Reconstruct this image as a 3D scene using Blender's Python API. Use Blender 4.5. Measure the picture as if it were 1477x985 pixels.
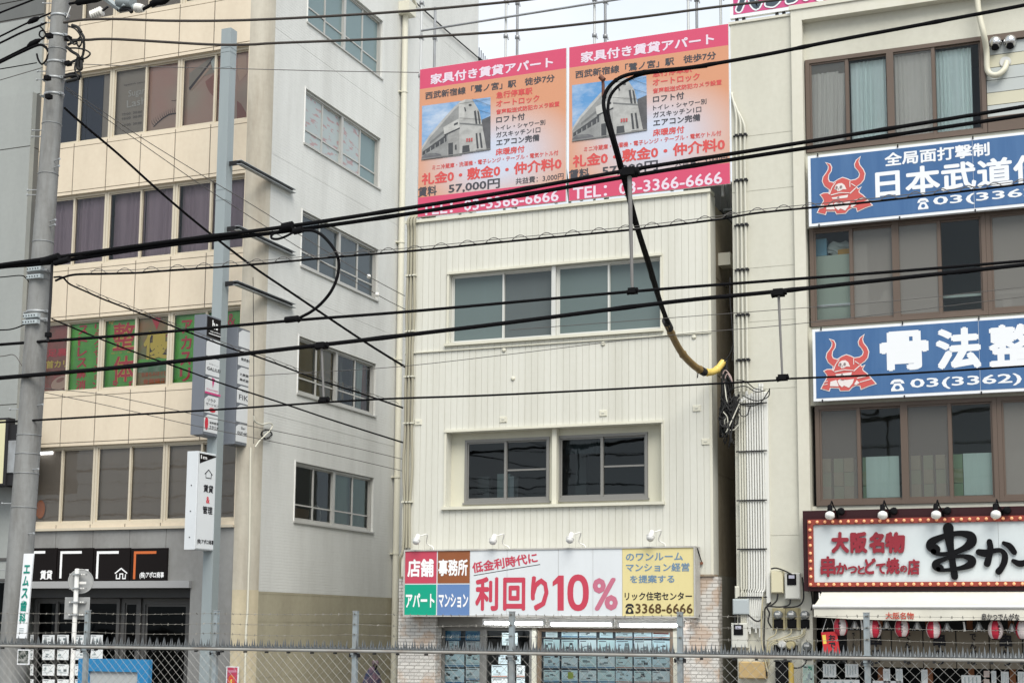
import bpy, math, random
import numpy as np
from mathutils import Vector, Matrix

random.seed(7)
S = bpy.context.scene
for o in list(bpy.data.objects):
    bpy.data.objects.remove(o)
COL = S.collection

# ---------------------------------------------------------------- camera
FPX, PPY, YAW, PIT, ROL = 2116.517, 632.558, 0.384252, 0.128642, 0.0078873
EYE = 2.6
cy, sy = math.cos(YAW), math.sin(YAW)
fw = Vector((-sy * math.cos(PIT), cy * math.cos(PIT), math.sin(PIT)))
rt = Vector((cy, sy, 0))
up = rt.cross(fw)
rt, up = rt * math.cos(ROL) + up * math.sin(ROL), -rt * math.sin(ROL) + up * math.cos(ROL)
cam_data = bpy.data.cameras.new("camera")
cam = bpy.data.objects.new("camera", cam_data)
COL.objects.link(cam)
cam.matrix_world = Matrix(((rt.x, up.x, -fw.x, 0), (rt.y, up.y, -fw.y, 0), (rt.z, up.z, -fw.z, EYE), (0, 0, 0, 1)))
cam_data.sensor_width = 36
cam_data.lens = 36 * FPX / 1477
cam_data.shift_y = (PPY - 492.5) / 1477
cam_data.clip_end = 4000
S.camera = cam

# ---------------------------------------------------------------- sky, sun, exposure
SUN_EL, SUN_AZ = 52, 146            # degrees; azimuth from north (+Y) clockwise
wd = bpy.data.worlds.new("World")
S.world = wd
wd.use_nodes = True
nt = wd.node_tree
nt.nodes.clear()
n_out = nt.nodes.new("ShaderNodeOutputWorld")
n_bg = nt.nodes.new("ShaderNodeBackground")
n_sky = nt.nodes.new("ShaderNodeTexSky")
n_sky.sky_type = 'NISHITA'
n_sky.sun_disc = False
n_sky.sun_elevation = math.radians(SUN_EL)
n_sky.sun_rotation = math.radians(SUN_AZ)
n_tc = nt.nodes.new("ShaderNodeTexCoord")
n_mp = nt.nodes.new("ShaderNodeMapping")
n_mp.inputs['Scale'].default_value = (1.6, 1.6, 4.0)
n_cl = nt.nodes.new("ShaderNodeTexNoise")
n_cl.inputs['Scale'].default_value = 3.0
n_cl.inputs['Detail'].default_value = 6.0
n_rp = nt.nodes.new("ShaderNodeValToRGB")
n_rp.color_ramp.elements[0].position = 0.36
n_rp.color_ramp.elements[0].color = (5.9, 6.5, 7.1, 1)
n_rp.color_ramp.elements[1].position = 0.62
n_rp.color_ramp.elements[1].color = (7.1, 7.35, 7.6, 1)
n_mx = nt.nodes.new("ShaderNodeMixRGB")
n_mx.inputs[0].default_value = 0.86
L = nt.links.new
L(n_tc.outputs['Generated'], n_mp.inputs['Vector'])
L(n_mp.outputs[0], n_cl.inputs['Vector'])
L(n_cl.outputs[0], n_rp.inputs[0])
L(n_sky.outputs[0], n_mx.inputs[1])
L(n_rp.outputs[0], n_mx.inputs[2])
L(n_mx.outputs[0], n_bg.inputs['Color'])
n_bg.inputs['Strength'].default_value = 0.055
L(n_bg.outputs[0], n_out.inputs['Surface'])

sun_d = bpy.data.lights.new("sun", 'SUN')
sun_d.energy = 1.5
sun_d.angle = math.radians(40)
sun_d.color = (1.0, 0.96, 0.89)
sun = bpy.data.objects.new("sun", sun_d)
COL.objects.link(sun)
az, el = math.radians(SUN_AZ), math.radians(SUN_EL)
to_sun = Vector((math.sin(az) * math.cos(el), math.cos(az) * math.cos(el), math.sin(el)))
sun.rotation_euler = to_sun.to_track_quat('Z', 'Y').to_euler()
sun.location = to_sun * 60

S.view_settings.view_transform = 'Standard'
S.view_settings.look = 'None'
S.view_settings.exposure = 1.5
S.view_settings.gamma = 1
S.view_settings.use_curve_mapping = False
S.cycles.max_bounces = 8
S.cycles.transparent_max_bounces = 12

# ---------------------------------------------------------------- measuring
D = 28.0        # distance of the street front of the buildings

def ray(u, v):
    return rt * ((u - 738.5) / FPX) + up * (-(v - PPY) / FPX) + fw

def P(u, v, y=D):
    d = ray(u, v)
    d = d * (y / d.y)
    return Vector((d.x, d.y, d.z + EYE))

def PX(u, v, x):
    d = ray(u, v)
    d = d * (x / d.x)
    return Vector((d.x, d.y, d.z + EYE))

def R4(u0, vt, vb, u1, y=D):
    m = (vt + vb) / 2
    a, b = P(u0, vt, y), P(u0, vb, y)
    x0, x1 = P(u0, m, y).x, P(u1, m, y).x
    return x0, x1, b.z, a.z

def R4x(u0, vt, vb, u1, x):
    m = (vt + vb) / 2
    a, b = PX(u0, vt, x), PX(u0, vb, x)
    return PX(u0, m, x).y, PX(u1, m, x).y, b.z, a.z

def front(y):       # local (along, height, outward) of a wall facing the street
    return lambda a, b, c: Vector((a, y - c, b))

def side(x):        # of a wall facing +X
    return lambda a, b, c: Vector((x + c, a, b))

# ---------------------------------------------------------------- materials
MATS = {}

def mat(name, base, rough=0.6, metal=0.0, dirt=None, amt=0.35, scale=(1.2, 1.2, 0.25), bump=0.0, bscale=60.0,
        spec=0.4, emit=None, coat=0.0, speck=0.0):
    if name in MATS:
        return MATS[name]
    m = bpy.data.materials.new(name)
    m.use_nodes = True
    t = m.node_tree
    b = t.nodes['Principled BSDF']
    b.inputs['Base Color'].default_value = (*base, 1)
    b.inputs['Roughness'].default_value = rough
    b.inputs['Metallic'].default_value = metal
    b.inputs['Specular IOR Level'].default_value = min(spec, 0.06) if max(base) < 0.05 else spec
    b.inputs['Coat Weight'].default_value = coat
    if emit:
        b.inputs['Emission Color'].default_value = (*emit[:3], 1)
        b.inputs['Emission Strength'].default_value = emit[3]
    if dirt or bump or speck:
        geo = t.nodes.new('ShaderNodeNewGeometry')
    if dirt:
        mp = t.nodes.new('ShaderNodeMapping')
        mp.inputs['Scale'].default_value = scale
        t.links.new(geo.outputs['Position'], mp.inputs['Vector'])
        nz = t.nodes.new('ShaderNodeTexNoise')
        nz.inputs['Scale'].default_value = 1.0
        nz.inputs['Detail'].default_value = 8
        nz.inputs['Roughness'].default_value = 0.65
        t.links.new(mp.outputs[0], nz.inputs['Vector'])
        r = t.nodes.new('ShaderNodeValToRGB')
        r.color_ramp.elements[0].position = 0.42
        r.color_ramp.elements[0].color = (0, 0, 0, 1)
        r.color_ramp.elements[1].position = 0.75
        r.color_ramp.elements[1].color = (amt, amt, amt, 1)
        t.links.new(nz.outputs[0], r.inputs[0])
        mx = t.nodes.new('ShaderNodeMixRGB')
        mx.inputs[1].default_value = (*base, 1)
        mx.inputs[2].default_value = (*dirt, 1)
        t.links.new(r.outputs[0], mx.inputs[0])
        last = mx.outputs[0]
        if speck:
            n2 = t.nodes.new('ShaderNodeTexNoise')
            n2.inputs['Scale'].default_value = 9
            n2.inputs['Detail'].default_value = 10
            t.links.new(geo.outputs['Position'], n2.inputs['Vector'])
            m2 = t.nodes.new('ShaderNodeMixRGB')
            m2.blend_type = 'OVERLAY'
            m2.inputs[0].default_value = speck
            t.links.new(last, m2.inputs[1])
            t.links.new(n2.outputs[0], m2.inputs[2])
            last = m2.outputs[0]
        t.links.new(last, b.inputs['Base Color'])
    if bump:
        n3 = t.nodes.new('ShaderNodeTexNoise')
        n3.inputs['Scale'].default_value = bscale
        n3.inputs['Detail'].default_value = 4
        t.links.new(geo.outputs['Position'], n3.inputs['Vector'])
        bp = t.nodes.new('ShaderNodeBump')
        bp.inputs['Strength'].default_value = bump
        bp.inputs['Distance'].default_value = 0.02
        t.links.new(n3.outputs[0], bp.inputs['Height'])
        t.links.new(bp.outputs[0], b.inputs['Normal'])
    MATS[name] = m
    return m

def glass(name, tint=(0.88, 0.93, 0.93), refl=0.02, rough=0.02, clear=1.0, body=(0.1, 0.12, 0.12), gloss=(0.75, 0.8, 0.82)):
    """clear: share of light that passes; the rest is the pane's own milky body (frosted glass, film)."""
    if name in MATS:
        return MATS[name]
    m = bpy.data.materials.new(name)
    m.use_nodes = True
    t = m.node_tree
    t.nodes.clear()
    out = t.nodes.new('ShaderNodeOutputMaterial')
    tr = t.nodes.new('ShaderNodeBsdfTransparent')
    tr.inputs[0].default_value = (*tint, 1)
    df = t.nodes.new('ShaderNodeBsdfDiffuse')
    df.inputs[0].default_value = (*body, 1)
    m1 = t.nodes.new('ShaderNodeMixShader')
    m1.inputs[0].default_value = clear
    t.links.new(df.outputs[0], m1.inputs[1])
    t.links.new(tr.outputs[0], m1.inputs[2])
    gl = t.nodes.new('ShaderNodeBsdfGlossy')
    gl.inputs['Roughness'].default_value = rough
    gl.inputs[0].default_value = (*gloss, 1)
    geo = t.nodes.new('ShaderNodeNewGeometry')
    nz = t.nodes.new('ShaderNodeTexNoise')
    nz.inputs['Scale'].default_value = 1.3
    t.links.new(geo.outputs['Position'], nz.inputs['Vector'])
    bp = t.nodes.new('ShaderNodeBump')
    bp.inputs['Strength'].default_value = 0.12
    bp.inputs['Distance'].default_value = 0.02
    t.links.new(nz.outputs[0], bp.inputs['Height'])
    t.links.new(bp.outputs[0], gl.inputs['Normal'])
    lw = t.nodes.new('ShaderNodeLayerWeight')
    lw.inputs[0].default_value = 0.28
    ad = t.nodes.new('ShaderNodeMath')
    ad.operation = 'ADD'
    ad.use_clamp = True
    ad.inputs[1].default_value = refl * 0.25
    t.links.new(lw.outputs['Fresnel'], ad.inputs[0])
    m2 = t.nodes.new('ShaderNodeMixShader')
    t.links.new(ad.outputs[0], m2.inputs[0])
    t.links.new(m1.outputs[0], m2.inputs[1])
    t.links.new(gl.outputs[0], m2.inputs[2])
    t.links.new(m2.outputs[0], out.inputs[0])
    MATS[name] = m
    return m

def srgb(r, g, b, k=1.0):
    f = lambda c: (c / 255 / 12.92) if c <= 10 else ((c / 255 + 0.055) / 1.055) ** 2.4
    return (f(r) * k, f(g) * k, f(b) * k)

# ---------------------------------------------------------------- text
TXT = {}

def glyphs(s, bold):
    """flat letter faces in a unit box; bold letters are several copies a hair apart in depth"""
    k = (s, bold)
    if k not in TXT:
        c = bpy.data.curves.new("lettering", 'FONT')
        c.body = s
        c.size = 1
        c.resolution_u = 2
        c.fill_mode = 'FRONT'
        o = bpy.data.objects.new("lettering", c)
        COL.objects.link(o)
        dg = bpy.context.evaluated_depsgraph_get()
        me = bpy.data.meshes.new_from_object(o.evaluated_get(dg))
        vs = np.array([v.co[:2] for v in me.vertices]) if len(me.vertices) else np.zeros((0, 2))
        fs = [tuple(p.vertices) for p in me.polygons]
        bpy.data.objects.remove(o)
        bpy.data.curves.remove(c)
        bpy.data.meshes.remove(me)
        if len(vs):
            sh = [(0.0, 0.0)]
            if bold > 0.005:
                m = 4 if bold < 0.02 else 6
                sh += [(bold * math.cos(2 * math.pi * (i + .5) / m), bold * math.sin(2 * math.pi * (i + .5) / m)) for i in range(m)]
            n = len(vs)
            allv, allf = [], []
            for i, (dx, dy) in enumerate(sh):
                allv.append(np.column_stack([vs + (dx, dy), np.full(n, i * 0.00016)]))
                allf += [tuple(q + i * n for q in f) for f in fs]
            vs, fs = np.vstack(allv), allf
            lo, hi = vs[:, :2].min(0), vs[:, :2].max(0)
            vs[:, :2] = (vs[:, :2] - lo) / np.maximum(hi - lo, 1e-6)
        TXT[k] = (vs, fs)
    return TXT[k]

# ---------------------------------------------------------------- mesh builder
class MB:
    def __init__(self, T=None):
        self.v, self.f, self.m, self.mats, self.sm = [], [], [], [], []
        self.T = T or (lambda a, b, c: Vector((a, b, c)))

    def mi(self, m):
        if m not in self.mats:
            self.mats.append(m)
        return self.mats.index(m)

    def add(self, vs, fs, m, smooth=False):
        b = len(self.v)
        self.v += [Vector(p) for p in vs]
        i = self.mi(m)
        for f in fs:
            self.f.append(tuple(b + k for k in f))
            self.m.append(i)
            self.sm.append(smooth)

    def box(self, a0, a1, b0, b1, c0, c1, m):
        T = self.T
        if a0 > a1: a0, a1 = a1, a0
        if b0 > b1: b0, b1 = b1, b0
        if c0 > c1: c0, c1 = c1, c0
        vs = [T(a, b, c) for c in (c0, c1) for b in (b0, b1) for a in (a0, a1)]
        self.add(vs, [(0, 2, 3, 1), (4, 5, 7, 6), (0, 1, 5, 4), (2, 6, 7, 3), (0, 4, 6, 2), (1, 3, 7, 5)], m)

    def bbox(self, a0, a1, b0, b1, c0, c1, m, r=0.02):
        """box with its four outward edges chamfered"""
        if a0 > a1: a0, a1 = a1, a0
        if b0 > b1: b0, b1 = b1, b0
        if c0 > c1: c0, c1 = c1, c0
        T = self.T
        vs = [T(a, b, c0) for a, b in ((a0, b0), (a1, b0), (a1, b1), (a0, b1))]
        vs += [T(a, b, c1 - r) for a, b in ((a0, b0), (a1, b0), (a1, b1), (a0, b1))]
        vs += [T(a, b, c1) for a, b in ((a0 + r, b0 + r), (a1 - r, b0 + r), (a1 - r, b1 - r), (a0 + r, b1 - r))]
        fs = [(3, 2, 1, 0), (8, 9, 10, 11)]
        for k in range(4):
            j = (k + 1) % 4
            fs += [(k, j, 4 + j, 4 + k), (4 + k, 4 + j, 8 + j, 8 + k)]
        self.add(vs, fs, m)

    def quad(self, a0, a1, b0, b1, c, m):
        T = self.T
        self.add([T(a0, b0, c), T(a1, b0, c), T(a1, b1, c), T(a0, b1, c)], [(0, 1, 2, 3)], m)

    def poly(self, pts, c, m):
        self.add([self.T(a, b, c) for a, b in pts], [tuple(range(len(pts)))], m)

    def prism(self, pts, c0, c1, m):
        n = len(pts)
        vs = [self.T(a, b, c0) for a, b in pts] + [self.T(a, b, c1) for a, b in pts]
        fs = [tuple(range(n, 2 * n)), tuple(range(n - 1, -1, -1))]
        fs += [(k, (k + 1) % n, n + (k + 1) % n, n + k) for k in range(n)]
        self.add(vs, fs, m)

    def ellipse(self, a, b, ra, rb, c, m, n=20, rot=0.0):
        pts = []
        for k in range(n):
            t = 2 * math.pi * k / n
            x, y = ra * math.cos(t), rb * math.sin(t)
            pts.append((a + x * math.cos(rot) - y * math.sin(rot), b + x * math.sin(rot) + y * math.cos(rot)))
        self.poly(pts, c, m)

    def ribbon(self, pts, w, c, m, closed=False, thick=0.0):
        n = len(pts)
        ws = w if isinstance(w, (list, tuple)) else [w] * n
        Lf, Rg = [], []
        for k in range(n):
            p = Vector(pts[k])
            a = Vector(pts[(k - 1) % n]) if (closed or k > 0) else None
            b = Vector(pts[(k + 1) % n]) if (closed or k < n - 1) else None
            d1 = (p - a).normalized() if a is not None else None
            d2 = (b - p).normalized() if b is not None else None
            d1 = d1 or d2
            d2 = d2 or d1
            t = (d1 + d2)
            t = t.normalized() if t.length > 1e-4 else d1
            nn = Vector((-t.y, t.x))
            k2 = max(0.5, abs(nn.dot(Vector((-d1.y, d1.x)))))
            Lf.append(p + nn * ws[k] / 2 / k2)
            Rg.append(p - nn * ws[k] / 2 / k2)
        if thick:
            self.prism([tuple(q) for q in Rg] + [tuple(q) for q in reversed(Lf)], c, c + thick, m)
            return
        vs = [self.T(q.x, q.y, c) for q in Lf] + [self.T(q.x, q.y, c) for q in Rg]
        fs = []
        for k in range(n if closed else n - 1):
            j = (k + 1) % n
            fs.append((n + k, n + j, j, k))
        self.add(vs, fs, m)

    def tube(self, pts, r, m, n=8, caps=True):
        pts = [Vector(p) for p in pts]
        k = len(pts)
        rs = r if isinstance(r, (list, tuple)) else [r] * k
        vs, fs = [], []
        prev = None
        for i in range(k):
            t = (pts[min(i + 1, k - 1)] - pts[max(i - 1, 0)])
            t = t.normalized() if t.length > 1e-9 else Vector((0, 0, 1))
            if prev is None:
                h = Vector((0, 0, 1)) if abs(t.z) < 0.9 else Vector((1, 0, 0))
                e = t.cross(h).normalized()
            else:
                e = prev - t * prev.dot(t)
                e = e.normalized() if e.length > 1e-6 else t.orthogonal().normalized()
            prev = e
            g = t.cross(e)
            for j in range(n):
                q = 2 * math.pi * j / n
                vs.append(pts[i] + (e * math.cos(q) + g * math.sin(q)) * rs[i])
        for i in range(k - 1):
            for j in range(n):
                a, b = i * n + j, i * n + (j + 1) % n
                fs.append((a, b, b + n, a + n))
        self.add(vs, fs, m, n > 4)
        if caps:
            self.add(vs[:n], [tuple(range(n - 1, -1, -1))], m)
            self.add(vs[-n:], [tuple(range(n))], m)

    def lathe(self, prof, o, ax, m, n=20):
        """prof: (distance along ax, radius) pairs"""
        o, ax = Vector(o), Vector(ax).normalized()
        e = ax.orthogonal().normalized()
        g = ax.cross(e)
        vs, fs = [], []
        for h, r in prof:
            for j in range(n):
                q = 2 * math.pi * j / n
                vs.append(o + ax * h + (e * math.cos(q) + g * math.sin(q)) * r)
        for i in range(len(prof) - 1):
            for j in range(n):
                a, b = i * n + j, i * n + (j + 1) % n
                fs.append((a, b, b + n, a + n))
        self.add(vs, fs, m, True)
        self.add(vs[:n], [tuple(range(n - 1, -1, -1))], m)
        self.add(vs[-n:], [tuple(range(n))], m)

    def text(self, s, a0, a1, b0, b1, c, m, bold=0.015, rot=0.0, thick=0.0):
        vs, fs = glyphs(s, bold)
        if not len(vs):
            return
        w, h = a1 - a0, b1 - b0
        cr, sr = math.cos(rot), math.sin(rot)
        f = lambda p: (a0 + p[0] * w * cr - p[1] * h * sr, b0 + p[0] * w * sr + p[1] * h * cr)
        self.add([self.T(*f(p), c + thick + p[2]) for p in vs], fs, m)
        if thick:
            from collections import Counter
            ed = Counter()
            for q in fs:
                for i in range(len(q)):
                    ed[(q[i], q[(i + 1) % len(q)])] += 1
            bd = [e for e in ed if (e[1], e[0]) not in ed]
            pts = [self.T(*f(p), c) for p in vs]
            top = [self.T(*f(p), c + thick + p[2]) for p in vs]
            n = len(pts)
            self.add(pts + top, [(i, j, n + j, n + i) for i, j in bd], m)

    def vtext(self, s, a0, a1, b0, b1, c, m, bold=0.015, fill=0.86):
        n = len(s)
        h = (b1 - b0) / n
        for k, ch in enumerate(s):
            if ch == ' ':
                continue
            t = b1 - k * h
            if ch == 'ー':
                mid = (a0 + a1) / 2
                w = (a1 - a0) * 0.09
                self.quad(mid - w, mid + w, t - h * 0.9, t - h * 0.1, c, m)
            else:
                q = 0.62 if ch in 'ョャュッ' else 1.0
                wq = (a1 - a0) * (1 - q) / 2
                self.text(ch, a0 + wq, a1 - wq, t - h * (1 + fill * q) / 2, t - h * (1 - fill * q) / 2, c, m, bold)

    # wall in local coordinates with openings, grooves and real reveals
    def wall(self, a0, a1, b0, b1, holes, m, t=0.2, c=0.0, ag=(), bg=(), gd=0.012, gm=None):
        As = {a0, a1}
        Bs = {b0, b1}
        for h in holes:
            As |= {max(a0, h[0]), min(a1, h[1])}
            Bs |= {max(b0, h[2]), min(b1, h[3])}
        for g in ag:
            As |= {g[0], g[1]}
        for g in bg:
            Bs |= {g[0], g[1]}
        As = sorted(x for x in As if a0 - 1e-9 <= x <= a1 + 1e-9)
        Bs = sorted(x for x in Bs if b0 - 1e-9 <= x <= b1 + 1e-9)
        gm = gm or m

        def dep(i, j):
            if i < 0 or j < 0 or i >= len(As) - 1 or j >= len(Bs) - 1:
                return None
            x, y = (As[i] + As[i + 1]) / 2, (Bs[j] + Bs[j + 1]) / 2
            for h in holes:
                if h[0] < x < h[1] and h[2] < y < h[3]:
                    return t
            for g in ag:
                if g[0] < x < g[1]:
                    return gd
            for g in bg:
                if g[0] < y < g[1]:
                    return gd
            return 0.0
        T = self.T
        vs, fs, ms = [], [], []

        def q(p0, p1, p2, p3, mm):
            b = len(vs)
            vs.extend([T(*p0), T(*p1), T(*p2), T(*p3)])
            fs.append((b, b + 1, b + 2, b + 3))
            ms.append(mm)
        for i in range(len(As) - 1):
            for j in range(len(Bs) - 1):
                d = dep(i, j)
                x0, x1, y0, y1 = As[i], As[i + 1], Bs[j], Bs[j + 1]
                if d < t:
                    q((x0, y0, c - d), (x1, y0, c - d), (x1, y1, c - d), (x0, y1, c - d), gm if d else m)
                    q((x0, y1, c - t), (x1, y1, c - t), (x1, y0, c - t), (x0, y0, c - t), m)
                e = dep(i + 1, j)
                if e is not None and e != d:
                    q((x1, y0, c - d), (x1, y0, c - e), (x1, y1, c - e), (x1, y1, c - d), m)
                e = dep(i, j + 1)
                if e is not None and e != d:
                    q((x0, y1, c - d), (x1, y1, c - d), (x1, y1, c - e), (x0, y1, c - e), m)
        for i in range(len(As) - 1):            # rim
            x0, x1 = As[i], As[i + 1]
            if dep(i, len(Bs) - 2) < t:
                q((x0, b1, c), (x1, b1, c), (x1, b1, c - t), (x0, b1, c - t), m)
            if dep(i, 0) < t:
                q((x0, b0, c - t), (x1, b0, c - t), (x1, b0, c), (x0, b0, c), m)
        for j in range(len(Bs) - 1):
            y0, y1 = Bs[j], Bs[j + 1]
            if dep(0, j) < t:
                q((a0, y0, c - t), (a0, y0, c), (a0, y1, c), (a0, y1, c - t), m)
            if dep(len(As) - 2, j) < t:
                q((a1, y0, c), (a1, y0, c - t), (a1, y1, c - t), (a1, y1, c), m)
        for k, fc in enumerate(fs):
            self.add([vs[x] for x in fc], [(0, 1, 2, 3)], ms[k])

    def build(self, name, parent=None, origin=None):
        if parent is not None:
            org = WORLD[parent.name]
        elif origin is not None:
            org = Vector(origin)
        else:
            xs = [p.x for p in self.v]
            ys = [p.y for p in self.v]
            zs = [p.z for p in self.v]
            org = Vector(((min(xs) + max(xs)) / 2, (min(ys) + max(ys)) / 2, min(zs)))
        me = bpy.data.meshes.new(name)
        me.from_pydata([tuple(p - org) for p in self.v], [], self.f)
        for m in self.mats:
            me.materials.append(m)
        me.polygons.foreach_set('material_index', self.m)
        me.polygons.foreach_set('use_smooth', self.sm)
        me.update()
        o = bpy.data.objects.new(name, me)
        COL.objects.link(o)
        if parent is not None:
            o.parent = parent
        else:
            o.location = org
        WORLD[o.name] = org
        return o

WORLD = {}

def tag(o, label, cat=None, group=None, kind=None):
    o['label'] = label
    if cat: o['category'] = cat
    if group: o['group'] = group
    if kind: o['kind'] = kind
    return o

def thing(name, loc, label, cat, group=None):
    o = bpy.data.objects.new(name, None)
    o.empty_display_size = 0.2
    COL.objects.link(o)
    o.location = loc
    WORLD[o.name] = Vector(loc)
    return tag(o, label, cat, group)

def structure(o):
    o['kind'] = 'structure'
    return o

def dup(o, delta, parent=None, label=None):
    c = o.copy()
    COL.objects.link(c)
    if parent is None:
        c.location = o.location + Vector(delta)
        WORLD[c.name] = WORLD[o.name] + Vector(delta)
    else:
        c.parent = parent
        WORLD[c.name] = WORLD[parent.name]
    if label:
        c['label'] = label
    for ch in list(o.children):
        dup(ch, delta, c)
    return c

def smooth_path(pts, per=6):
    """Catmull-Rom through tuples of equal length"""
    A = [np.array(p, float) for p in pts]
    A = [2 * A[0] - A[1]] + A + [2 * A[-1] - A[-2]]
    out = []
    for k in range(1, len(A) - 2):
        p0, p1, p2, p3 = A[k - 1:k + 3]
        for j in range(per):
            t = j / per
            out.append(0.5 * (2 * p1 + (p2 - p0) * t + (2 * p0 - 5 * p1 + 4 * p2 - p3) * t * t + (3 * p1 - p0 - 3 * p2 + p3) * t ** 3))
    out.append(A[-2])
    return out

# ---------------------------------------------------------------- shared materials
M_black = mat('black_rubber', (0.008, 0.008, 0.009), 0.85, bump=0.15, bscale=25)
M_steel = mat('galvanised_steel', (0.36, 0.38, 0.39), 0.5, 0.35, dirt=(0.16, 0.15, 0.14), amt=0.6, scale=(3, 3, 2))
M_dark = mat('dark_metal', (0.03, 0.03, 0.032), 0.5, 0.2)
M_white = mat('white_paint', (0.78, 0.78, 0.76), 0.45, dirt=(0.5, 0.48, 0.42), amt=0.5, scale=(2, 2, 0.6))
M_alu = mat('aluminium', (0.62, 0.62, 0.6), 0.4, 0.3, dirt=(0.4, 0.39, 0.35), amt=0.4)
M_room = mat('room_interior', (0.20, 0.195, 0.185), 0.8)
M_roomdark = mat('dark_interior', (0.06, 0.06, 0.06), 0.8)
M_glass = glass('clear_glass')
M_curt = mat('curtain_cloth', (0.62, 0.68, 0.66), 0.9, dirt=(0.4, 0.45, 0.44), amt=0.3, scale=(4, 4, 0.5))

def curtain(parent, T, a0, a1, b0, b1, c, m, waves=9, amp=0.03, name='curtain', gather=0.0):
    mb = MB(T)
    n = waves * 6
    rnd = random.Random(int(a0 * 100 + b0 * 37))
    ph = [rnd.uniform(0, 6.28) for _ in range(3)]
    rows = 6
    vs, fs = [], []
    for j in range(rows + 1):
        g = j / rows
        for i in range(n + 1):
            t = i / n
            am = amp * (0.55 + 0.45 * math.sin(t * 9 + ph[0] + g)) * (1.25 - 0.5 * g)
            cc = c + am * math.sin(t * waves * 6.28 + ph[1] + 1.1 * math.sin(t * 7 + ph[2]) + 0.5 * g * math.sin(t * 5 + ph[0]))
            a = a0 + (a1 - a0) * (t * (1 - gather * (1 - g) * 0.5))
            vs.append(T(a, b0 + (b1 - b0) * g, cc))
    for j in range(rows):
        for i in range(n):
            k = j * (n + 1) + i
            fs.append((k, k + 1, k + n + 2, k + n + 1))
    mb.add(vs, fs, m, True)
    return mb.build(name, parent)

def window(parent, T, a0, a1, b0, b1, c, fr, gl, fw=0.05, sash=(0.5,), sw=0.04, bars=(), d=0.09, name='window', gls=None, sill=0.0, heavy=()):
    """framed window: sash = dividers as shares of the width, bars = (pane, share of the height)"""
    mb = MB(T)
    mb.box(a0, a1, b1 - fw, b1, c - d, c, fr)
    mb.box(a0, a1, b0, b0 + fw, c - d, c, fr)
    mb.box(a0, a0 + fw, b0 + fw, b1 - fw, c - d, c, fr)
    mb.box(a1 - fw, a1, b0 + fw, b1 - fw, c - d, c, fr)
    if sill:
        mb.box(a0 - 0.03, a1 + 0.03, b0 - 0.04, b0 - 0.002, c - d, c + sill, fr)
    ia0, ia1, ib0, ib1 = a0 + fw, a1 - fw, b0 + fw, b1 - fw
    xs = [ia0] + [a0 + (a1 - a0) * s for s in sash] + [ia1]
    pn = MB(T)
    for k in range(len(xs) - 1):
        off = 0.03 + 0.03 * (k % 2)
        if k > 0:
            w = sw * (2.2 if k in heavy else 1.0)
            mb.box(xs[k] - w / 2, xs[k] + w / 2, ib0, ib1, c - d, c - 0.012 - 0.006 * (k % 2) + (0.012 if k in heavy else 0), fr)
        g = gls[k] if gls else gl
        y0, y1 = xs[k] + 0.001, xs[k + 1] - 0.001
        # sash rails
        mb.box(y0, y1, ib0, ib0 + sw * 0.8, c - off - 0.02, c - off + 0.004, fr)
        mb.box(y0, y1, ib1 - sw * 0.6, ib1, c - off - 0.02, c - off + 0.004, fr)
        mb.box(y0, y0 + sw * 0.6, ib0 + sw * 0.8, ib1 - sw * 0.6, c - off - 0.02, c - off + 0.004, fr)
        mb.box(y1 - sw * 0.6, y1, ib0 + sw * 0.8, ib1 - sw * 0.6, c - off - 0.02, c - off + 0.004, fr)
        pn.quad(y0, y1, ib0, ib1, c - off - 0.012, g)
        for (pk, sh) in bars:
            if pk == k:
                zb = ib0 + (ib1 - ib0) * sh
                mb.box(y0 + sw * 0.6, y1 - sw * 0.6, zb - sw * 0.35, zb + sw * 0.35, c - off - 0.018, c - off + 0.008, fr)
    w = mb.build(name, parent)
    pn.build('pane', w)
    return w

def shell(mb, x0, x1, y0, y1, z0, z1, m, floors=(), back=True, left=True, right=True, roof=True, part=None, mi=None):
    """plain outer walls, roof, floor slabs and an inner partition of a building (front left out)"""
    mi = mi or M_room
    if left: mb.box(x0, x0 + 0.15, y0, y1, z0, z1, m)
    if right: mb.box(x1 - 0.15, x1, y0, y1, z0, z1, m)
    if back: mb.box(x0 + 0.15, x1 - 0.15, y1 - 0.15, y1, z0, z1, m)
    if roof: mb.box(x0 + 0.15, x1 - 0.15, y0, y1 - 0.15, z1 - 0.2, z1 - 0.003, m)
    for f in floors:
        mb.box(x0 + 0.16, x1 - 0.16, y0, y1 - 0.16, f - 0.12, f + 0.12, mi)
    if part:
        mb.box(x0 + 0.16, x1 - 0.16, part, part + 0.1, z0, z1 - 0.21, mi)
# ================================================================ ground
g = MB()
g.quad(-400, 400, -400, 400, 0, mat('gravel_ground', (0.2, 0.19, 0.175), 0.95, dirt=(0.1, 0.09, 0.08), amt=0.7, scale=(3, 3, 3), bump=0.6, bscale=30))
g.T = lambda a, b, c: Vector((a, b, c))
structure(g.build('ground', origin=(0, 0, 0)))
g = MB()
g.quad(-120, 120, 16.4, 25.6, 0.004, mat('asphalt', (0.055, 0.055, 0.057), 0.9, dirt=(0.09, 0.088, 0.085), amt=0.6, scale=(0.6, 0.6, 1), bump=0.4, bscale=120))
structure(g.build('road', origin=(0, 20, 0)))
g = MB()
for x in range(-60, 60, 5):
    g.quad(x, x + 3, 20.9, 21.05, 0.008, M_white)
structure(g.build('road_marking', origin=(0, 21, 0)))
g = MB()
g.box(-120, 120, 25.75, 31, 0.0, 0.13, mat('paving', (0.3, 0.29, 0.27), 0.85, dirt=(0.16, 0.15, 0.14), amt=0.6, scale=(1, 1, 1), bump=0.3, bscale=40))
structure(g.build('pavement', origin=(0, 28, 0)))
g = MB()
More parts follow.
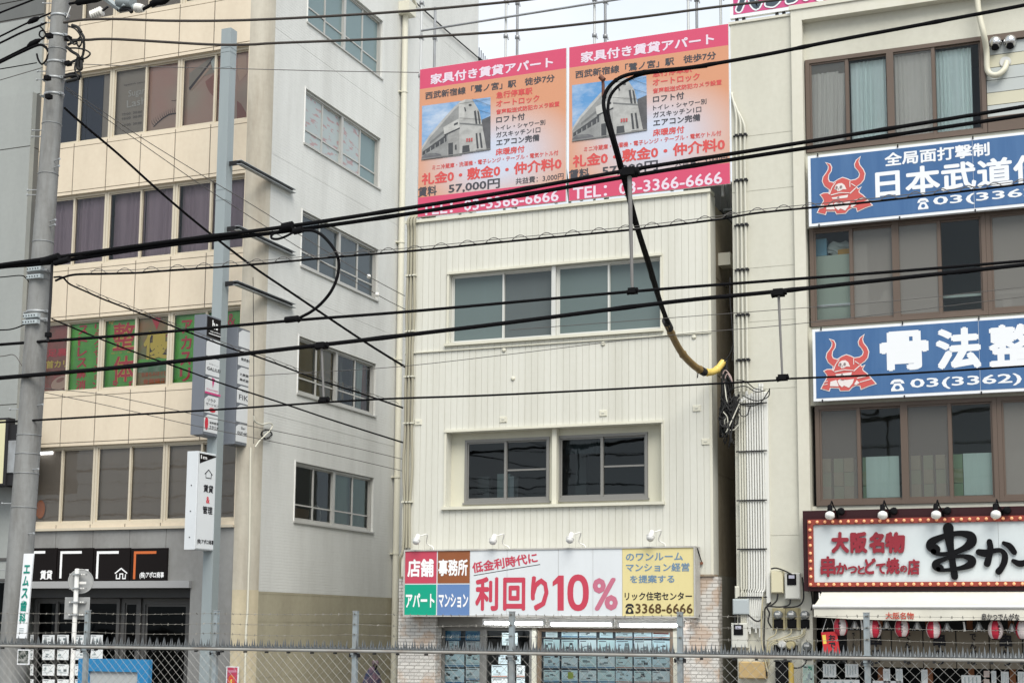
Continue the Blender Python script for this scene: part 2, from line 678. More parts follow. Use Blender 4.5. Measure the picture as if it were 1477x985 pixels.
g.box(-120, 120, 25.6, 25.748, 0.0, 0.15, mat('kerb_stone', (0.36, 0.35, 0.33), 0.85, dirt=(0.2, 0.19, 0.17), amt=0.6))
structure(g.build('kerb', origin=(0, 25.7, 0)))

# ================================================================ left building: cream panelled office block
F0 = front(28.0)
M_panel = mat('cream_panel', (0.635, 0.55, 0.425), 0.55, dirt=(0.46, 0.39, 0.29), amt=0.5, scale=(0.9, 0.9, 0.28), speck=0.08)
M_joint = mat('joint_seal', (0.13, 0.12, 0.11), 0.8)
M_grey = mat('grey_spandrel', (0.26, 0.26, 0.25), 0.5, dirt=(0.14, 0.13, 0.12), amt=0.7, scale=(1.2, 1.2, 0.5), speck=0.1)
M_cornercol = mat('corner_render', (0.455, 0.425, 0.355), 0.7, dirt=(0.24, 0.2, 0.15), amt=0.8, scale=(1.5, 1.5, 0.25), speck=0.1)
M_bframe = mat('beige_aluminium', (0.56, 0.5, 0.39), 0.45, 0.1, dirt=(0.4, 0.35, 0.27), amt=0.4)
XC = P(363, 700).x                    # corner of the building
XG = P(57, 200).x                     # where the grey neighbour ends
XR = P(357.5, 120).x                  # right end of the window bands
pitch = P(264.5, 150).x - P(166.5, 150).x
XW = [XR - pitch * k for k in range(4)]            # band: pair edges from right to left
zrow = []
for (ut, vt, ub, vb) in ((84, 283.2, 89, 386), (80.4, 462.4, 65, 569), (61, 645, 56, 757.5)):
    zrow.append((P(ub, vb).z, P(ut, vt).z))
zrow.insert(0, (P(88.8, 209.5).z, P(117, 104).z))
zrow.insert(0, (P(167, 23).z, P(167, 23).z + zrow[0][1] - zrow[0][0]))
for k in range(3):                                  # two storeys above the picture
    zrow.insert(0, (zrow[0][0] + 3.08, zrow[0][1] + 3.08))
Z_SP = P(150, 790).z                  # bottom of the grey spandrel
Z_CAN = P(150, 846).z
ZTOP_L = zrow[0][1] + 1.2
YB_L = PX(690, 60, XC).y
RCOL = 0.42
office = thing('office_building', (-20.6, 28, 0), 'tall cream panelled office block with green posters in its third floor windows', 'building')
mb = MB(F0)
holes = [(XW[3], XW[0], z0, z1) for z0, z1 in zrow]
holes.append((P(28, 900).x, P(272, 900).x, 0.13, Z_CAN - 0.02))
joints = []
for k in range(-1, 7):
    x = XW[0] - pitch / 2 * k
    if XG < x < XC - RCOL - 0.1:
        joints.append((x - 0.014, x + 0.014))
bj = []
for z0, z1 in zrow:
    bj += [(z1 + 0.07, z1 + 0.088), (z0 - 0.10, z0 - 0.085)]
zl = zrow[-1][0] - 0.11
mb.wall(XG, XC - RCOL, zl, ZTOP_L, [h for h in holes[:-1]], M_panel, t=0.22, ag=joints, bg=bj, gd=0.02, gm=M_joint)
mb.build('front_wall', office)
mb = MB(F0)
gj = [(x - 0.007, x + 0.007) for x in (P(133.5, 770).x, P(186.5, 770).x, P(80, 770).x, P(239, 770).x)]
mb.wall(XG, XC - RCOL, 0, zl - 0.003, [(holes[-1][0], holes[-1][1], -0.1, holes[-1][3])], M_grey, t=0.22, c=-0.02, ag=gj, gd=0.012, gm=M_joint)
mb.box(XG, P(276, 850).x, Z_CAN - 0.03, Z_CAN + 0.13, -0.019, 0.10, mat('canopy_trim', (0.33, 0.33, 0.33), 0.5, 0.1))
mb.box(XG, XC - RCOL, zl - 0.03, zl + 0.03, 0.001, 0.05, M_bframe)
mb.build('ground_floor_wall', office)
# rounded corner pier
mb = MB()
prof = [(XC - RCOL + 0.001, 28.2), (XC - RCOL + 0.001, 28.0)]
prof = []
for k in range(9):
    t = math.pi / 2 * k / 8
    prof.append((XC - RCOL + RCOL * math.sin(t), 28 + RCOL - RCOL * math.cos(t)))
prof += [(XC - 0.2, 28 + RCOL), (XC - RCOL, 28.2)]
Zm = P(345, 850).z
for z0, z1, mm in ((0, Zm, mat('tan_render', (0.50, 0.44, 0.31), 0.75, dirt=(0.3, 0.25, 0.17), amt=0.7, scale=(1.4, 1.4, 0.3), speck=0.1)), (Zm, ZTOP_L, M_cornercol)):
    n = len(prof)
    vs = [Vector((x, y, z)) for z in (z0, z1) for x, y in prof]
    fs = [(k, (k + 1) % n, n + (k + 1) % n, n + k) for k in range(n)]
    mb.add(vs, fs[:8], mm, True)
    mb.add(vs, fs[8:], mm)
    mb.add(vs, [tuple(range(n, 2 * n))], mm)
mb.build('corner_pier', office)
# cream strip beside the last windows
# side wall
FS = side(XC)
M_tile = mat('grey_tile_wall', (0.62, 0.625, 0.60), 0.6, dirt=(0.36, 0.355, 0.33), amt=0.55, scale=(0.7, 0.7, 0.12), speck=0.06)
tn = M_tile.node_tree
gp = tn.nodes.new('ShaderNodeNewGeometry'); sx = tn.nodes.new('ShaderNodeSeparateXYZ'); cx = tn.nodes.new('ShaderNodeCombineXYZ')
tn.links.new(gp.outputs['Position'], sx.inputs[0]); tn.links.new(sx.outputs[1], cx.inputs[0]); tn.links.new(sx.outputs[2], cx.inputs[1])
bt = tn.nodes.new('ShaderNodeTexBrick')
bt.inputs['Scale'].default_value = 1; bt.inputs['Brick Width'].default_value = 0.235; bt.inputs['Row Height'].default_value = 0.068
bt.inputs['Mortar Size'].default_value = 0.006
bt.inputs['Color1'].default_value = (1, 1, 1, 1); bt.inputs['Color2'].default_value = (0.93, 0.93, 0.93, 1); bt.inputs['Mortar'].default_value = (0, 0, 0, 1)
tn.links.new(cx.outputs[0], bt.inputs['Vector'])
bm_ = tn.nodes.new('ShaderNodeBump'); bm_.inputs['Strength'].default_value = 0.6; bm_.inputs['Distance'].default_value = 0.01
tn.links.new(bt.outputs['Color'], bm_.inputs['Height']); tn.links.new(bm_.outputs[0], tn.nodes['Principled BSDF'].inputs['Normal'])
M_tan = mat('tan_side_wall', (0.355, 0.325, 0.235), 0.75, dirt=(0.2, 0.18, 0.13), amt=0.6, scale=(0.8, 0.8, 0.25), speck=0.12)
wy0, wy1 = PX(425, 700, XC).y, PX(538.5, 730, XC).y
swin = []
for (uq, vt, vb) in ((443, None, 31), (440.4, 126.7, 206.8), (436, 302.5, 383.7), (431, 484, 567), (425.5, 665.2, 751.4)):
    zb = PX(uq - 1, vb, XC).z
    zt = PX(uq, vt, XC).z if vt else zb + 1.62
    swin.append((zb, zt))
for k in range(3):
    swin.insert(0, (swin[0][0] + 3.08, swin[0][1] + 3.08))
Z_TAN = PX(470, 857, XC).z
mb = MB(FS)
mb.wall(28 + RCOL, YB_L, Z_TAN, ZTOP_L, [(wy0, wy1, a, b) for a, b in swin], M_tile, t=0.2, bg=[(z[1] + 0.95, z[1] + 0.958) for z in swin], gd=0.006)
mb.wall(28 + RCOL, YB_L, 0, Z_TAN - 0.002, [], M_tan, t=0.2, bg=[(Z_TAN - 0.06 - 0.62 * k, Z_TAN - 0.052 - 0.62 * k) for k in range(4)], gd=0.008)
mb.build('side_wall', office)
# shell of the rest
mb = MB()
fl = [z0 - 0.75 for z0, z1 in zrow]
shell(mb, XG - 3, XC - 0.2, 28.23, YB_L, 0, ZTOP_L, M_tile, floors=fl, right=False, part=32.6)
mb.build('rear_walls', office)
# drain pipe with hopper, and a thin conduit on the side wall
M_pipe = mat('cream_pipe', (0.62, 0.6, 0.5), 0.5, dirt=(0.45, 0.43, 0.36), amt=0.4)
mb = MB()
py_ = PX(571, 500, XC).y
mb.tube([(XC + 0.11, py_, 0.1), (XC + 0.11, py_, PX(577, 22, XC).z)], 0.085, M_pipe, 12)
for v in (130, 350, 520, 690, 800):
    zz = PX(571, v, XC).z
    mb.lathe([(0, 0.10), (0.05, 0.10)], (XC + 0.11, py_, zz), (0, 0, 1), M_pipe, 12)
    mb.box(XC, XC + 0.06, py_ - 0.14, py_ + 0.14, zz, zz + 0.03, M_pipe)
zz = PX(577, 22, XC).z
mb.box(XC + 0.001, XC + 0.33, py_ - 0.22, py_ + 0.2, zz, zz + 0.35, M_pipe)
mb.tube([(XC + 0.1, py_, zz + 0.3), (XC + 0.15, py_ + 0.1, zz + 0.62), (XC + 0.15, py_ + 0.4, zz + 0.66), (XC + 0.15, py_ + 0.6, zz + 0.5)], 0.05, M_pipe, 10)
mb.build('drain_pipe', office)
mb = MB()
mb.tube([PX(595, 0, XC + 0.05), PX(640, 41, XC + 0.05), PX(693, 86.5, XC + 0.05)], 0.02, M_dark, 6)
mb.build('wall_cable', office)
mb = MB()
cy_ = PX(545, 740, XC).y
mb.tube([PX(361.5, 645, XC + 0.03), PX(360, 780, XC + 0.03), PX(357, 880, XC + 0.03), PX(355, 905, XC + 0.04), PX(353, 985, XC + 0.04)], 0.025, M_pipe, 6)
mb.build('wall_conduit', office)
mb = MB()
mb.tube([PX(365, 400, XC + 0.03), PX(366, 500, XC + 0.03), PX(366, 640, XC + 0.03)], 0.008, M_dark, 5)
mb.build('wall_cable', office)
# stair rail beyond the far end
mb = MB()
zr = P(692, 68, YB_L + 0.4).z
for k in range(14):
    p = P(692, 84, YB_L + 0.3 + 0.16 * k)
    x, y = XC - 0.1, YB_L + 0.3 + 0.16 * k
    z = PX(690, 68, XC - 0.1).z - 0.16 * k * 0.2
    mb.box(x - 0.01, x + 0.01, y - 0.01, y + 0.01, z - 1.1, z, M_dark)
mb.box(XC - 0.14, XC - 0.06, YB_L + 0.2, YB_L + 2.5, z - 0.0, z + 0.08, M_dark)
mb.box(XC - 1.4, XC, YB_L, YB_L + 2.6, z - 1.35, z - 1.1, M_tile)
mb.build('stair_rail', office)

# --- front windows
M_film1 = mat('lash_photo', (0.36, 0.235, 0.19), 0.35, coat=0.5)
def skin_photo():
    """window film: printed close-up of a closed eye (soft blotches of skin tone are the print)"""
    t = M_film1.node_tree
    b = t.nodes['Principled BSDF']
    gg = t.nodes.new('ShaderNodeNewGeometry')
    mp = t.nodes.new('ShaderNodeMapping'); mp.inputs['Scale'].default_value = (0.8, 0.8, 1.0)
    nz = t.nodes.new('ShaderNodeTexNoise'); nz.inputs['Scale'].default_value = 0.9; nz.inputs['Detail'].default_value = 1.5
    r = t.nodes.new('ShaderNodeValToRGB')
    r.color_ramp.elements[0].position = 0.35; r.color_ramp.elements[0].color = (0.47, 0.37, 0.29, 1)
    r.color_ramp.elements[1].position = 0.65; r.color_ramp.elements[1].color = (0.52, 0.29, 0.235, 1)
    t.links.new(gg.outputs['Position'], mp.inputs[0]); t.links.new(mp.outputs[0], nz.inputs[0]); t.links.new(nz.outputs[0], r.inputs[0]); t.links.new(r.outputs[0], b.inputs['Base Color'])
skin_photo()
M_purple = mat('purple_curtain', (0.36, 0.285, 0.335), 0.9, dirt=(0.22, 0.17, 0.21), amt=0.7, scale=(6, 6, 0.4))
M_brownblind = mat('brown_blind', (0.33, 0.285, 0.245), 0.8, dirt=(0.26, 0.22, 0.19), amt=0.5)
M_green = mat('green_film', (0.11, 0.52, 0.035), 0.35, dirt=(0.05, 0.25, 0.03), amt=0.8, scale=(1.6, 1.6, 1.6), coat=0.4)
M_redtx = mat('red_lettering', (0.66, 0.045, 0.07), 0.4)
M_orangetx = mat('orange_lettering', (0.55, 0.13, 0.03), 0.4)
M_yellowtx = mat('yellow_lettering', (0.75, 0.58, 0.10), 0.4)
M_tint = glass('tinted_glass', (0.92, 0.92, 0.9), 0.04)
wins = {}
for r, (z0, z1) in enumerate(zrow):
    for k in range(3):
        a0, a1 = XW[k + 1] + 0.005, XW[k] - 0.005
        w = window(office, F0, a0, a1, z0, z1, -0.09, M_bframe, M_tint, fw=0.06, sash=(0.5,), sw=0.05, d=0.12)
        wins[(r, k)] = w
        mid = (a0 + a1) / 2
        if r in (0, 1, 2, 5):
            cm = M_purple if r == 5 else M_curt
            if r == 5:
                curtain(w, F0, a0 + 0.05, mid - 0.02, z0, z1, -0.32, cm, 7, 0.035)
                curtain(w, F0, mid + 0.02, a1 - 0.05, z0, z1, -0.3, cm, 6, 0.035)
        if r == 3 or r == 7:
            mb = MB(F0)
            mb.quad(a0 + 0.05, a1 - 0.05, z0 + 0.05, z1 - 0.05, -0.215, M_brownblind)
            mb.build('blind', w)
def inpane(mb, u0, vt, vb, u1, m, c):
    x0, x1, z0, z1 = R4(u0, vt, vb, u1, 28 - c)
    mb.quad(x0, x1, z0, z1, c, m)
CF = -0.20
zb, zt = zrow[4]
# lash salon film (row with the eye photo)
mb = MB(F0)
a0, a1 = XW[1] + 0.03, XW[0] - 0.03
mb.quad(a0, a1, zb + 0.06, zt - 0.02, CF - 0.02, M_film1)
pc = MB(F0)
def z4(pts, dx=160, dy=60, sc=6.565, y=28.20):
    out = []
    for a, b in pts:
        p = P(dx + a / sc, dy + b / sc, y)
        out.append((p.x, p.z))
    return out
M_lash = mat('lash_ink', (0.06, 0.04, 0.04), 0.4)
M_skin2 = mat('skin_shade', (0.36, 0.16, 0.13), 0.4)
M_skin3 = mat('skin_light', (0.6, 0.42, 0.33), 0.4)
M_navy = mat('navy_blind', (0.045, 0.055, 0.085), 0.6)
M_taupe = mat('taupe_blind', (0.38, 0.335, 0.29), 0.7)
mb.poly(z4([(735, 460), (740, 300), (960, 140), (985, 130), (985, 290), (870, 330)]), CF - 0.014, M_taupe)
mb.poly(z4([(735, 440), (960, 160), (985, 130), (985, 150), (745, 465)]), CF - 0.012, M_lash)
mb.poly(z4([(745, 468), (940, 215), (950, 240), (760, 462)]), CF - 0.010, M_skin3)
mb.poly(z4([(945, 190), (985, 140), (990, 300), (960, 260)]), CF - 0.011, M_curt)
mb.poly(z4([(890, 380), (985, 300), (1040, 330), (1060, 560), (985, 540), (930, 480), (905, 430)]), CF - 0.013, M_skin2)
mb.poly(z4([(1190, 560), (1230, 590), (1285, 690), (1280, 730), (1190, 730)]), CF - 0.013, M_skin2)
mb.poly(z4([(1200, 120), (1280, 130), (1285, 300), (1215, 380), (1195, 300)]), CF - 0.014, M_skin3)
mb.build('window_film', wins[(4, 0)])
mb = MB(F0)
mb.quad(XW[2] + (XW[1] - XW[2]) / 2, XW[1] - 0.03, zb + 0.06, zt - 0.02, CF - 0.02, M_film1)
mb.quad(XW[2] + 0.03, XW[2] + (XW[1] - XW[2]) / 2 - 0.003, zb + 0.06, zt - 0.02, CF - 0.02, M_taupe)
mb.ribbon(z4([(400, 810), (440, 770), (490, 725), (550, 690), (620, 680)]), [0.02, 0.03, 0.035, 0.035, 0.03], CF - 0.012, M_lash)
for k in range(13):
    t = k / 12
    bx, by = 410 + 215 * t, 800 - 120 * math.sin(t * 1.5)
    mb.ribbon(z4([(bx, by), (bx - 22 + 14 * t, by - 24 - 8 * t), (bx - 30 + 26 * t, by - 55)]), [0.014, 0.010, 0.003], CF - 0.010 + 0.0006 * k, M_lash)
mb.ribbon(z4([(570, 560), (600, 562), (632, 548)]), 0.012, CF - 0.011, M_lash)
M_silver = mat('silver_lettering', (0.55, 0.53, 0.5), 0.4)
M_faint = mat('faint_lettering', (0.17, 0.15, 0.14), 0.5)
def t4(s, a0, b0, b1, a1, m, c, bold=0.01, rot=0.0):
    x0, x1, z0, z1 = R4(160 + a0 / 6.565, 60 + b0 / 6.565, 60 + b1 / 6.565, 160 + a1 / 6.565, 28.20)
    mb.text(s, x0, x1, z0, z1, c, m, bold, rot)
t4('Sugar', 165, 465, 545, 322, M_silver, CF - 0.01, 0.012, 0.06)
t4('Lash', 150, 560, 630, 330, M_silver, CF - 0.01, 0.012, 0.06)
for b in (680, 720, 785):
    t4('10:00  20:00', 105, b, b + 22, 290, M_faint, CF - 0.01)
t4('eyelash salon', 120, 405, 425, 325, M_faint, CF - 0.01)
mb.build('window_film', wins[(4, 1)])
mb = MB(F0)
a0, a1 = XW[3], XW[2]
mb.quad(P(117.5, 150).x, P(140, 150).x, zb + 0.06, zt - 0.02, CF - 0.02, M_navy)
mb.quad(P(140.4, 150).x, a1 - 0.04, zb + 0.06, zt - 0.02, CF - 0.022, M_taupe)
mb.quad(a0 + 0.04, P(117, 150).x, zb + 0.06, zt - 0.02, CF - 0.02, M_navy)
mb.build('blind', wins[(4, 2)])
# massage parlour film (green)
zb, zt = zrow[6]
def m4(u, v):
    p = P(60 + u / 4.923, 430 + v / 4.923, 28.20)
    return p.x, p.z
def mt(mb, s, a0, b0, b1, a1, m, c, bold=0.03, vert=False):
    x0, x1, z0, z1 = R4(60 + a0 / 4.923, 430 + b0 / 4.923, 430 + b1 / 4.923, 60 + a1 / 4.923, 28.20)
    if vert: mb.vtext(s, x0, x1, z0, z1, c, m, bold)
    else: mb.text(s, x0, x1, z0, z1, c, m, bold)
M_whtx_ = mat('pale_petals', (0.75, 0.72, 0.62), 0.5)
M_mred = mat('maroon_photo', (0.36, 0.09, 0.07), 0.4, dirt=(0.05, 0.09, 0.03), amt=0.8, scale=(2.5, 2.5, 2.5), coat=0.4)
M_olive = mat('olive_photo', (0.24, 0.24, 0.09), 0.4, dirt=(0.45, 0.18, 0.07), amt=0.9, scale=(2.6, 2.6, 2.6), coat=0.4)
mb = MB(F0)
mid3, midw = (XW[3] + XW[2]) / 2, XW[2]
mb.quad(XW[3] + 0.04, mid3 - 0.01, zb + 0.05, zt - 0.02, CF - 0.02, M_mred)
mb.quad(mid3 + 0.01, XW[2] - 0.04, zb + 0.05, zt - 0.02, CF - 0.02, M_green)
mt(mb, '足裏', 40, 362, 420, 178, M_redtx, CF - 0.012)
mt(mb, '首カリ', 30, 445, 500, 185, M_yellowtx, CF - 0.012)
mt(mb, 'ストレス解消', 250, 190, 655, 318, M_redtx, CF - 0.012, 0.03, True)
mt(mb, 'リラクゼーション', 365, 180, 650, 420, M_redtx, CF - 0.012, 0.025, True)
x, z = m4(130, 600); mb.ellipse(x, z, 0.28, 0.16, CF - 0.015, M_skin3, 20, 0.3)
x, z = m4(130, 580); mb.ellipse(x, z, 0.12, 0.05, CF - 0.012, M_skin2, 16, 0.3)
mb.build('window_film', wins[(6, 2)])
mb = MB(F0)
mid3 = (XW[2] + XW[1]) / 2
mb.quad(XW[2] + 0.04, mid3 - 0.01, zb + 0.05, zt - 0.02, CF - 0.02, M_green)
mb.quad(mid3 + 0.01, XW[1] - 0.04, zb + 0.05, zt - 0.02, CF - 0.02, M_olive)
for off, mm, bo in ((0.0, M_yellowtx, 0.04), (0.003, M_redtx, 0.018)):
    mt(mb, '整', 505, 180, 375, 660, mm, CF - 0.013 + off, bo)
    mt(mb, '体', 500, 415, 600, 655, mm, CF - 0.013 + off, bo)
for q in range(5):
    mt(mb, '肩こり・腰痛', 490, 385 + 4 * q, 398 + 4 * q, 660, M_yellowtx, CF - 0.014 + 0.0008 * q, 0.01) if q == 0 else None
for (fa, fb, fr) in ((495, 160, .06), (640, 610, .07), (520, 600, .05), (880, 250, .05), (720, 470, .06), (870, 470, .07)):
    x, z = m4(fa, fb)
    for q in range(5):
        mb.ellipse(x + fr * math.cos(q * 1.2566), z + fr * math.sin(q * 1.2566), fr * .6, fr * .6, CF - 0.016 + 0.0004 * q, (M_yellowtx, M_redtx, M_whtx_)[int(fa) % 3], 10)
x, z = m4(810, 160)
mb.poly([(x - 0.16, z + 0.13), (x - 0.08, z + 0.2), (x, z + 0.14), (x + 0.08, z + 0.2), (x + 0.16, z + 0.12), (x + 0.03, z - 0.22)], CF - 0.013, M_redtx)
mt(mb, '優', 722, 235, 440, 895, M_lash, CF - 0.014, 0.075)
mt(mb, '優', 722, 235, 440, 895, M_yellowtx, CF - 0.010, 0.03)
x, z = m4(800, 130); 
mb.quad(mid3 + 0.02, XW[1] - 0.05, m4(800, 455)[1], m4(800, 428)[1], CF - 0.012, M_green)
mb.quad(mid3 + 0.02, XW[1] - 0.05, m4(800, 520)[1], m4(800, 462)[1], CF - 0.012, mat('mint_photo', (0.12, 0.28, 0.14), 0.4, dirt=(0.4, 0.42, 0.36), amt=0.9, scale=(5, 5, 5)))
mt(mb, '全身もみほぐし', 705, 528, 560, 888, M_orangetx, CF - 0.010)
mt(mb, '骨盤矯正', 720, 575, 612, 880, M_orangetx, CF - 0.010)
mb.build('window_film', wins[(6, 1)])
mb = MB(F0)
mb.quad(XW[1] + 0.04, XW[0] - 0.04, zb + 0.05, zt - 0.02, CF - 0.02, M_green)
mt(mb, 'アカスリ', 985, 150, 600, 1060, M_redtx, CF - 0.012, 0.03, True)
mt(mb, '＆', 1320, 110, 200, 1370, M_redtx, CF - 0.012, 0.03)
mt(mb, 'オイル', 1130, 150, 560, 1200, M_redtx, CF - 0.012, 0.03, True)
mb.build('window_film', wins[(6, 0)])

# orange sticker and lit lamp seen in the window beside the pole
mb = MB(F0)
pp = P(55.5, 734, 28.11)
mb.ellipse(pp.x, pp.z, 0.14, 0.22, -0.175, mat('orange_sticker', (0.62, 0.2, 0.07), 0.5), 20)
mb.build('window_sticker', wins[(7, 2)])
a_, b_ = P(56, 656, 28.25), P(78, 651, 28.25)
mb = MB(F0)
mb.box(a_.x, b_.x, b_.z - 0.07, b_.z + 0.02, -0.27, -0.18, mat('lit_panel', (0.9, 0.92, 0.95), 0.4, emit=(0.95, 0.97, 1.0, 1.2)))
mb.build('ceiling_lamp', wins[(7, 2)])

# --- side windows
M_frost = glass('frosted_glass', (0.7, 0.82, 0.82), 0.07, 0.08, 0.35, (0.24, 0.33, 0.34))
M_papered = glass('papered_glass', (0.8, 0.8, 0.8), 0.06, 0.05, 0.15, (0.38, 0.43, 0.43))
M_bluegl = glass('blue_grey_glass', (0.55, 0.62, 0.66), 0.08, 0.03, 0.6, (0.12, 0.15, 0.17))
M_brcur = mat('ochre_curtain', (0.33, 0.24, 0.13), 0.9, dirt=(0.22, 0.15, 0.08), amt=0.5, scale=(3, 3, 0.4))
M_teal = mat('teal_curtain', (0.30, 0.42, 0.40), 0.9, dirt=(0.2, 0.3, 0.29), amt=0.5, scale=(3, 3, 0.4))
M_sfr = mat('silver_frame', (0.43, 0.425, 0.40), 0.4, 0.2, dirt=(0.28, 0.275, 0.25), amt=0.4)
t = M_papered.node_tree
df = [n for n in t.nodes if n.type == 'BSDF_DIFFUSE'][0]
gg = t.nodes.new('ShaderNodeNewGeometry'); mpp = t.nodes.new('ShaderNodeMapping'); mpp.inputs['Rotation'].default_value = (0.6, 0, 0); mpp.inputs['Scale'].default_value = (3, 3, 9)
nz = t.nodes.new('ShaderNodeTexNoise'); nz.inputs['Scale'].default_value = 1.0; nz.inputs['Detail'].default_value = 3
rr = t.nodes.new('ShaderNodeValToRGB'); rr.color_ramp.elements[0].position = 0.56; rr.color_ramp.elements[0].color = (0.40, 0.45, 0.45, 1)
rr.color_ramp.elements[1].position = 0.62; rr.color_ramp.elements[1].color = (0.40, 0.27, 0.27, 1)
t.links.new(gg.outputs['Position'], mpp.inputs[0]); t.links.new(mpp.outputs[0], nz.inputs[0]); t.links.new(nz.outputs[0], rr.inputs[0]); t.links.new(rr.outputs[0], df.inputs[0])
for r, (z0, z1) in enumerate(swin):
    gls = {3: [M_frost] * 4, 4: [M_papered, M_papered, M_papered, M_frost], 5: [M_bluegl] * 4}.get(r, [M_glass] * 4)
    w = window(office, FS, wy0 + 0.01, wy1 - 0.01, z0 + 0.01, z1 - 0.01, -0.06, M_sfr, M_glass, fw=0.05, sash=(0.25, 0.5, 0.75), sw=0.05,
               bars=[(k, 0.27) for k in range(4)], d=0.1, gls=gls, heavy=(2,))
    L4 = (wy1 - wy0) / 4
    mb = MB(FS)
    mb.box(wy0 - 0.02, wy1 + 0.04, z0 - 0.04, z0 - 0.002, -0.1, 0.035, M_sfr)
    mb.box(wy0 - 0.025, wy0 + 0.004, z0 - 0.002, z1 + 0.03, -0.05, 0.02, M_white)
    mb.build('sill', w)
    if r == 6:
        curtain(w, FS, wy0 + 0.06, wy0 + 2 * L4 - 0.05, z0 + 0.05, z1 - 0.05, -0.17, M_brcur, 3, 0.006)
        curtain(w, FS, wy0 + 3.1 * L4, wy0 + 3.45 * L4, z0 + 0.05, z1 - 0.05, -0.28, mat('dark_drape', (0.03, 0.03, 0.03), 0.9), 3, 0.03)
        curtain(w, FS, wy0 + 3.3 * L4, wy0 + 3.7 * L4, z0 + 0.05, z1 - 0.05, -0.24, M_curt, 3, 0.04, gather=0.5)
        curtain(w, FS, wy0 + 3.68 * L4, wy1 - 0.06, z0 + 0.05, z1 - 0.05, -0.26, mat('rust_drape', (0.3, 0.13, 0.1), 0.9), 3, 0.03)
        mb = MB(FS)
        mb.box(wy0 + 2.05 * L4, wy0 + 3 * L4, z0 + 0.3, z0 + 0.75, -0.6, -0.4, mat('cardboard', (0.36, 0.26, 0.16), 0.9))
        mb.build('stored_box', w)
    elif r == 7:
        curtain(w, FS, wy0 + 2 * L4 + 0.05, wy1 - 0.1, z0 + 0.05, z1 - 0.05, -0.19, M_teal, 5, 0.02)
        mb = MB(FS)
        mb.box(wy0 + 0.05, wy0 + 0.55 * L4, z0 + 0.2, z0 + 1.0, -0.5, -0.42, mat('pale_box', (0.55, 0.52, 0.4), 0.8))
        mb.box(wy0 + 0.05, wy0 + 1.6 * L4, z0 + 0.05, z0 + 0.4, -0.9, -0.52, mat('wood_desk', (0.25, 0.15, 0.08), 0.7))
        mb.tube([FS(wy0 + 1.75 * L4 + 0.2 * math.cos(q * 0.5236), z0 + 0.28 + 0.24 * math.sin(q * 0.5236), -0.4) for q in range(13)], 0.018, M_white, 6, False)
        mb.build('stored_box', w)
    elif r < 3:
        curtain(w, FS, wy0 + 0.06, wy1 - 0.06, z0 + 0.05, z1 - 0.05, -0.25, M_teal, 10, 0.03)
    elif r == 5:
        mb = MB(FS)
        mb.box(wy0 + 0.75 * L4, wy0 + 0.86 * L4, z0 + 0.08, z1 - 0.5, -0.5, -0.4, mat('wood_desk', (0.25, 0.15, 0.08), 0.7))
        mb.build('stored_box', w)

# --- shopfront of the office block
M_shopfr = mat('shop_frame', (0.085, 0.083, 0.08), 0.5, 0.2)
sx0, sx1 = holes[-1][0] + 0.005, holes[-1][1] - 0.005
M_shopgl = glass('dark_shop_glass', (0.14, 0.15, 0.16), 0.0, gloss=(0.22, 0.24, 0.25))
w = window(office, F0, sx0, P(152, 900).x, 0.14, Z_CAN - 0.25, -0.5, M_shopfr, M_shopgl, fw=0.08, sash=(P(78, 900).x - sx0,) and ((P(60, 900).x - sx0) / (P(152, 900).x - sx0),), sw=0.07, name='shop_window')
w2 = window(office, F0, P(152.5, 900).x, P(181, 900).x, 0.14, Z_CAN - 0.25, -0.55, M_shopfr, M_shopgl, fw=0.1, sash=(), sw=0.07, name='shop_window')
w3 = window(office, F0, P(181.5, 900).x, P(271, 900).x, 0.14, P(190, 866, 28.6).z, -0.6, M_shopfr, M_shopgl, fw=0.08, sash=((P(247, 900).x - P(181, 900).x) / (P(271, 900).x - P(181, 900).x),), sw=0.09, name='shop_window')
mb = MB(F0)
mb.box(sx0, sx1, Z_CAN - 0.24, Z_CAN - 0.03, -0.75, -0.25, M_roomdark)
mb.box(P(181.5, 900).x, sx1, P(190, 866, 28.6).z + 0.002, Z_CAN - 0.25, -0.65, -0.6, mat('shop_lintel', (0.10, 0.097, 0.09), 0.6))
mb.build('shop_soffit', office)

# --- grey neighbour at the left edge
nb = thing('grey_building', (-26.5, 28, 0), 'plain grey building cut off by the left edge beside the cream block', 'building')
M_gp = mat('grey_cladding', (0.30, 0.315, 0.30), 0.55, dirt=(0.21, 0.22, 0.21), amt=0.5, scale=(0.7, 0.7, 0.2), speck=0.06)
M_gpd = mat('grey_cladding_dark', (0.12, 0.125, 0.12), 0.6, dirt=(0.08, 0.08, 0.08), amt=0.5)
Yn = 27.68
FN = front(Yn)
zs = P(45, 133, Yn).z
mb = MB(FN)
zj = [P(20, v, Yn).z for v in (214, 583)]
mb.wall(XG - 6, XG, 0, zs, [(P(-30, 900, Yn).x, P(8, 900, Yn).x, 0.1, P(8, 840, Yn).z)], M_gp, t=0.15, bg=[(z - 0.012, z + 0.012) for z in zj], gd=0.015, gm=M_joint)
mb.T = side(XG)
mb.wall(Yn + 0.15, 27.999, 0, zs, [], M_gpd, t=0.14, bg=[(z - 0.012, z + 0.012) for z in zj], gd=0.015, gm=M_joint)
mb.build('lower_front', nb)
mb = MB(front(27.93))
zt_ = P(30, 29, 27.93).z
mb.wall(XG - 6, XG + 0.0, zs - 0.001, zt_, [], M_gp, t=0.15, bg=[(zs + 0.02, zs + 0.05)], gd=0.02, gm=M_joint)
mb.wall(XG - 6, XG + 0.0, zt_ + 0.002, zt_ + 5, [], M_gpd, t=0.15, bg=[(zt_ + 0.02, zt_ + 0.06), (zt_ + 0.5, zt_ + 0.53)], gd=0.02, gm=M_joint)
mb.build('upper_front', nb)
mb = MB()
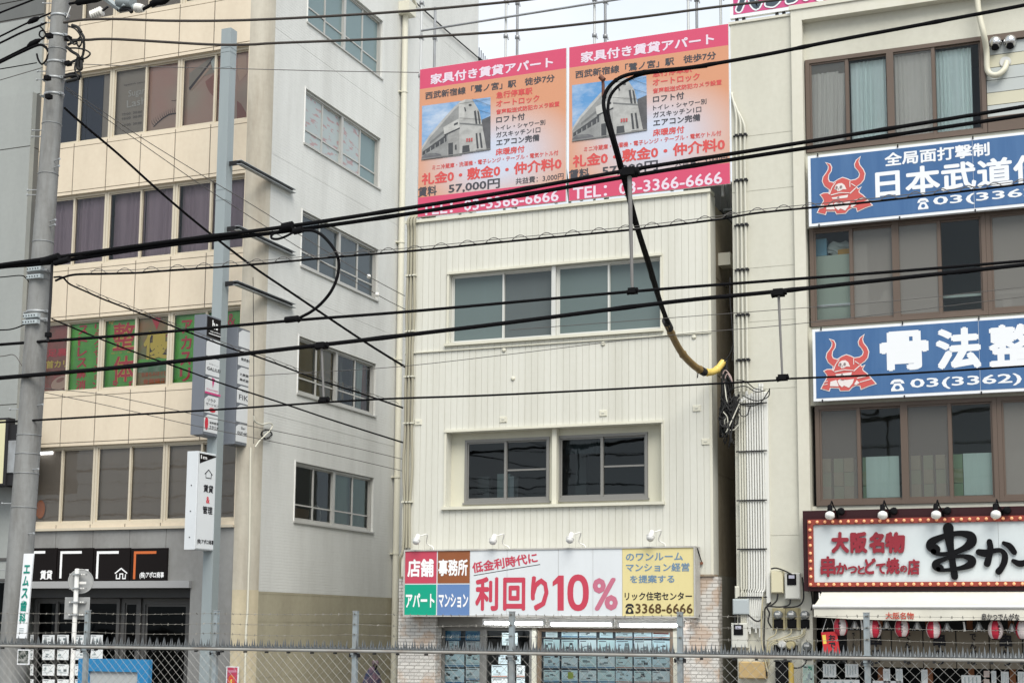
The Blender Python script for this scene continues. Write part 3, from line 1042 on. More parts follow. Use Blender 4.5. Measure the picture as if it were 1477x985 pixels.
shell(mb, XG - 6, XG - 0.16, 28.09, 38, 0, zt_ + 5, M_gp, part=31)
mb.box(XG - 5.9, XG - 0.16, Yn + 0.151, 27.92, zs - 0.2, zs - 0.03, M_gp)
mb.build('rear_walls', nb)
mb = MB(FN)
for v in (808, 838):
    z = P(5, v, Yn).z
    mb.box(XG - 6, P(14, v, Yn).x, z, z + 0.06, 0.001, 0.03, M_shopfr)
mb.quad(P(-30, 900, Yn).x, P(8, 900, Yn).x, 0.1, P(8, 840, Yn).z, -0.1, M_shopgl)
mb.build('shop_window', nb)
# projecting sign on the grey building
t_ = thing('projecting_sign', tuple(P(4, 705, 27.0)), 'pale yellow projecting sign with black edge, cut off at the left border', 'sign')
mb = MB(front(27.0))
x0, x1, z0, z1 = R4(-60, 606, 703, 9, 27.0)
mb.bbox(x0, x1, z0, z1, -0.25, 0, M_dark)
mb.build('cabinet', t_)
mb = MB(front(27.0))
mb.quad(x0 + 0.06, x1 - 0.06, z0 + 0.06, z1 - 0.06, 0.004, mat('pale_yellow_face', (0.6, 0.57, 0.36), 0.4))
mb.build('face', t_)
mb = MB()
for v0, v1 in ((613, 640), (680, 700)):
    z0b, z1b = P(9, v1, 27.1).z, P(9, v0, 27.1).z
    mb.box(x1 - 0.3, x1 + 0.28, 27.08, Yn, z0b, z1b, M_dark)
z0b, z1b = P(9, 682, 27.1).z, P(9, 636, 27.1).z
mb.box(x1 + 0.001, x1 + 0.22, 27.05, 27.5, z0b, z1b, M_steel)
mb.build('bracket', t_)

# ================================================================ signs of the office block
M_blackface = mat('black_sign_face', (0.011, 0.009, 0.009), 0.5)
M_whtx = mat('white_lettering', (0.82, 0.82, 0.82), 0.4)
brds = [(30, 80.6), (82, 133), (134.5, 186.5), (188, 240.5)]
labs = ['black fascia board with two white Japanese characters, half behind the utility pole',
        'black fascia board with plain white corner bracket behind the round road sign',
        'black fascia board with white corner bracket and small white house symbol',
        'black fascia board with orange corner bracket and white company name']
for k, (u0, u1) in enumerate(brds):
    x0, x1, z0, z1 = R4(u0, 790.5, 838, u1, 27.95)
    t_ = thing('fascia_board', ((x0 + x1) / 2, 27.95, z0), labs[k], 'sign', 'black fascia boards over the left shopfront')
    mb = MB(front(27.95))
    mb.bbox(x0, x1, z0, z1, -0.055, 0, M_blackface, 0.01)
    mb.build('board', t_)
    mb = MB(front(27.95))
    mm = M_orangetx if k == 3 else M_whtx
    hh = z1 - z0
    w_ = 0.06
    mb.quad(x0 + 0.09, x0 + 0.70, z1 - 0.07 - w_, z1 - 0.07, 0.004, mm)
    mb.quad(x0 + 0.09, x0 + 0.09 + w_, z1 - 0.70, z1 - 0.071 - w_, 0.004, mm)
    mb.build('corner_mark', t_)
    mb = MB(front(27.95))
    if k == 0:
        mb.text('賃貸', *R4(58, 822, 835.5, 75.5, 27.95), 0.004, M_whtx, 0.03)
    if k == 1:
        mb.text('管理', *R4(110.5, 820, 833.5, 128, 27.95), 0.004, M_whtx, 0.03)
    if k == 2:
        hx0, hx1, hz0, hz1 = R4(166.4, 819.4, 834, 183, 27.95)
        xm, zm = (hx0 + hx1) / 2, hz0 + (hz1 - hz0) * 0.5
        mb.ribbon([(hx0 - 0.01, zm), (xm, hz1), (hx1 + 0.01, zm)], 0.03, 0.004, M_whtx)
        mb.ribbon([(hx0 + 0.035, zm - 0.02), (hx0 + 0.035, hz0), (xm - 0.03, hz0), (xm - 0.03, zm - 0.01), (xm + 0.05, zm - 0.01), (xm + 0.05, hz0), (hx1 - 0.035, hz0), (hx1 - 0.035, zm - 0.02)], 0.025, 0.005, M_whtx)
    if k == 3:
        mb.text('(株)アポロ商事', *R4(201.5, 824.5, 834.5, 236.5, 27.95), 0.004, M_whtx, 0.03)
    mb.build('lettering', t_)

# steel sign post with brackets
YP, XP = 27.0, P(317, 450, 27.0).x
sp = thing('sign_post', (XP, YP, 0.13), 'square blue grey steel post carrying sign boxes at the corner of the cream block', 'post')
M_post = mat('blue_grey_steel', (0.28, 0.318, 0.325), 0.45, 0.1, dirt=(0.22, 0.26, 0.27), amt=0.5, scale=(3, 3, 0.4))
zpt = P(332, 44, YP).z
mb = MB()
mb.box(XP - 0.125, XP + 0.125, YP - 0.125, YP + 0.125, 0.13, zpt, M_post)
mb.box(XP - 0.2, XP + 0.2, YP - 0.2, YP + 0.2, 0.12, 0.16, M_post)
for v in (72, 78, 100, 275, 290):
    z = P(330, v, YP).z
    mb.box(XP - 0.131, XP + 0.131, YP - 0.131, YP + 0.131, z, z + 0.018, M_post)
mb.build('post', sp)
for va, vb in ((232, 281), (318, 371), (402, 446)):
    mb = MB()
    z = PX(420, vb - 4, XC).z
    y1 = PX(420, vb, XC).y
    x = XC + 0.05
    mb.box(XP + 0.126, x - 0.042, YP - 0.02, YP + 0.02, z - 0.05, z + 0.05, M_dark)
    mb.box(x - 0.04, x + 0.08, YP - 0.04, y1, z + 0.036, z + 0.048, M_steel)
    mb.box(x - 0.04, x + 0.08, YP - 0.04, y1, z - 0.048, z - 0.036, M_steel)
    mb.box(x - 0.03, x - 0.015, YP - 0.04, y1, z - 0.036, z + 0.036, M_dark)
    mb.build('wall_bracket', sp)

M_boxgrey = mat('sign_box_grey', (0.15, 0.165, 0.19), 0.4, 0.1, dirt=(0.12, 0.13, 0.15), amt=0.4)
M_tenant = mat('tenant_panel_white', (0.66, 0.68, 0.69), 0.35, dirt=(0.5, 0.5, 0.5), amt=0.3)
M_ink = mat('black_lettering', (0.03, 0.03, 0.035), 0.4)
M_pink = mat('magenta_print', (0.55, 0.06, 0.2), 0.4)
M_redp = mat('red_print', (0.55, 0.03, 0.05), 0.4)

def tenant_box(name, label, xf, y0, y1, z0, z1, th, rows, group):
    t_ = thing(name, (xf - th / 2, (y0 + y1) / 2, z0), label, 'sign', group)
    T = side(xf)
    mb = MB(T)
    mb.bbox(y0, y1, z0, z1, -th, 0, M_boxgrey, 0.012)
    mb.box(y0 + 0.1, y1 - 0.1, z0 + 0.3, z0 + 0.36, -th - 0.2 if False else -th + 0.02, -th + 0.03, M_boxgrey)
    mb.build('cabinet', t_)
    n = len(rows)
    w = y1 - y0
    zz = z1 - 0.04
    hs = [r[0] for r in rows]
    tot = sum(hs)
    for k, (hh, kind, txts) in enumerate(rows):
        h = (z1 - z0 - 0.08) * hh / tot
        b0, b1 = zz - h + 0.03, zz
        zz -= h
        mb = MB(T)
        a0, a1 = y0 + 0.035, y1 - 0.03
        if kind == 'black':
            mb.quad(a0, a1, b0, b1, 0.004, M_blackface)
        else:
            mb.poly([(a0, b0), (a1, b0), (a1, b1), (a0 + 0.22 * w, b1), (a0, b1 - 0.09)], 0.004, M_tenant)
        for (s, fa0, fb0, fa1, fb1, mm, bo) in txts:
            A0, A1 = a0 + (a1 - a0) * fa0, a0 + (a1 - a0) * fa1
            B0, B1 = b0 + (b1 - b0) * fb0, b0 + (b1 - b0) * fb1
            if s == '#bar':
                mb.quad(A0, A1, B0, B1, 0.007, mm)
            elif s == '#oval':
                mb.ellipse((A0 + A1) / 2, (B0 + B1) / 2, (A1 - A0) / 2, (B1 - B0) / 2, 0.007, mm)
            elif s == '#tri':
                mb.poly([(A0, B1), (A1, B1 - 0.02), (A0 + 0.04, B0)], 0.007, mm)
            else:
                mb.text(s, A0, A1, B0, B1, 0.0085 if mm is M_whtx else 0.007, mm, bo)
        mb.build('panel', t_)
    return t_

xs1 = XP + 0.12
a = PX(294, 560, xs1); b = PX(319, 560, xs1)
zt1, zb1 = PX(294.5, 451.5, xs1).z, PX(292, 626, xs1).z
rows = [(1.15, 'black', [('h', .32, .45, .5, .9, M_whtx, .04), ('1', .55, .45, .68, .75, M_whtx, .04), ('———', .12, .16, .9, .2, M_whtx, .01), ('apollo', .2, .26, .85, .36, M_whtx, .01)]),
        (1, 'w', []),
        (1, 'w', [('GALILEI', .08, .28, .94, .46, M_ink, .02), ('デザイン', .2, .6, .8, .68, M_ink, .0)]),
        (1, 'w', [('#tri', .42, .38, .62, .98, M_pink, 0), ('#bar', 0.0, .0, 1, .12, M_pink, 0), ('Concept', .1, .2, .85, .32, M_pink, .01)]),
        (1, 'w', [('リラク', .2, .66, .7, .84, M_ink, .015), ('ゼーション', .1, .44, .9, .6, M_ink, .015), ('#oval', .3, .08, .72, .34, M_redp, 0)]),
        (1, 'w', [('#oval', .06, .1, .28, .85, M_redp, 0), ('音楽教室', .36, .5, .94, .64, M_ink, .015), ('スタジオ', .36, .2, .94, .42, M_ink, .02)])]
tenant_box('tenant_sign', 'grey tenant sign box with a black top panel, in front of the steel post', xs1, a.y, b.y, zb1, zt1, 0.30, rows, 'tenant sign boxes on the steel post')
a = PX(340.5, 560, xs1); b = PX(365, 560, xs1)
zt2, zb2 = PX(343, 471, xs1).z, PX(338, 640, xs1).z
rows = [(1, 'w', []), (1, 'w', [('株式会社', .2, .3, .85, .48, M_ink, .02)]),
        (1, 'w', [('九鉄商事', .14, .5, .9, .66, M_ink, .02), ('株式会社', .14, .2, .9, .36, M_ink, .02)]),
        (1, 'w', [('株式会社', .3, .66, .8, .78, M_ink, .0), ('FIKS', .14, .2, .92, .5, M_ink, .005)]), (1, 'w', []),
        (1.05, 'w', [('Bar', .34, .7, .62, .84, M_ink, .005), ('our-way', .1, .3, .9, .56, M_ink, .01)])]
tenant_box('tenant_sign', 'grey tenant sign box behind the post with six white name panels, no black top', xs1, a.y, b.y, zb2, zt2, 0.30, rows, 'tenant sign boxes on the steel post')
# lower white sign
xs2 = XP + 0.11
a = PX(283.5, 720, xs2); b = PX(313, 720, xs2)
zt3, zb3 = PX(286, 650, xs2).z, PX(281, 792, xs2).z
t_ = thing('rental_sign', (xs2 - .15, a.y, zb3), 'slim white sign box low on the steel post with a house symbol', 'sign')
T = side(xs2)
mb = MB(T)
mb.bbox(a.y, b.y, zb3, zt3, -0.27, 0, mat('white_cabinet', (0.60, 0.63, 0.65), 0.4, dirt=(0.45, 0.47, 0.48), amt=0.4), 0.015)
for z in (zb3 + 0.25, zb3 + 0.8, zb3 + 1.35):
    mb.box(a.y - 0.012, a.y, z, z + 0.02, -0.15, -0.13, M_dark)
mb.box(b.y - 0.1, YP - 0.125, zt3 - 0.2, zt3 - 0.1, -0.2, -0.1, M_post)
mb.build('cabinet', t_)
mb = MB(T)
w_, h_ = b.y - a.y, zt3 - zb3
mb.quad(a.y + 0.03, b.y - 0.03, zb3 + 0.03, zt3 - 0.03, 0.004, mat('white_sign_face', (0.72, 0.75, 0.77), 0.35))
mb.build('face', t_)
mb = MB(T)
f = lambda p, q: (a.y + w_ * p, zt3 - h_ * q)
mb.poly([f(.06, .02), f(.96, .02), f(.08, .125)], 0.007, M_blackface)
def sx_(s, p0, q0, p1, q1, m, bo=0.03, c=0.007):
    A, B = f(p0, q1), f(p1, q0)
    mb.text(s, A[0], B[0], A[1], B[1], c, m, bo)
sx_('1m', .12, .035, .42, .075, M_whtx, c=0.010)
sx_('賃貸', .3, .33, .78, .41, M_ink)
sx_('&', .45, .45, .62, .52, M_redtx)
sx_('管理', .3, .55, .78, .63, M_ink)
sx_('(株)アポロ商事', .08, .89, .9, .945, M_ink)
xm = .53
mb.ribbon([f(.34, .225), f(xm, .175), f(.72, .225)], 0.022, 0.007, M_ink)
mb.ribbon([f(.40, .215), f(.40, .26), f(.66, .26), f(.66, .215)], 0.018, 0.008, M_ink)
mb.build('lettering', t_)
# ================================================================ centre building: cream clad four storey shop
F28 = front(28.0)
CX0, CX1 = P(586, 450).x, P(1025.5, 450).x
Z_COP0 = (P(606.9, 321.9).z + P(1023.7, 277.3).z) / 2
Z_COP1 = P(1025, 272.7).z
Z_CLAD = P(1015, 828).z
clad = thing('clad_building', ((CX0 + CX1) / 2, 28, 0), 'narrow cream clad building with grooved siding under two red billboards', 'building')
M_clad = mat('cream_siding', (0.60, 0.595, 0.53), 0.5, dirt=(0.48, 0.47, 0.40), amt=0.65, scale=(2.6, 2.6, 0.13), speck=0.05)
M_trim = mat('cream_trim', (0.63, 0.615, 0.515), 0.5, dirt=(0.45, 0.43, 0.33), amt=0.5, scale=(1, 1, 0.4))
M_recess = mat('recess_render', (0.56, 0.545, 0.44), 0.6, dirt=(0.42, 0.4, 0.3), amt=0.5)
A0, A1 = P(648, 450).x, P(953, 430).x
AZ0, AZ1 = P(650, 495.5).z, P(954, 369).z
B0_, B1_ = P(644, 680).x, P(954.5, 660).x
BZ0, BZ1 = P(644, 731).z, P(955.5, 609.5).z
gro = []
x = CX0 + 0.10
while x < CX1 - 0.05:
    gro.append((x, x + 0.009))
    x += 0.1405
mb = MB(F28)
holes = [(A0, A1, AZ0, AZ1), (B0_, B1_, BZ0, BZ1)]
zflash = P(1020, 480).z
def safe(gs):
    return [g for g in gs if all(min(abs(g[0] - h), abs(g[1] - h)) > 0.012 for h in (A0, A1, B0_, B1_))]
mb.wall(CX0, CX1, Z_CLAD, Z_COP0, holes, M_clad, t=0.30, ag=safe(gro), gd=0.010)
mb.build('front_siding', clad)
# coping, flashing band, corner boards
mb = MB(F28)
mb.box(CX0 - 0.05, CX1 + 0.02, Z_COP0 + 0.002, Z_COP1, -0.3, 0.05, M_trim)
mb.build('coping', clad)
mb = MB(F28)
mb.box(CX0 - 0.01, CX1 + 0.01, zflash - 0.01, zflash + 0.012, 0.002, 0.035, M_trim)
mb.box(CX1 - 0.05, CX1 + 0.006, Z_CLAD, Z_COP0, 0.002, 0.012, M_trim)
mb.box(CX0 - 0.006, CX0 + 0.06, Z_CLAD, Z_COP0, 0.002, 0.014, M_trim)
mb.box(CX0, CX1 + 0.02, Z_CLAD - 0.04, Z_CLAD - 0.002, -0.25, 0.03, mat('rusty_flashing', (0.3, 0.26, 0.2), 0.7, dirt=(0.16, 0.07, 0.03), amt=0.9, scale=(5, 5, 5)))
# window surrounds
for (a0, a1, z0, z1) in holes:
    mb.box(a0 - 0.05, a1 + 0.04, z1 + 0.0, z1 + 0.05, 0.002, 0.05, M_trim)
    mb.box(a0 - 0.05, a0 - 0.001, z0, z1 - 0.001, 0.002, 0.03, M_trim)
    mb.box(a1 + 0.001, a1 + 0.04, z0, z1 - 0.001, 0.002, 0.03, M_trim)
    mb.box(a0 - 0.09, a1 + 0.06, z0 - 0.06, z0 - 0.002, -0.05, 0.07, M_trim)
mb.build('trim', clad)
# right side wall: cladding return, then sooty mortar
xs_ = CX1
yA = PX(1033.5, 500, xs_).y
mb = MB(side(xs_))
mb.wall(28.3, yA, Z_CLAD, Z_COP0, [], M_clad, t=0.2, c=0.0, ag=[])
mb.build('side_siding', clad)
M_soot = mat('sooty_mortar', (0.33, 0.285, 0.21), 0.85, dirt=(0.17, 0.14, 0.10), amt=0.9, scale=(1.5, 1.5, 0.6), speck=0.2)
M_alley = mat('alley_render', (0.36, 0.345, 0.28), 0.85, dirt=(0.18, 0.17, 0.14), amt=0.9, scale=(1.5, 1.5, 0.6), speck=0.2)
mb = MB(side(xs_ - 0.03))
mb.wall(28.31, 38, 0, Z_CLAD, [], M_alley, t=0.2)
mb.wall(yA + 0.003, 38, Z_CLAD + 0.002, Z_COP1 - 0.2, [], M_soot, t=0.2, bg=[(Z_CLAD + 2.0 * k, Z_CLAD + 2.0 * k + 0.02) for k in range(1, 4)])
mb.build('side_wall', clad)
mb = MB()
flo = [AZ0 - 0.8, BZ0 - 0.8, Z_CLAD + 0.15]
shell(mb, CX0, CX1 - 0.24, 28.302, 38, 0, Z_COP0, M_clad, floors=flo, right=False, part=31.0)
mb.build('rear_walls', clad)
# small hood on the side wall
mb = MB()
hp = PX(1036, 372, xs_ - .03)
mb.box(xs_ - 0.03, xs_ + 0.22, hp.y, hp.y + 0.35, hp.z - 0.16, hp.z + 0.1, M_trim)
mb.build('vent_hood', clad)
# vents on the front
for u, v in ((740, 546), (870, 496), (727, 505), (1001, 486)):
    mb = MB(F28)
    p = P(u, v)
    mb.lathe([(0, 0.045), (0.02, 0.045), (0.03, 0.02)], (p.x, 28.0, p.z), (0, -1, 0), M_trim, 12)
    mb.build('vent_cap', clad)
for u, v in ((603.6, 609), (726, 605), (870, 596), (1005, 589), (1018, 637)):
    mb = MB(F28)
    p = P(u, v)
    mb.bbox(p.x - 0.08, p.x + 0.08, p.z - 0.06, p.z + 0.06, 0, 0.02, M_trim, 0.008)
    mb.box(p.x - 0.03, p.x + 0.03, p.z + 0.0, p.z + 0.015, 0.02, 0.03, M_clad)
    mb.build('wall_plate', clad)

M_tealgl = glass('teal_frosted_glass', (0.42, 0.55, 0.58), 0.06, 0.12, 0.35, (0.165, 0.215, 0.21))
M_tealgl2 = glass('teal_frosted_darker', (0.36, 0.45, 0.48), 0.06, 0.1, 0.4, (0.14, 0.165, 0.165))
M_pale = mat('pale_aluminium', (0.6, 0.6, 0.56), 0.35, 0.25)
# upper window (two units)
am = P(798, 420).x
w = window(clad, F28, A0 + 0.006, am - 0.045, AZ0 + 0.006, AZ1 - 0.006, -0.10, M_pale, M_tealgl, fw=0.035, sash=((P(722, 440).x - A0) / (am - 0.06 - A0),), sw=0.036, d=0.12, gls=[M_tealgl, M_tealgl2])
for u in (692, 763.5):
    mb = MB(F28)
    x = P(u, 440).x
    mb.box(x - 0.022, x + 0.022, AZ0 + 0.07, AZ1 - 0.07, -0.30, -0.27, M_white)
    mb.build('inner_sash', w)
w = window(clad, F28, am + 0.045, A1 - 0.006, AZ0 + 0.006, AZ1 - 0.006, -0.10, M_pale, M_tealgl, fw=0.035, sash=((P(876, 430).x - am - 0.06) / (A1 - am - 0.06),), sw=0.036, d=0.12)
mb = MB(F28)
mb.box(am - 0.042, am + 0.042, AZ0 + 0.001, AZ1 - 0.001, -0.2, -0.02, M_pale)
mb.build('window_post', clad)
# lower recess: back wall with two windows
yR = 28.24
FR = front(yR)
bx = []
wl = []
for (u0, vt, vb, u1, spl, vbar) in ((670.3, 634.7, 725.6, 792.7, 728.8, 676), (804.6, 628.5, 721.5, 934.8, 868, 671)):
    x0, x1, z0, z1 = R4(u0, vt, vb, u1, yR)
    wl.append((x0, x1, z0, z1, (P(spl, 680, yR).x - x0) / (x1 - x0)))
mb = MB(FR)
mb.wall(B0_ - 0.2, B1_ + 0.2, BZ0 - 0.1, BZ1 + 0.1, [q[:4] for q in wl], M_recess, t=0.12)
bm2 = P(797, 680).x
mb.box(bm2 - 0.05, bm2 + 0.05, BZ0 + 0.001, BZ1 - 0.001, 0.001, 0.15, M_trim)
mb.build('recess_wall', clad)
M_grfr = mat('grey_aluminium', (0.22, 0.215, 0.20), 0.4, 0.25)
M_darkgl = glass('dark_glass', (0.5, 0.55, 0.57), 0.05, 0.015)
for k, (x0, x1, z0, z1, s) in enumerate(wl):
    w = window(clad, FR, x0 + 0.004, x1 - 0.004, z0 + 0.004, z1 - 0.004, 0.02, M_grfr, M_darkgl, fw=0.055, sash=(s,), sw=0.05, d=0.11, bars=[(1, 0.5)], sill=0.03)
    mb = MB(FR)
    wd_ = x1 - x0
    if k == 0:
        mb.box(x0 + 0.05, x0 + 0.16 * wd_, z0, z0 + 0.62, -0.75, -0.6, mat('grey_partition', (0.16, 0.17, 0.16), 0.7))
        mb.box(x0 + 0.27 * wd_, x0 + 0.42 * wd_, z0, z0 + 0.66, -0.7, -0.55, mat('pale_file_cabinet', (0.42, 0.5, 0.45), 0.6))
        mb.box(x0 + 0.42 * wd_, x0 + 0.47 * wd_, z0, z0 + 0.6, -0.8, -0.55, M_curt)
        mb.box(x0 + 0.05, x0 + 0.1 * wd_, z0 + 0.25, z0 + 0.28, -0.6, -0.5, M_black)
    else:
        mb.box(x0 + 0.05, x0 + 0.15 * wd_, z0, z0 + 1.1, -1.1, -0.95, mat('grey_partition', (0.16, 0.17, 0.16), 0.7))
    mb.build('stored_furniture', w)
    if k == 1:
        curtain(w, FR, x0 + 0.06, x0 + 0.48 * wd_, z1 - 0.35, z1 - 0.08, -0.3, mat('dark_net', (0.12, 0.14, 0.14), 0.9), 8, 0.03)

# conduits at the left edge bending over the coping
M_cond = mat('weathered_conduit', (0.34, 0.32, 0.24), 0.6, dirt=(0.22, 0.2, 0.15), amt=0.5)
for k in range(3):
    mb = MB()
    x = CX0 + 0.045 + 0.075 * k
    top = Z_COP1
    zb_ = P(580, 790).z
    pts = [(x + 0.25 + 0.05 * k, 28.25, top + 0.1), (x + 0.12, 28.05, top + 0.12), (x + 0.02, 27.93, top + 0.04), (x, 27.92, top - 0.12), (x, 27.955, top - 0.3)]
    pts = [Vector(p) for p in pts]
    ws = [0.0, 0.02, -0.015, 0.012, 0.0, 0.03, -0.02, 0.01]
    for j in range(1, 9):
        z = top - 0.3 + (zb_ - top + 0.3) * j / 8
        xx = x + (ws[j - 1] * (k - 1) if j < 8 else 0)
        pts.append(Vector((xx, 27.955, z)))
    if k == 0:
        pts += [Vector((x - 0.06, 27.95, zb_ - 0.2)), Vector((x - 0.12, 28.05, zb_ - 0.45)), Vector((x - 0.12, 28.1, zb_ - 0.7))]
    mb.tube([Vector(q) for q in smooth_path([tuple(p) for p in pts], 3)], 0.03, M_cond, 8)
    for v in (400, 480, 545, 612, 725):
        z = P(586, v).z
        mb.box(x - 0.045, x + 0.045, 27.91, 27.998, z, z + 0.03, M_trim)
    mb.build('conduit', clad)

# brick pillars and shopfront
M_brick = bpy.data.materials.new('painted_brick')
M_brick.use_nodes = True
t = M_brick.node_tree
bs = t.nodes['Principled BSDF']
bs.inputs['Roughness'].default_value = 0.8
gg = t.nodes.new('ShaderNodeNewGeometry'); s1 = t.nodes.new('ShaderNodeSeparateXYZ'); c1 = t.nodes.new('ShaderNodeCombineXYZ'); ad = t.nodes.new('ShaderNodeMath')
t.links.new(gg.outputs['Position'], s1.inputs[0]); t.links.new(s1.outputs[0], ad.inputs[0]); t.links.new(s1.outputs[1], ad.inputs[1])
t.links.new(ad.outputs[0], c1.inputs[0]); t.links.new(s1.outputs[2], c1.inputs[1])
br = t.nodes.new('ShaderNodeTexBrick')
br.inputs['Scale'].default_value = 1; br.inputs['Brick Width'].default_value = 0.22; br.inputs['Row Height'].default_value = 0.07; br.inputs['Mortar Size'].default_value = 0.007
br.inputs['Color1'].default_value = (0.6, 0.58, 0.54, 1); br.inputs['Color2'].default_value = (0.5, 0.48, 0.45, 1); br.inputs['Mortar'].default_value = (0.3, 0.28, 0.25, 1)
t.links.new(c1.outputs[0], br.inputs['Vector'])
nz = t.nodes.new('ShaderNodeTexNoise'); nz.inputs['Scale'].default_value = 2.2; nz.inputs['Detail'].default_value = 8
t.links.new(gg.outputs['Position'], nz.inputs['Vector'])
rp = t.nodes.new('ShaderNodeValToRGB'); rp.color_ramp.elements[0].position = 0.53; rp.color_ramp.elements[0].color = (0, 0, 0, 1); rp.color_ramp.elements[1].position = 0.62; rp.color_ramp.elements[1].color = (0.5, 0.5, 0.5, 1)
t.links.new(nz.outputs[0], rp.inputs[0])
mx = t.nodes.new('ShaderNodeMixRGB'); mx.inputs[2].default_value = (0.4, 0.24, 0.13, 1)
t.links.new(rp.outputs[0], mx.inputs[0]); t.links.new(br.outputs[0], mx.inputs[1]); t.links.new(mx.outputs[0], bs.inputs['Base Color'])
bp = t.nodes.new('ShaderNodeBump'); bp.inputs['Strength'].default_value = 0.8; bp.inputs['Distance'].default_value = 0.015
t.links.new(br.outputs['Fac'], bp.inputs['Height']); bp.invert = True
t.links.new(bp.outputs[0], bs.inputs['Normal'])

SX0, SX1 = P(628, 930).x, P(979, 930).x
LX0 = P(574.5, 900).x
mb = MB(F28)
mb.box(LX0, SX0, 0.13, Z_CLAD - 0.05, -0.3, -0.005, M_brick)
mb.build('brick_pillar', clad)
mb = MB(F28)
mb.box(SX1, P(1036, 860).x, 0.13, Z_CLAD - 0.05, -0.3, -0.005, M_brick)
mb.build('brick_pillar', clad)
Z_SOF = P(800, 905, 28.3).z
mb = MB(F28)
mb.box(SX0 + 0.002, SX1 - 0.002, Z_SOF, Z_CLAD - 0.05, -0.5, -0.1, mat('soffit_board', (0.2, 0.19, 0.17), 0.7))
mb.build('shop_soffit', clad)
# shopfront windows and door
M_shopin = mat('shop_backing', (0.035, 0.045, 0.06), 0.7)
yS = 28.35
FSx = front(yS)
def sxp(u): return P(u, 940, yS).x
M_bronze = mat('bronze_frame', (0.23, 0.17, 0.12), 0.5, 0.2)
for (u0, u1, fr) in ((636, 696, M_grfr), (775, 971, M_bronze)):
    w = window(clad, FSx, sxp(u0), sxp(u1), 0.2, Z_SOF - 0.003, 0.0, fr, M_glass, fw=0.05, sash=(), d=0.1, name='shop_window')
    mb = MB(FSx)
    mb.quad(sxp(u0) + 0.03, sxp(u1) - 0.03, 0.22, Z_SOF - 0.02, -0.12, M_shopin)
    mb.build('backing_board', w)
dr = thing
mb = MB(FSx)
mb.box(sxp(696.5), sxp(702), 0.14, Z_SOF - 0.003, -0.08, 0.02, M_grfr)
mb.box(sxp(764), sxp(768), 0.14, Z_SOF - 0.003, -0.08, 0.02, M_grfr)
mb.box(sxp(702) + 0.001, sxp(764) - 0.001, P(730, 909, yS).z, Z_SOF - 0.003, -0.08, 0.02, M_grfr)
d_ = mb.build('door', clad)
mb = MB(FSx)
mb.quad(sxp(702), sxp(764), 0.14, P(730, 909, yS).z, -0.04, M_darkgl)
mb.build('pane', d_)
for xa_, xb2, co in ((sxp(768.5), sxp(774.5), 0.06), (sxp(628.5), sxp(635.5), 0.03), (sxp(971.5), SX1 - 0.003, 0.03)):
    mb = MB(FSx)
    mb.box(xa_, xb2, 0.14, Z_SOF - 0.003, -0.1, co, M_trim)
    mb.build('door_post', clad)

# lit tubes under the sign
M_tube = mat('lit_tube', (0.9, 0.92, 0.95), 0.4, emit=(0.93, 0.96, 1.0, 8.0))
for k, (u0, u1, v0) in enumerate(((697, 786, 898.2), (793, 885, 899.8), (892, 987, 901.2))):
    p, q = P(u0, v0, 27.8), P(u1, v0 + 0.6, 27.8)
    t_ = thing('tube_lamp', tuple(p), ('lit fluorescent tube under the shop sign, nearest the left brick pillar', 'lit fluorescent tube under the middle of the shop sign', 'lit fluorescent tube under the yellow end of the shop sign')[k], 'lamp', 'fluorescent tubes under the shop sign')
    mb = MB()
    mb.tube([(p.x + 0.04, 27.8, p.z), (q.x - 0.04, 27.8, p.z)], 0.028, M_tube, 10)
    mb.build('tube', t_)
    mb = MB()
    mb.box(p.x, q.x, 27.76, 27.84, p.z + 0.035, p.z + 0.09, M_white)
    mb.box(p.x, p.x + 0.04, 27.765, 27.835, p.z - 0.03, p.z + 0.034, M_white)
    mb.box(q.x - 0.04, q.x, 27.765, 27.835, p.z - 0.03, p.z + 0.034, M_white)
    mb.build('batten', t_)

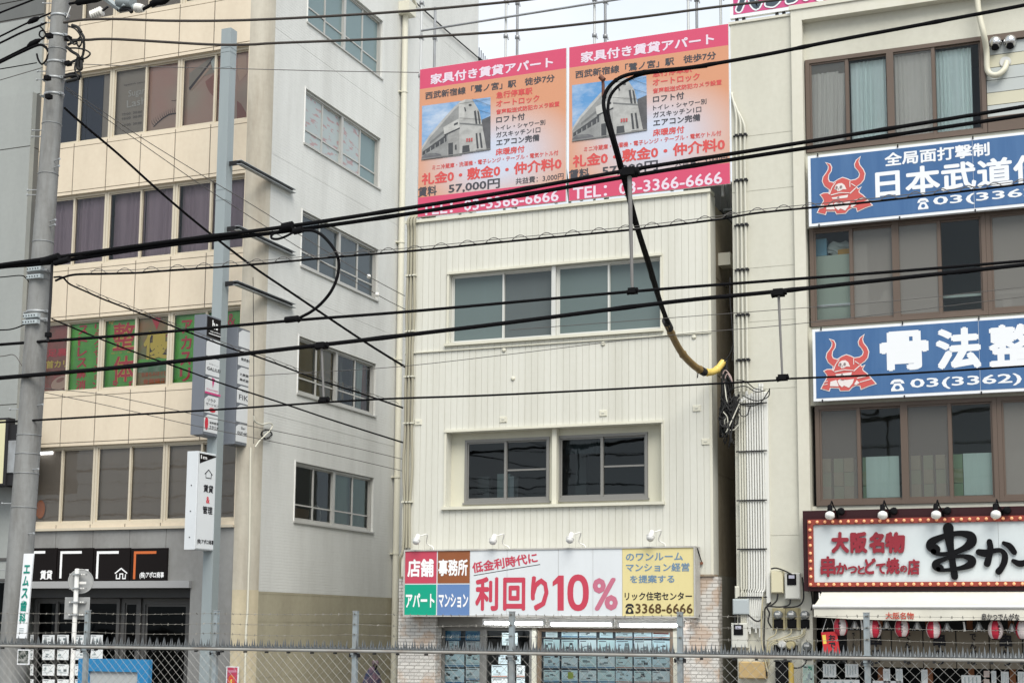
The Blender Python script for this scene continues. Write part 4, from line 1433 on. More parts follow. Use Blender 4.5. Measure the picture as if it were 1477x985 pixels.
# property sheets in the shop windows
M_sheet = [mat('pale_blue_sheet', (0.72, 0.86, 0.90), 0.6), mat('pale_green_sheet', (0.72, 0.86, 0.86), 0.6), mat('white_sheet', (0.80, 0.87, 0.88), 0.6)]
M_sheetw = mat('bright_sheet', (0.7, 0.72, 0.72), 0.6)
M_bluebar = mat('blue_print', (0.05, 0.2, 0.38), 0.5)
M_redbar = mat('salmon_print', (0.5, 0.22, 0.15), 0.5)
M_dkpr = mat('dark_print', (0.06, 0.08, 0.09), 0.5)
M_gypr = mat('grey_print', (0.25, 0.31, 0.32), 0.5)
M_ygpr = mat('lime_print', (0.42, 0.48, 0.08), 0.5)
rs = random.Random(11)
def sheet(u0, vt, vb, u1, label, foot, y=yS + 0.10, base=None, group='property sheets in the shop windows', plan=True, extra=None, yy=None):
    x0, x1, z0, z1 = R4(u0, vt, vb, u1, y)
    tilt, xm_, zm_ = rs.uniform(-0.018, 0.018), (x0 + x1) / 2, (z0 + z1) / 2
    T = lambda a, b, c: Vector((a - (b - zm_) * tilt, y - c, b + (a - xm_) * tilt))
    mb = MB(T)
    mb.box(x0, x1, z0, z1, -0.004, 0.0, base or rs.choice(M_sheet))
    w, h = x1 - x0, z1 - z0
    if foot is not None:
        mb.quad(x0 + 0.004, x1 - 0.004, z0 + 0.01, z0 + h * 0.13, 0.0015, foot)
    if plan:
        mb.quad(x0 + w * .06, x0 + w * rs.uniform(.4, .8), z1 - h * .14, z1 - h * .08, 0.0015, M_dkpr)
        for _ in range(rs.randint(2, 4)):
            a, b = rs.uniform(.05, .65), rs.uniform(.25, .6)
            mb.quad(x0 + w * a, x0 + w * (a + rs.uniform(.1, .28)), z0 + h * b, z0 + h * (b + rs.uniform(.06, .24)), 0.0015 + 0.0004 * _, rs.choice([M_dkpr, M_gypr, M_gypr]))
        for q in range(3):
            zz = z0 + h * (.2 + .04 * q)
            mb.quad(x0 + w * .1, x0 + w * rs.uniform(.5, .9), zz, zz + h * .015, 0.0012, M_gypr)
    if extra:
        extra(mb, x0, x1, z0, z1)
    o = mb.build('notice_sheet')
    return tag(o, label, 'notice', group)
cols = [(784, 807), (810, 833), (835.5, 860), (862, 886.7), (888, 912), (914.4, 939.5), (941, 966)]
rows_ = [(903, 918.5, 'top'), (921.6, 940, 'second'), (945.5, 962.5, 'third'), (965.6, 983, 'fourth'), (986, 1003, 'fifth')]
ordn = ['first', 'second', 'third', 'fourth', 'fifth', 'sixth', 'seventh']
for r, (vt, vb, rn) in enumerate(rows_):
    for c, (u0, u1) in enumerate(cols):
        ft = M_redbar if c >= 4 else M_bluebar
        fn = 'salmon' if c >= 4 else 'blue'
        dv = 0.25 * c
        ex = None
        lab = f'property sheet with {fn} foot, {ordn[c]} of the {rn} row in the right shop window'
        if r == 3 and c == 1:
            ex = lambda mb, x0, x1, z0, z1: mb.quad(x0 + .4 * (x1 - x0), x0 + .75 * (x1 - x0), z0 + .3 * (z1 - z0), z0 + .85 * (z1 - z0), 0.004, M_ygpr)
            lab = 'property sheet with a lime green patch in the right shop window'
        if r == 0 and c == 6:
            lab = 'property sheet printed all over in dull red, top right in the right shop window'
            ex = lambda mb, x0, x1, z0, z1: mb.quad(x0 + .02, x1 - .02, z0 + .08, z1 - .02, 0.004, mat('dull_red_print', (0.3, 0.1, 0.08), 0.5))
        sheet(u0 + (3 if (r == 0 and c in (0, 3)) else 0), vt + dv, vb + dv, u1 - (3 if (r == 0 and c in (0, 3)) else 0), lab, None if (r == 0 and c in (0, 3)) else ft, extra=ex)
M_rentblue = mat('rental_blue', (0.03, 0.17, 0.33), 0.5)
def rent(mb, x0, x1, z0, z1):
    mb.text('貸店舗', x0 + .03, x1 - .03, z0 + .06 * (z1 - z0), z0 + .5 * (z1 - z0), 0.003, mat('pale_blue_lettering', (0.45, 0.62, 0.7), 0.5), 0.02)
    mb.quad(x0 + .05, x1 - .08, z1 - .3 * (z1 - z0), z1 - .2 * (z1 - z0), 0.003, mat('mid_blue', (0.07, 0.3, 0.45), 0.5))
sheet(642, 905.5, 923, 664.5, 'blue shop to let card nearest the left brick pillar', None, base=M_rentblue, plan=False, extra=rent)
sheet(671.5, 905.5, 923, 694, 'blue shop to let card beside the door frame', None, base=M_rentblue, plan=False, extra=rent)
sheet(647, 924, 938, 662, 'small sheet with a face photo under the blue card near the brick pillar', None)
sheet(672, 924.5, 938.5, 693.5, 'white sheet under the blue card beside the door frame', None, base=M_sheetw)
for (u0, vt, vb, u1, lab, ft) in ((639, 941, 961, 669.5, 'wide sheet with blue foot, second from the top at the left window edge', M_bluebar), (672, 941, 961, 693.5, 'narrow sheet with blue foot beside the door, under the white sheet', M_bluebar),
                                  (639, 963.5, 985, 669.5, 'wide sheet with a dark square print low at the left window edge', M_bluebar), (672, 962.5, 980, 693.5, 'narrow sheet with a tall plan low beside the door', M_bluebar), (672, 982, 1000, 693.5, 'lowest narrow sheet beside the door', M_bluebar)):
    sheet(u0, vt, vb, u1, lab, ft)
yD = 28.37
for (u0, vt, vb, u1, lab, ft) in ((724, 912, 930, 746.5, 'grey sheet high on the dark shop door', None), (719, 944, 957, 732, 'small sheet on the dark door left of the fence post', None), (744, 944, 957, 751, 'narrow sheet on the dark door right of the fence post', None),
                                  (709, 958.5, 976, 732, 'sheet with salmon foot on the dark door left of the fence post', M_redbar), (745, 959, 976, 757, 'sheet with salmon foot on the dark door right of the fence post', M_redbar), (709, 977.5, 996, 732, 'lowest sheet on the dark shop door', M_redbar), (745, 977.5, 996, 757, 'lowest narrow sheet on the dark shop door', M_redbar)):
    sheet(u0, vt, vb, u1, lab, ft, y=yD, group='sheets on the shop door')

# ================================================================ shop sign
yG = 27.6
FG = front(yG)
gx0, gx1, gz0, gz1 = R4(582, 793, 888.6, 1003, yG)
ss = thing('shop_sign', ((gx0 + gx1) / 2, yG, gz0), 'wide shop sign box with red, brown, green and blue squares and a yellow end panel', 'sign')
M_cab = mat('sign_cabinet', (0.46, 0.45, 0.42), 0.5, dirt=(0.3, 0.28, 0.25), amt=0.7, scale=(3, 3, 2))
mb = MB(FG)
mb.box(gx0, gx1, gz0, gz1, -0.37, -0.02, M_cab)
mb.box(gx0, gx1, gz1 - 0.028, gz1, -0.019, 0.012, M_cab)
mb.box(gx0, gx1, gz0, gz0 + 0.028, -0.019, 0.012, M_cab)
mb.box(gx0, gx0 + 0.03, gz0 + 0.028, gz1 - 0.028, -0.019, 0.012, M_cab)
mb.box(gx1 - 0.03, gx1, gz0 + 0.028, gz1 - 0.028, -0.019, 0.012, M_cab)
mb.build('cabinet', ss)
def gp(u0, vt, vb, u1): return R4(u0, vt, vb, u1, yG)
M_wf = mat('white_panel', (0.66, 0.69, 0.71), 0.3, dirt=(0.52, 0.54, 0.54), amt=0.4, scale=(1, 1, 0.4), coat=0.2)
M_sr = mat('sign_red', (0.50, 0.055, 0.095), 0.35, dirt=(0.42, 0.07, 0.1), amt=0.5)
M_sb = mat('sign_brown', (0.26, 0.085, 0.03), 0.35, dirt=(0.2, 0.06, 0.02), amt=0.5)
M_sg = mat('sign_green', (0.0, 0.32, 0.20), 0.35)
M_sl = mat('sign_blue', (0.115, 0.21, 0.42), 0.35)
M_sy = mat('sign_yellow', (0.68, 0.59, 0.29), 0.35, dirt=(0.6, 0.52, 0.25), amt=0.5)
xa, xb_, xc_, xd = P(678, 840, yG).x, P(897.3, 840, yG).x, P(630, 840, yG).x, gx1 - 0.03
zi0, zi1 = gz0 + 0.028, gz1 - 0.028
zm = P(600, 841.8, yG).z
x_l = gx0 + 0.03
panels = [(x_l, xc_ - 0.012, zm + 0.012, zi1, M_sr, '店舗', (587.7, 806, 832, 625.4)),
          (xc_ + 0.012, xa - 0.012, zm + 0.012, zi1, M_sb, '事務所', (632.2, 806.3, 830.4, 674.5)),
          (x_l, xc_ - 0.012, zi0, zm - 0.012, M_sg, 'アパート', (585.2, 855, 876, 626.5)),
          (xc_ + 0.012, xa - 0.012, zi0, zm - 0.012, M_sl, 'マンション', (632.5, 855.5, 876, 675))]
mb = MB(FG)
mb.quad(x_l, xa + 0.001, zi0, zi1, -0.0125, M_wf)
mb.build('backing_panel', ss)
for (a0, a1, b0, b1, m, s, box) in panels:
    mb = MB(FG)
    mb.quad(a0, a1, b0, b1, -0.008, m)
    mb.text(s, *gp(*box), -0.004, M_whtx, 0.035)
    mb.build('panel', ss)
mb = MB(FG)
for a0, a1 in ((xa, P(731, 840, yG).x), (P(731, 840, yG).x, P(805, 840, yG).x), (P(805, 840, yG).x, P(855, 840, yG).x), (P(855, 840, yG).x, xb_)):
    mb.quad(a0 + 0.003, a1 - 0.003, zi0, zi1, -0.008, M_wf)
M_rd = mat('sign_letter_red', (0.50, 0.05, 0.085), 0.4)
M_rd2 = mat('sign_letter_faded', (0.50, 0.15, 0.22), 0.4)
for (s, box, m, bo) in (('利', (685.5, 831.5, 880.5, 718.5), M_rd, 0.035), ('回', (725.5, 832.5, 880, 757.5), M_rd, 0.035), ('り', (765.5, 830.5, 880.5, 791), M_rd, 0.035),
                        ('%', (854.7, 833, 880, 891), M_rd2, 0.03)):
    mb.text(s, *gp(*box), -0.004, m, bo)
f_ = lambda pts: [(lambda p: (p.x, p.z))(P(a, b, yG)) for a, b in pts]
mb.poly(f_([(797, 838.5), (805.5, 829.5), (813, 829.5), (813, 880), (804, 880), (804, 841), (797, 845)]), -0.004, M_rd)
mb.ribbon(f_([(833.7 + 11.3 * math.copysign(abs(math.cos(t * .2618)) ** .9, math.cos(t * .2618)), 854.3 - 22 * math.copysign(abs(math.sin(t * .2618)) ** .8, math.sin(t * .2618))) for t in range(24)]), 0.122, -0.004, M_rd, closed=True)
p, q = P(682, 826.5, yG), P(776, 811, yG)
sl = math.atan2(q.z - p.z, q.x - p.x)
ln = math.hypot(q.z - p.z, q.x - p.x)
mb.text('低金利時代に', p.x, p.x + ln, p.z, p.z + 0.22, -0.004, M_rd, 0.03, rot=sl)
p, q = P(683, 829.5, yG), P(779, 813.5, yG)
mb.ribbon([(p.x, p.z), (q.x, q.z)], 0.012, -0.004, M_ink)
mb.build('panel', ss)
mb = MB(FG)
mb.quad(xb_ + 0.003, xd, zi0, zi1, -0.008, M_sy)
M_bl = mat('sign_letter_blue', (0.14, 0.24, 0.36), 0.4)
for (s, box, m) in (('のワンルーム', (902.7, 797.3, 808.5, 985), M_bl), ('マンション経営', (902.7, 812, 824.3, 994.5), M_bl), ('を提案する', (908.6, 829, 840.5, 972.7), M_bl),
                    ('リック住宅センター', (901, 853.3, 865.3, 998), M_ink), ('3368-6666', (916.5, 870, 884.4, 999), mat('sign_letter_brown', (0.09, 0.05, 0.015), 0.4))):
    mb.text(s, *gp(*box), -0.004, m, 0.022)

def phone(mb, x0, x1, z0, z1, c, m, bg):
    w, h = x1 - x0, z1 - z0
    f = lambda a, b: (x0 + w * a, z0 + h * b)
    mb.poly([f(0, .62), f(.1, .86), f(.3, 1), f(.7, 1), f(.9, .86), f(1, .62), f(.76, .62), f(.72, .76), f(.28, .76), f(.24, .62)], c, m)
    mb.poly([f(.3, .66), f(.7, .66), f(.8, .45), f(.94, .2), f(.94, 0), f(.06, 0), f(.06, .2), f(.2, .45)], c + 0.001, m)
    mb.ellipse(x0 + w * .5, z0 + h * .3, w * .17, h * .17, c + 0.002, bg, 14)
phone(mb, *gp(901.6, 870.2, 884.6, 914.6), -0.004, M_ink, M_sy)
mb.build('panel', ss)
mb = MB()
p = P(1005, 790, 27.75); q = P(1011, 812, 27.99)
mb.tube([(gx1 + 0.005, 27.75, p.z), (q.x + 0.02, 27.99, q.z)], 0.012, M_dark, 6)
mb.lathe([(0, 0.03), (0.03, 0.03)], (q.x + 0.02, 27.98, q.z), (0, -1, 0), mat('rust', (0.18, 0.07, 0.04), 0.8), 10)
mb.build('stay', ss)

# floodlights above the sign
labs = ['white floodlight above the red sign square', 'white floodlight above the slanted red lettering', 'white floodlight above the large red figures', 'white floodlight above the yellow sign panel']
fl_root = None
pos = [(602.5, 780, 625.4, 786), (713, 780, 731, 786), (824, 778, 839, 783), (940, 775, 953, 781)]
for k, (u, v, ua, va) in enumerate(pos):
    p = P(u, v, 27.5)
    if fl_root is None:
        t_ = thing('floodlight', tuple(p), labs[0], 'lamp', 'floodlights above the shop sign')
        mb = MB()
        h = Vector((-0.15, -0.35, -0.9))
        o = p + Vector((0.0, 0, 0.09))
        mb.lathe([(-0.05, 0.034), (-0.035, 0.046), (0.05, 0.05), (0.055, 0.074), (0.09, 0.08), (0.15, 0.066), (0.16, 0.02)], o, h, M_white, 16)
        mb.build('lamp_head', t_)
        mb = MB()
        mb.lathe([(0.151, 0.06), (0.17, 0.04)], o, h, mat('lamp_lens', (0.6, 0.6, 0.58), 0.2), 16)
        mb.lathe([(0.06, 0.078), (0.075, 0.084), (0.09, 0.083)], o, h, M_alu, 16)
        mb.build('lens', t_)
        mb = MB()
        a = P(ua, va + 6, 27.99)
        mb.tube([Vector(q) for q in smooth_path([tuple(o + Vector((.05, 0.03, .02))), tuple(o + Vector((0.16, 0.12, 0.05))), (a.x - 0.1, 27.85, a.z + 0.12), (a.x, 27.96, a.z + 0.04), (a.x, 27.96, a.z - 0.16)], 4)], 0.012, M_white, 6)
        mb.build('arm', t_)
        fl_root = t_
        base = p
    else:
        dup(fl_root, p - base, None, labs[k])

# ================================================================ billboards on the roof
yB = 27.94
def bb(u0, vt, vb, u1): return R4(u0, vt, vb, u1, yB)
bx0, bx1 = P(604, 205, yB).x, P(816.6, 180, yB).x
bz1 = P(605.2, 100.7, yB).z
bz0 = P(602.3, 313.5, yB).z
bord = thing('billboard', ((bx0 + bx1) / 2, yB, bz0), 'red and orange apartment billboard on the roof edge, clear of the hanging black cable', 'billboard', 'red rental billboards on the roof')
FB = front(yB)
M_bpink = mat('billboard_pink', (0.56, 0.065, 0.135), 0.4, dirt=(0.5, 0.06, 0.12), amt=0.4, coat=0.1)
M_bbase = bpy.data.materials.new('billboard_print')
M_bbase.use_nodes = True
t = M_bbase.node_tree
bs = t.nodes['Principled BSDF']; bs.inputs['Roughness'].default_value = 0.4
tc = t.nodes.new('ShaderNodeTexCoord'); mp = t.nodes.new('ShaderNodeMapping')
# printed colour blend of the poster: pale blue middle to orange rim
mp.inputs['Location'].default_value = (-0.07, 0, -0.86)
mp.inputs['Scale'].default_value = (0.50, 0.0, 0.76)
gr = t.nodes.new('ShaderNodeTexGradient'); gr.gradient_type = 'SPHERICAL'
rp = t.nodes.new('ShaderNodeValToRGB')
rp.color_ramp.elements[0].position = 0.0; rp.color_ramp.elements[0].color = (0.56, 0.26, 0.145, 1)
rp.color_ramp.elements[1].position = 0.75; rp.color_ramp.elements[1].color = (0.50, 0.54, 0.64, 1)
e_ = rp.color_ramp.elements.new(0.3); e_.color = (0.55, 0.38, 0.33, 1)
t.links.new(tc.outputs['Object'], mp.inputs[0]); t.links.new(mp.outputs[0], gr.inputs[0]); t.links.new(gr.outputs['Fac'], rp.inputs[0]); t.links.new(rp.outputs[0], bs.inputs['Base Color'])
mb = MB(FB)
zh = P(605, 129.2, yB).z
zf = P(602.8, 285.5, yB).z
mb.box(bx0, bx1, bz0, bz1, -0.05, -0.003, M_white)
mb.quad(bx0 + 0.004, bx1 - 0.004, zf, zh, 0.0, M_bbase)
mb.build('board', bord)
mb = MB(FB)
mb.quad(bx0 + 0.004, bx1 - 0.004, zh, bz1 - 0.004, 0.0, M_bpink)
mb.text('家具付き賃貸アパート', *bb(621, 107.7, 122.8, 797.7), 0.003, mat('pale_pink_lettering', (0.68, 0.58, 0.66), 0.4), 0.035)
mb.build('header', bord)
mb = MB(FB)
mb.quad(bx0 + 0.004, bx1 - 0.004, bz0 + 0.004, zf, 0.0, M_bpink)
mb.text('TEL：03-3366-6666', *bb(608, 295.5, 311.7, 805.7), 0.003, mat('pale_pink_lettering', (0.68, 0.58, 0.66), 0.4), 0.02)
mb.build('footer', bord)
M_bred = mat('billboard_red', (0.56, 0.075, 0.07), 0.4)
M_bdk = mat('billboard_dark', (0.055, 0.055, 0.065), 0.4)
mb = MB(FB)
for (s, box, m, bo) in (('西武新宿線「鷺ノ宮」駅　徒歩7分', (613.5, 133.5, 144.3, 800), M_bdk, .025), ('急行停車駅', (715.8, 133.3, 143.3, 768), M_bred, .03), ('オートロック', (715.8, 145.5, 155.5, 778), M_bred, .03),
                        ('音声転送式防犯カメラ設置', (715.8, 158.5, 165.8, 807), M_bred, .03), ('ロフト付', (715.8, 168.6, 178.5, 757), M_bdk, .03), ('トイレ・シャワー別', (715.8, 182, 189.3, 786.5), M_bdk, .02),
                        ('ガスキッチン1口', (715.8, 191.3, 199.5, 779.5), M_bdk, .02), ('エアコン完備', (715.8, 201.3, 211.3, 778), M_bdk, .03), ('床暖房付', (715, 215, 225, 756.6), M_bred, .03),
                        ('ミニ冷蔵庫・洗濯機・電子レンジ・テーブル・電気ケトル付', (623.5, 238.6, 245.9, 805.4), M_bred, .02), ('礼金0・敷金0・仲介料0', (608.3, 250.5, 268, 810), M_bred, .035),
                        ('賃料', (602.9, 270.6, 285, 630), M_bdk, .03), ('57,000円', (647, 265.8, 280.3, 721), M_bdk, .025), ('共益費：3,000円', (743.8, 257.3, 267, 813), M_bdk, .015)):
    mb.text(s, *bb(*box), 0.003, m, bo)
mb.build('lettering', bord)
# printed photo of a small white apartment house
def q7(pts):
    return [(lambda p: (p.x, p.z))(P(590 + a / 3.283, 30 + b / 3.283, yB)) for a, b in pts]
mb = MB(FB)
C_ = lambda n, c: mat(n, c, 0.4, dirt=tuple(q * 0.62 for q in c), amt=0.9, scale=(5, 5, 7))
L0 = 0.003
M_psky = mat('photo_sky', (0.10, 0.26, 0.50), 0.4, dirt=(0.50, 0.56, 0.64), amt=1.0, scale=(1.1, 1.1, 2.2))
mb.poly(q7([(62, 405), (386, 363), (386, 612), (60, 661)]), L0, M_psky)
lay = [L0 + 0.0014]
def pp_(pts, n, c):
    mb.poly(q7(pts), lay[0], C_(n, c))
    lay[0] += 0.0004
pp_([(345, 470), (386, 452), (386, 612), (350, 618)], 'photo_dusk', (0.10, 0.10, 0.105))
pp_([(61, 598), (95, 545), (150, 480), (215, 408), (243, 386), (250, 640), (60, 661)], 'photo_wing', (0.26, 0.265, 0.26))
pp_([(61, 598), (95, 545), (150, 480), (215, 408), (243, 386), (243, 398), (215, 422), (150, 497), (95, 560), (61, 612)], 'photo_eaves', (0.42, 0.42, 0.41))
pp_([(64, 622), (178, 540), (178, 572), (64, 640)], 'photo_dark', (0.06, 0.063, 0.067))
for k in range(5):
    x = 78 + 22 * k
    pp_([(x, 618 - 14.5 * k), (x + 4, 615 - 14.5 * k), (x + 4, 640 - 12 * k), (x, 641 - 12 * k)], 'photo_wing', (0, 0, 0))
pp_([(100, 575), (176, 512), (176, 524), (100, 585)], 'photo_shade', (0.16, 0.165, 0.165))
pp_([(183, 644), (185, 506), (236, 474), (236, 388), (266, 374), (300, 374), (334, 430), (346, 490), (369, 614)], 'photo_gable', (0.40, 0.40, 0.385))
pp_([(236, 474), (236, 388), (266, 374), (262, 470)], 'photo_gable_pale', (0.46, 0.46, 0.44))
pp_([(236, 484), (345, 492), (348, 500), (240, 492)], 'photo_shade', (0, 0, 0))
pp_([(185, 535), (238, 520), (240, 640), (184, 644)], 'photo_gable_dim', (0.31, 0.31, 0.30))
pp_([(163, 506), (238, 464), (241, 506), (168, 540)], 'photo_balcony', (0.46, 0.46, 0.44))
pp_([(168, 540), (241, 506), (241, 514), (169, 547)], 'photo_dark', (0, 0, 0))
for pts in ([(308, 430), (317, 426), (325, 490), (316, 490)], [(324, 427), (332, 432), (340, 490), (332, 490)], [(316, 535), (324, 534), (331, 606), (322, 607)], [(333, 533), (341, 532), (350, 603), (341, 604)],
            [(187, 582), (209, 578), (209, 641), (187, 643)], [(254, 594), (286, 590), (289, 627), (253, 630)], [(262, 412), (267, 411), (272, 430), (266, 432)], [(214, 489), (232, 481), (232, 491), (214, 498)], [(218, 590), (226, 588), (227, 612), (219, 613)], [(318, 614), (352, 610), (353, 618), (318, 622)], [(283, 398), (296, 396), (298, 404), (285, 405)]):
    pp_(pts, 'photo_dark', (0, 0, 0))
for q in range(3):
    pp_([(272 + 11 * q, 559 - q), (280 + 11 * q, 558 - q), (280 + 11 * q, 574 - q), (272 + 11 * q, 576 - q)], 'photo_red', (0.42, 0.09, 0.09))
pp_([(61, 648), (80, 632), (128, 628), (150, 634), (160, 648), (60, 661)], 'photo_car', (0.13, 0.13, 0.14))
pp_([(84, 634), (124, 630), (132, 638), (84, 642)], 'photo_shade', (0, 0, 0))
pp_([(60, 655), (250, 628), (386, 606), (386, 612), (60, 661)], 'photo_street', (0.2, 0.2, 0.195))
for a, b in (((240, 395), (386, 372)), ((300, 372), (386, 404)), ((330, 425), (386, 442)), ((240, 462), (345, 470))):
    mb.ribbon(q7([a, b]), 0.006, lay[0], C_('photo_dark', (0, 0, 0)))
    lay[0] += 0.0004
mb.build('printed_photo', bord)
mb = MB(FB)
for k in range(4):
    x = bx0 + 0.25 + (bx1 - bx0 - 0.5) * k / 3
    mb.box(x - 0.03, x + 0.03, bz0, bz1 - 0.05, -0.11, -0.052, M_steel)
for z in (bz0 + 0.2, (bz0 + bz1) / 2, bz1 - 0.25):
    mb.box(bx0 + 0.05, bx1 - 0.05, z - 0.03, z + 0.03, -0.17, -0.112, M_steel)
for k in range(2):
    x = bx0 + 0.4 + (bx1 - bx0 - 0.8) * k
    mb.tube([(x, yB + 0.17, bz1 - 0.3), (x, yB + 1.6, Z_COP0 - 0.02)], 0.035, M_steel, 8)
    mb.box(x - 0.1, x + 0.1, Z_COP0 - 0.003, Z_COP0 + 0.05, -1.75, -1.45, M_steel)
mb.build('steel_frame', bord)
x2 = P(820.6, 180, yB).x
dup(bord, (x2 - bx0, 0, 0), None, 'red and orange apartment billboard crossed by the hanging black cable, beside the beige wall')

# roof hatch shed strip at the right of the billboard, seen over the alley
mb = MB()
mb.box(CX1 - 0.9, CX1 - 0.1, 29.3, 31.0, Z_COP0, Z_COP0 + 0.9, mat('corrugated_grey', (0.16, 0.16, 0.16), 0.6))
mb.build('roof_shed', clad)

# scaffold poles behind the billboards
M_gal = mat('scaffold_tube', (0.30, 0.31, 0.32), 0.45, 0.4, dirt=(0.14, 0.13, 0.13), amt=0.6, scale=(6, 6, 2))
M_gal2 = mat('scaffold_tube_light', (0.52, 0.53, 0.52), 0.45, 0.3)
sc = []
for k, (u, yy, light) in enumerate(((607.5, 28.35, 1), (627, 29.3, 0), (729.5, 28.35, 1), (746, 29.3, 0), (857.5, 28.35, 1), (873, 29.3, 0), (993, 28.35, 1), (1005.3, 29.3, 0), (1040, 28.35, 1))):
    p = P(u, 60, yy)
    ztop = P(u, 11, yy).z if k == 1 else P(u, -25, yy).z
    mm = M_gal2 if light else M_gal
    mb = MB()
    zb_ = Z_COP0 if p.x < CX1 - 0.2 else Z_COP0
    mb.tube([(p.x, yy, zb_ - 0.004), (p.x, yy, ztop)], 0.03 if light else 0.032, mm, 8)
    for dz in (0.35, 1.25, 2.05, 2.85):
        z = P(u, 100, yy).z + dz - 0.55
        if z < ztop - .1:
            mb.lathe([(0, 0.032), (0.01, 0.055), (0.08, 0.055), (0.09, 0.032)], (p.x, yy, z), (0, 0, 1), M_gal, 8)
            mb.tube([(p.x + 0.06, yy - 0.02, z + 0.01), (p.x + 0.07, yy - 0.02, z - 0.05)], 0.015, M_gal, 6)
    o = mb.build('scaffold_pole')
    wl_ = ('behind the left edge of the red billboard', 'topped with a pin, near the left billboard edge', 'left of the middle of the first billboard', 'behind the right part of the first billboard', 'over the first third of the second billboard', 'over the left third of the second billboard', 'over the right part of the second billboard', 'right part of the second billboard', 'at the right edge of the second billboard')[k]
    tag(o, f"{'pale' if light else 'dark grey'} scaffold tube {wl_}", 'pole', 'scaffold tubes behind the billboards')
mb = MB()
p, q = P(606.5, 45, 28.28), P(886, 0, 28.28)
d = q - p
mb.tube([p + Vector((0.02, 0, 0)), Vector((P(1042, 0, 28.28).x, 28.28, p.z))], 0.026, M_gal, 8)
o = mb.build('scaffold_rail')
tag(o, 'thin horizontal scaffold tube tied to the poles above the billboards', 'pole')
# ================================================================ right building: beige block with brown aluminium windows
RX0 = P(1058, 450).x
RXc0, RXc1 = P(1143, 120).x, P(1159.5, 150).x      # proud column
RX1 = 4.5
right = thing('brown_window_building', (-2, 28, 0), 'beige rendered building with brown window bands, blue signs and a skewer restaurant below', 'building')
M_rw = mat('beige_render', (0.55, 0.54, 0.46), 0.75, dirt=(0.41, 0.40, 0.33), amt=0.55, scale=(0.7, 0.7, 0.2), speck=0.08, bump=0.25, bscale=90)
M_rc = mat('beige_column', (0.60, 0.585, 0.50), 0.7, dirt=(0.44, 0.42, 0.33), amt=0.5, scale=(0.9, 0.9, 0.2), speck=0.07, bump=0.15, bscale=90)
M_brn = mat('brown_aluminium', (0.12, 0.088, 0.068), 0.45, 0.15, dirt=(0.09, 0.066, 0.05), amt=0.5)
Z_RW = (P(1054, 38).z + P(1141, 22).z) / 2
Z_RT = P(1141, 17).z + 0.0
Z_RB = P(1158, 30).z
zj = [P(1120, v).z for v in (192, 272, 384, 462, 560, 772)]
mb = MB(F28)
mb.wall(RX0, RXc0 - 0.002, 0, Z_RW, [], M_rw, t=0.25, bg=[(z - 0.005, z + 0.005) for z in zj], gd=0.008)
mb.box(RX0 - 0.03, RXc0 - 0.003, Z_RW + 0.001, Z_RW + 0.05, -0.3, 0.03, M_rc)
mb.build('plain_wall', right)
YBAY = 28.12
FBAY = front(YBAY)
rows3 = []
wz = [R4(1162, 88, 222, 1421.7, YBAY), R4(1166.5, 330, 472.5, 1477, YBAY), R4(1174, 585, 730, 1477, YBAY)]
holes = [(RXc1 + 0.0, RX1 - 0.6, q[2], q[3]) for q in wz]
mb = MB(front(27.92))
Z_TOP = P(1141, 17, 27.92).z + 0.02
mb.box(RXc0, RXc1, 0, Z_TOP + 0.0, -0.4, 0, M_rc)
mb.box(RXc1 + 0.001, RX1, P(1158, 29, 27.92).z, Z_TOP, -0.4, 0, M_rc)
mb.box(RX1 - 0.5, RX1, 0, P(1158, 29, 27.92).z - 0.001, -0.4, 0, M_rc)
mb.box(RXc0 - 0.03, RX1 + 0.03, Z_TOP + 0.001, Z_TOP + 0.09, -0.45, 0.03, M_rc)
mb.build('column_frame', right)
mb = MB(FBAY)
mb.wall(RXc1 + 0.001, RX1 - 0.501, 2.9, P(1158, 28, YBAY).z + 0.3, holes, M_rw, t=0.2)
mb.build('bay_wall', right)
mb = MB()
shell(mb, RX0, RX1, 28.35, 40, 0, Z_RW, M_rw, floors=[q[2] - 0.5 for q in wz], part=31.5)
mb.build('rear_walls', right)

M_mesh = glass('insect_screen', (0.62, 0.60, 0.57), 0.02, 0.2, 0.5, (0.27, 0.26, 0.235))
M_mesh2 = glass('fine_screen', (0.86, 0.85, 0.83), 0.02, 0.2, 0.78, (0.34, 0.34, 0.32))
M_mesh3 = glass('worn_screen', (0.8, 0.79, 0.77), 0.02, 0.2, 0.68, (0.25, 0.24, 0.22))
M_greengl = glass('green_dark_glass', (0.74, 0.82, 0.78), 0.03, 0.02)
def sash(us, y=YBAY):
    return us
def bay_window(u0, u1, row, mull, heavy, gls, name='window'):
    _, _, z0, z1 = wz[row]
    vm = (105, 400, 660)[row]
    x0 = max(P(u0, vm, YBAY).x, RXc1 + 0.005)
    x1 = P(u1, vm, YBAY).x
    sh = [(P(u, vm, YBAY).x - x0) / (x1 - x0) for u in mull]
    return window(right, FBAY, x0, x1, z0 + 0.004, z1 - 0.004, 0.04, M_brn, M_glass, fw=0.08, sash=sh, sw=0.06, d=0.12, gls=gls, heavy=heavy), x0, x1, z0, z1
M_voile = mat('pale_voile', (0.84, 0.91, 0.88), 0.9, dirt=(0.48, 0.55, 0.53), amt=0.5, scale=(5, 5, 0.3))
M_voile2 = mat('grey_voile', (0.84, 0.86, 0.82), 0.9, dirt=(0.55, 0.58, 0.55), amt=0.5, scale=(5, 5, 0.3))
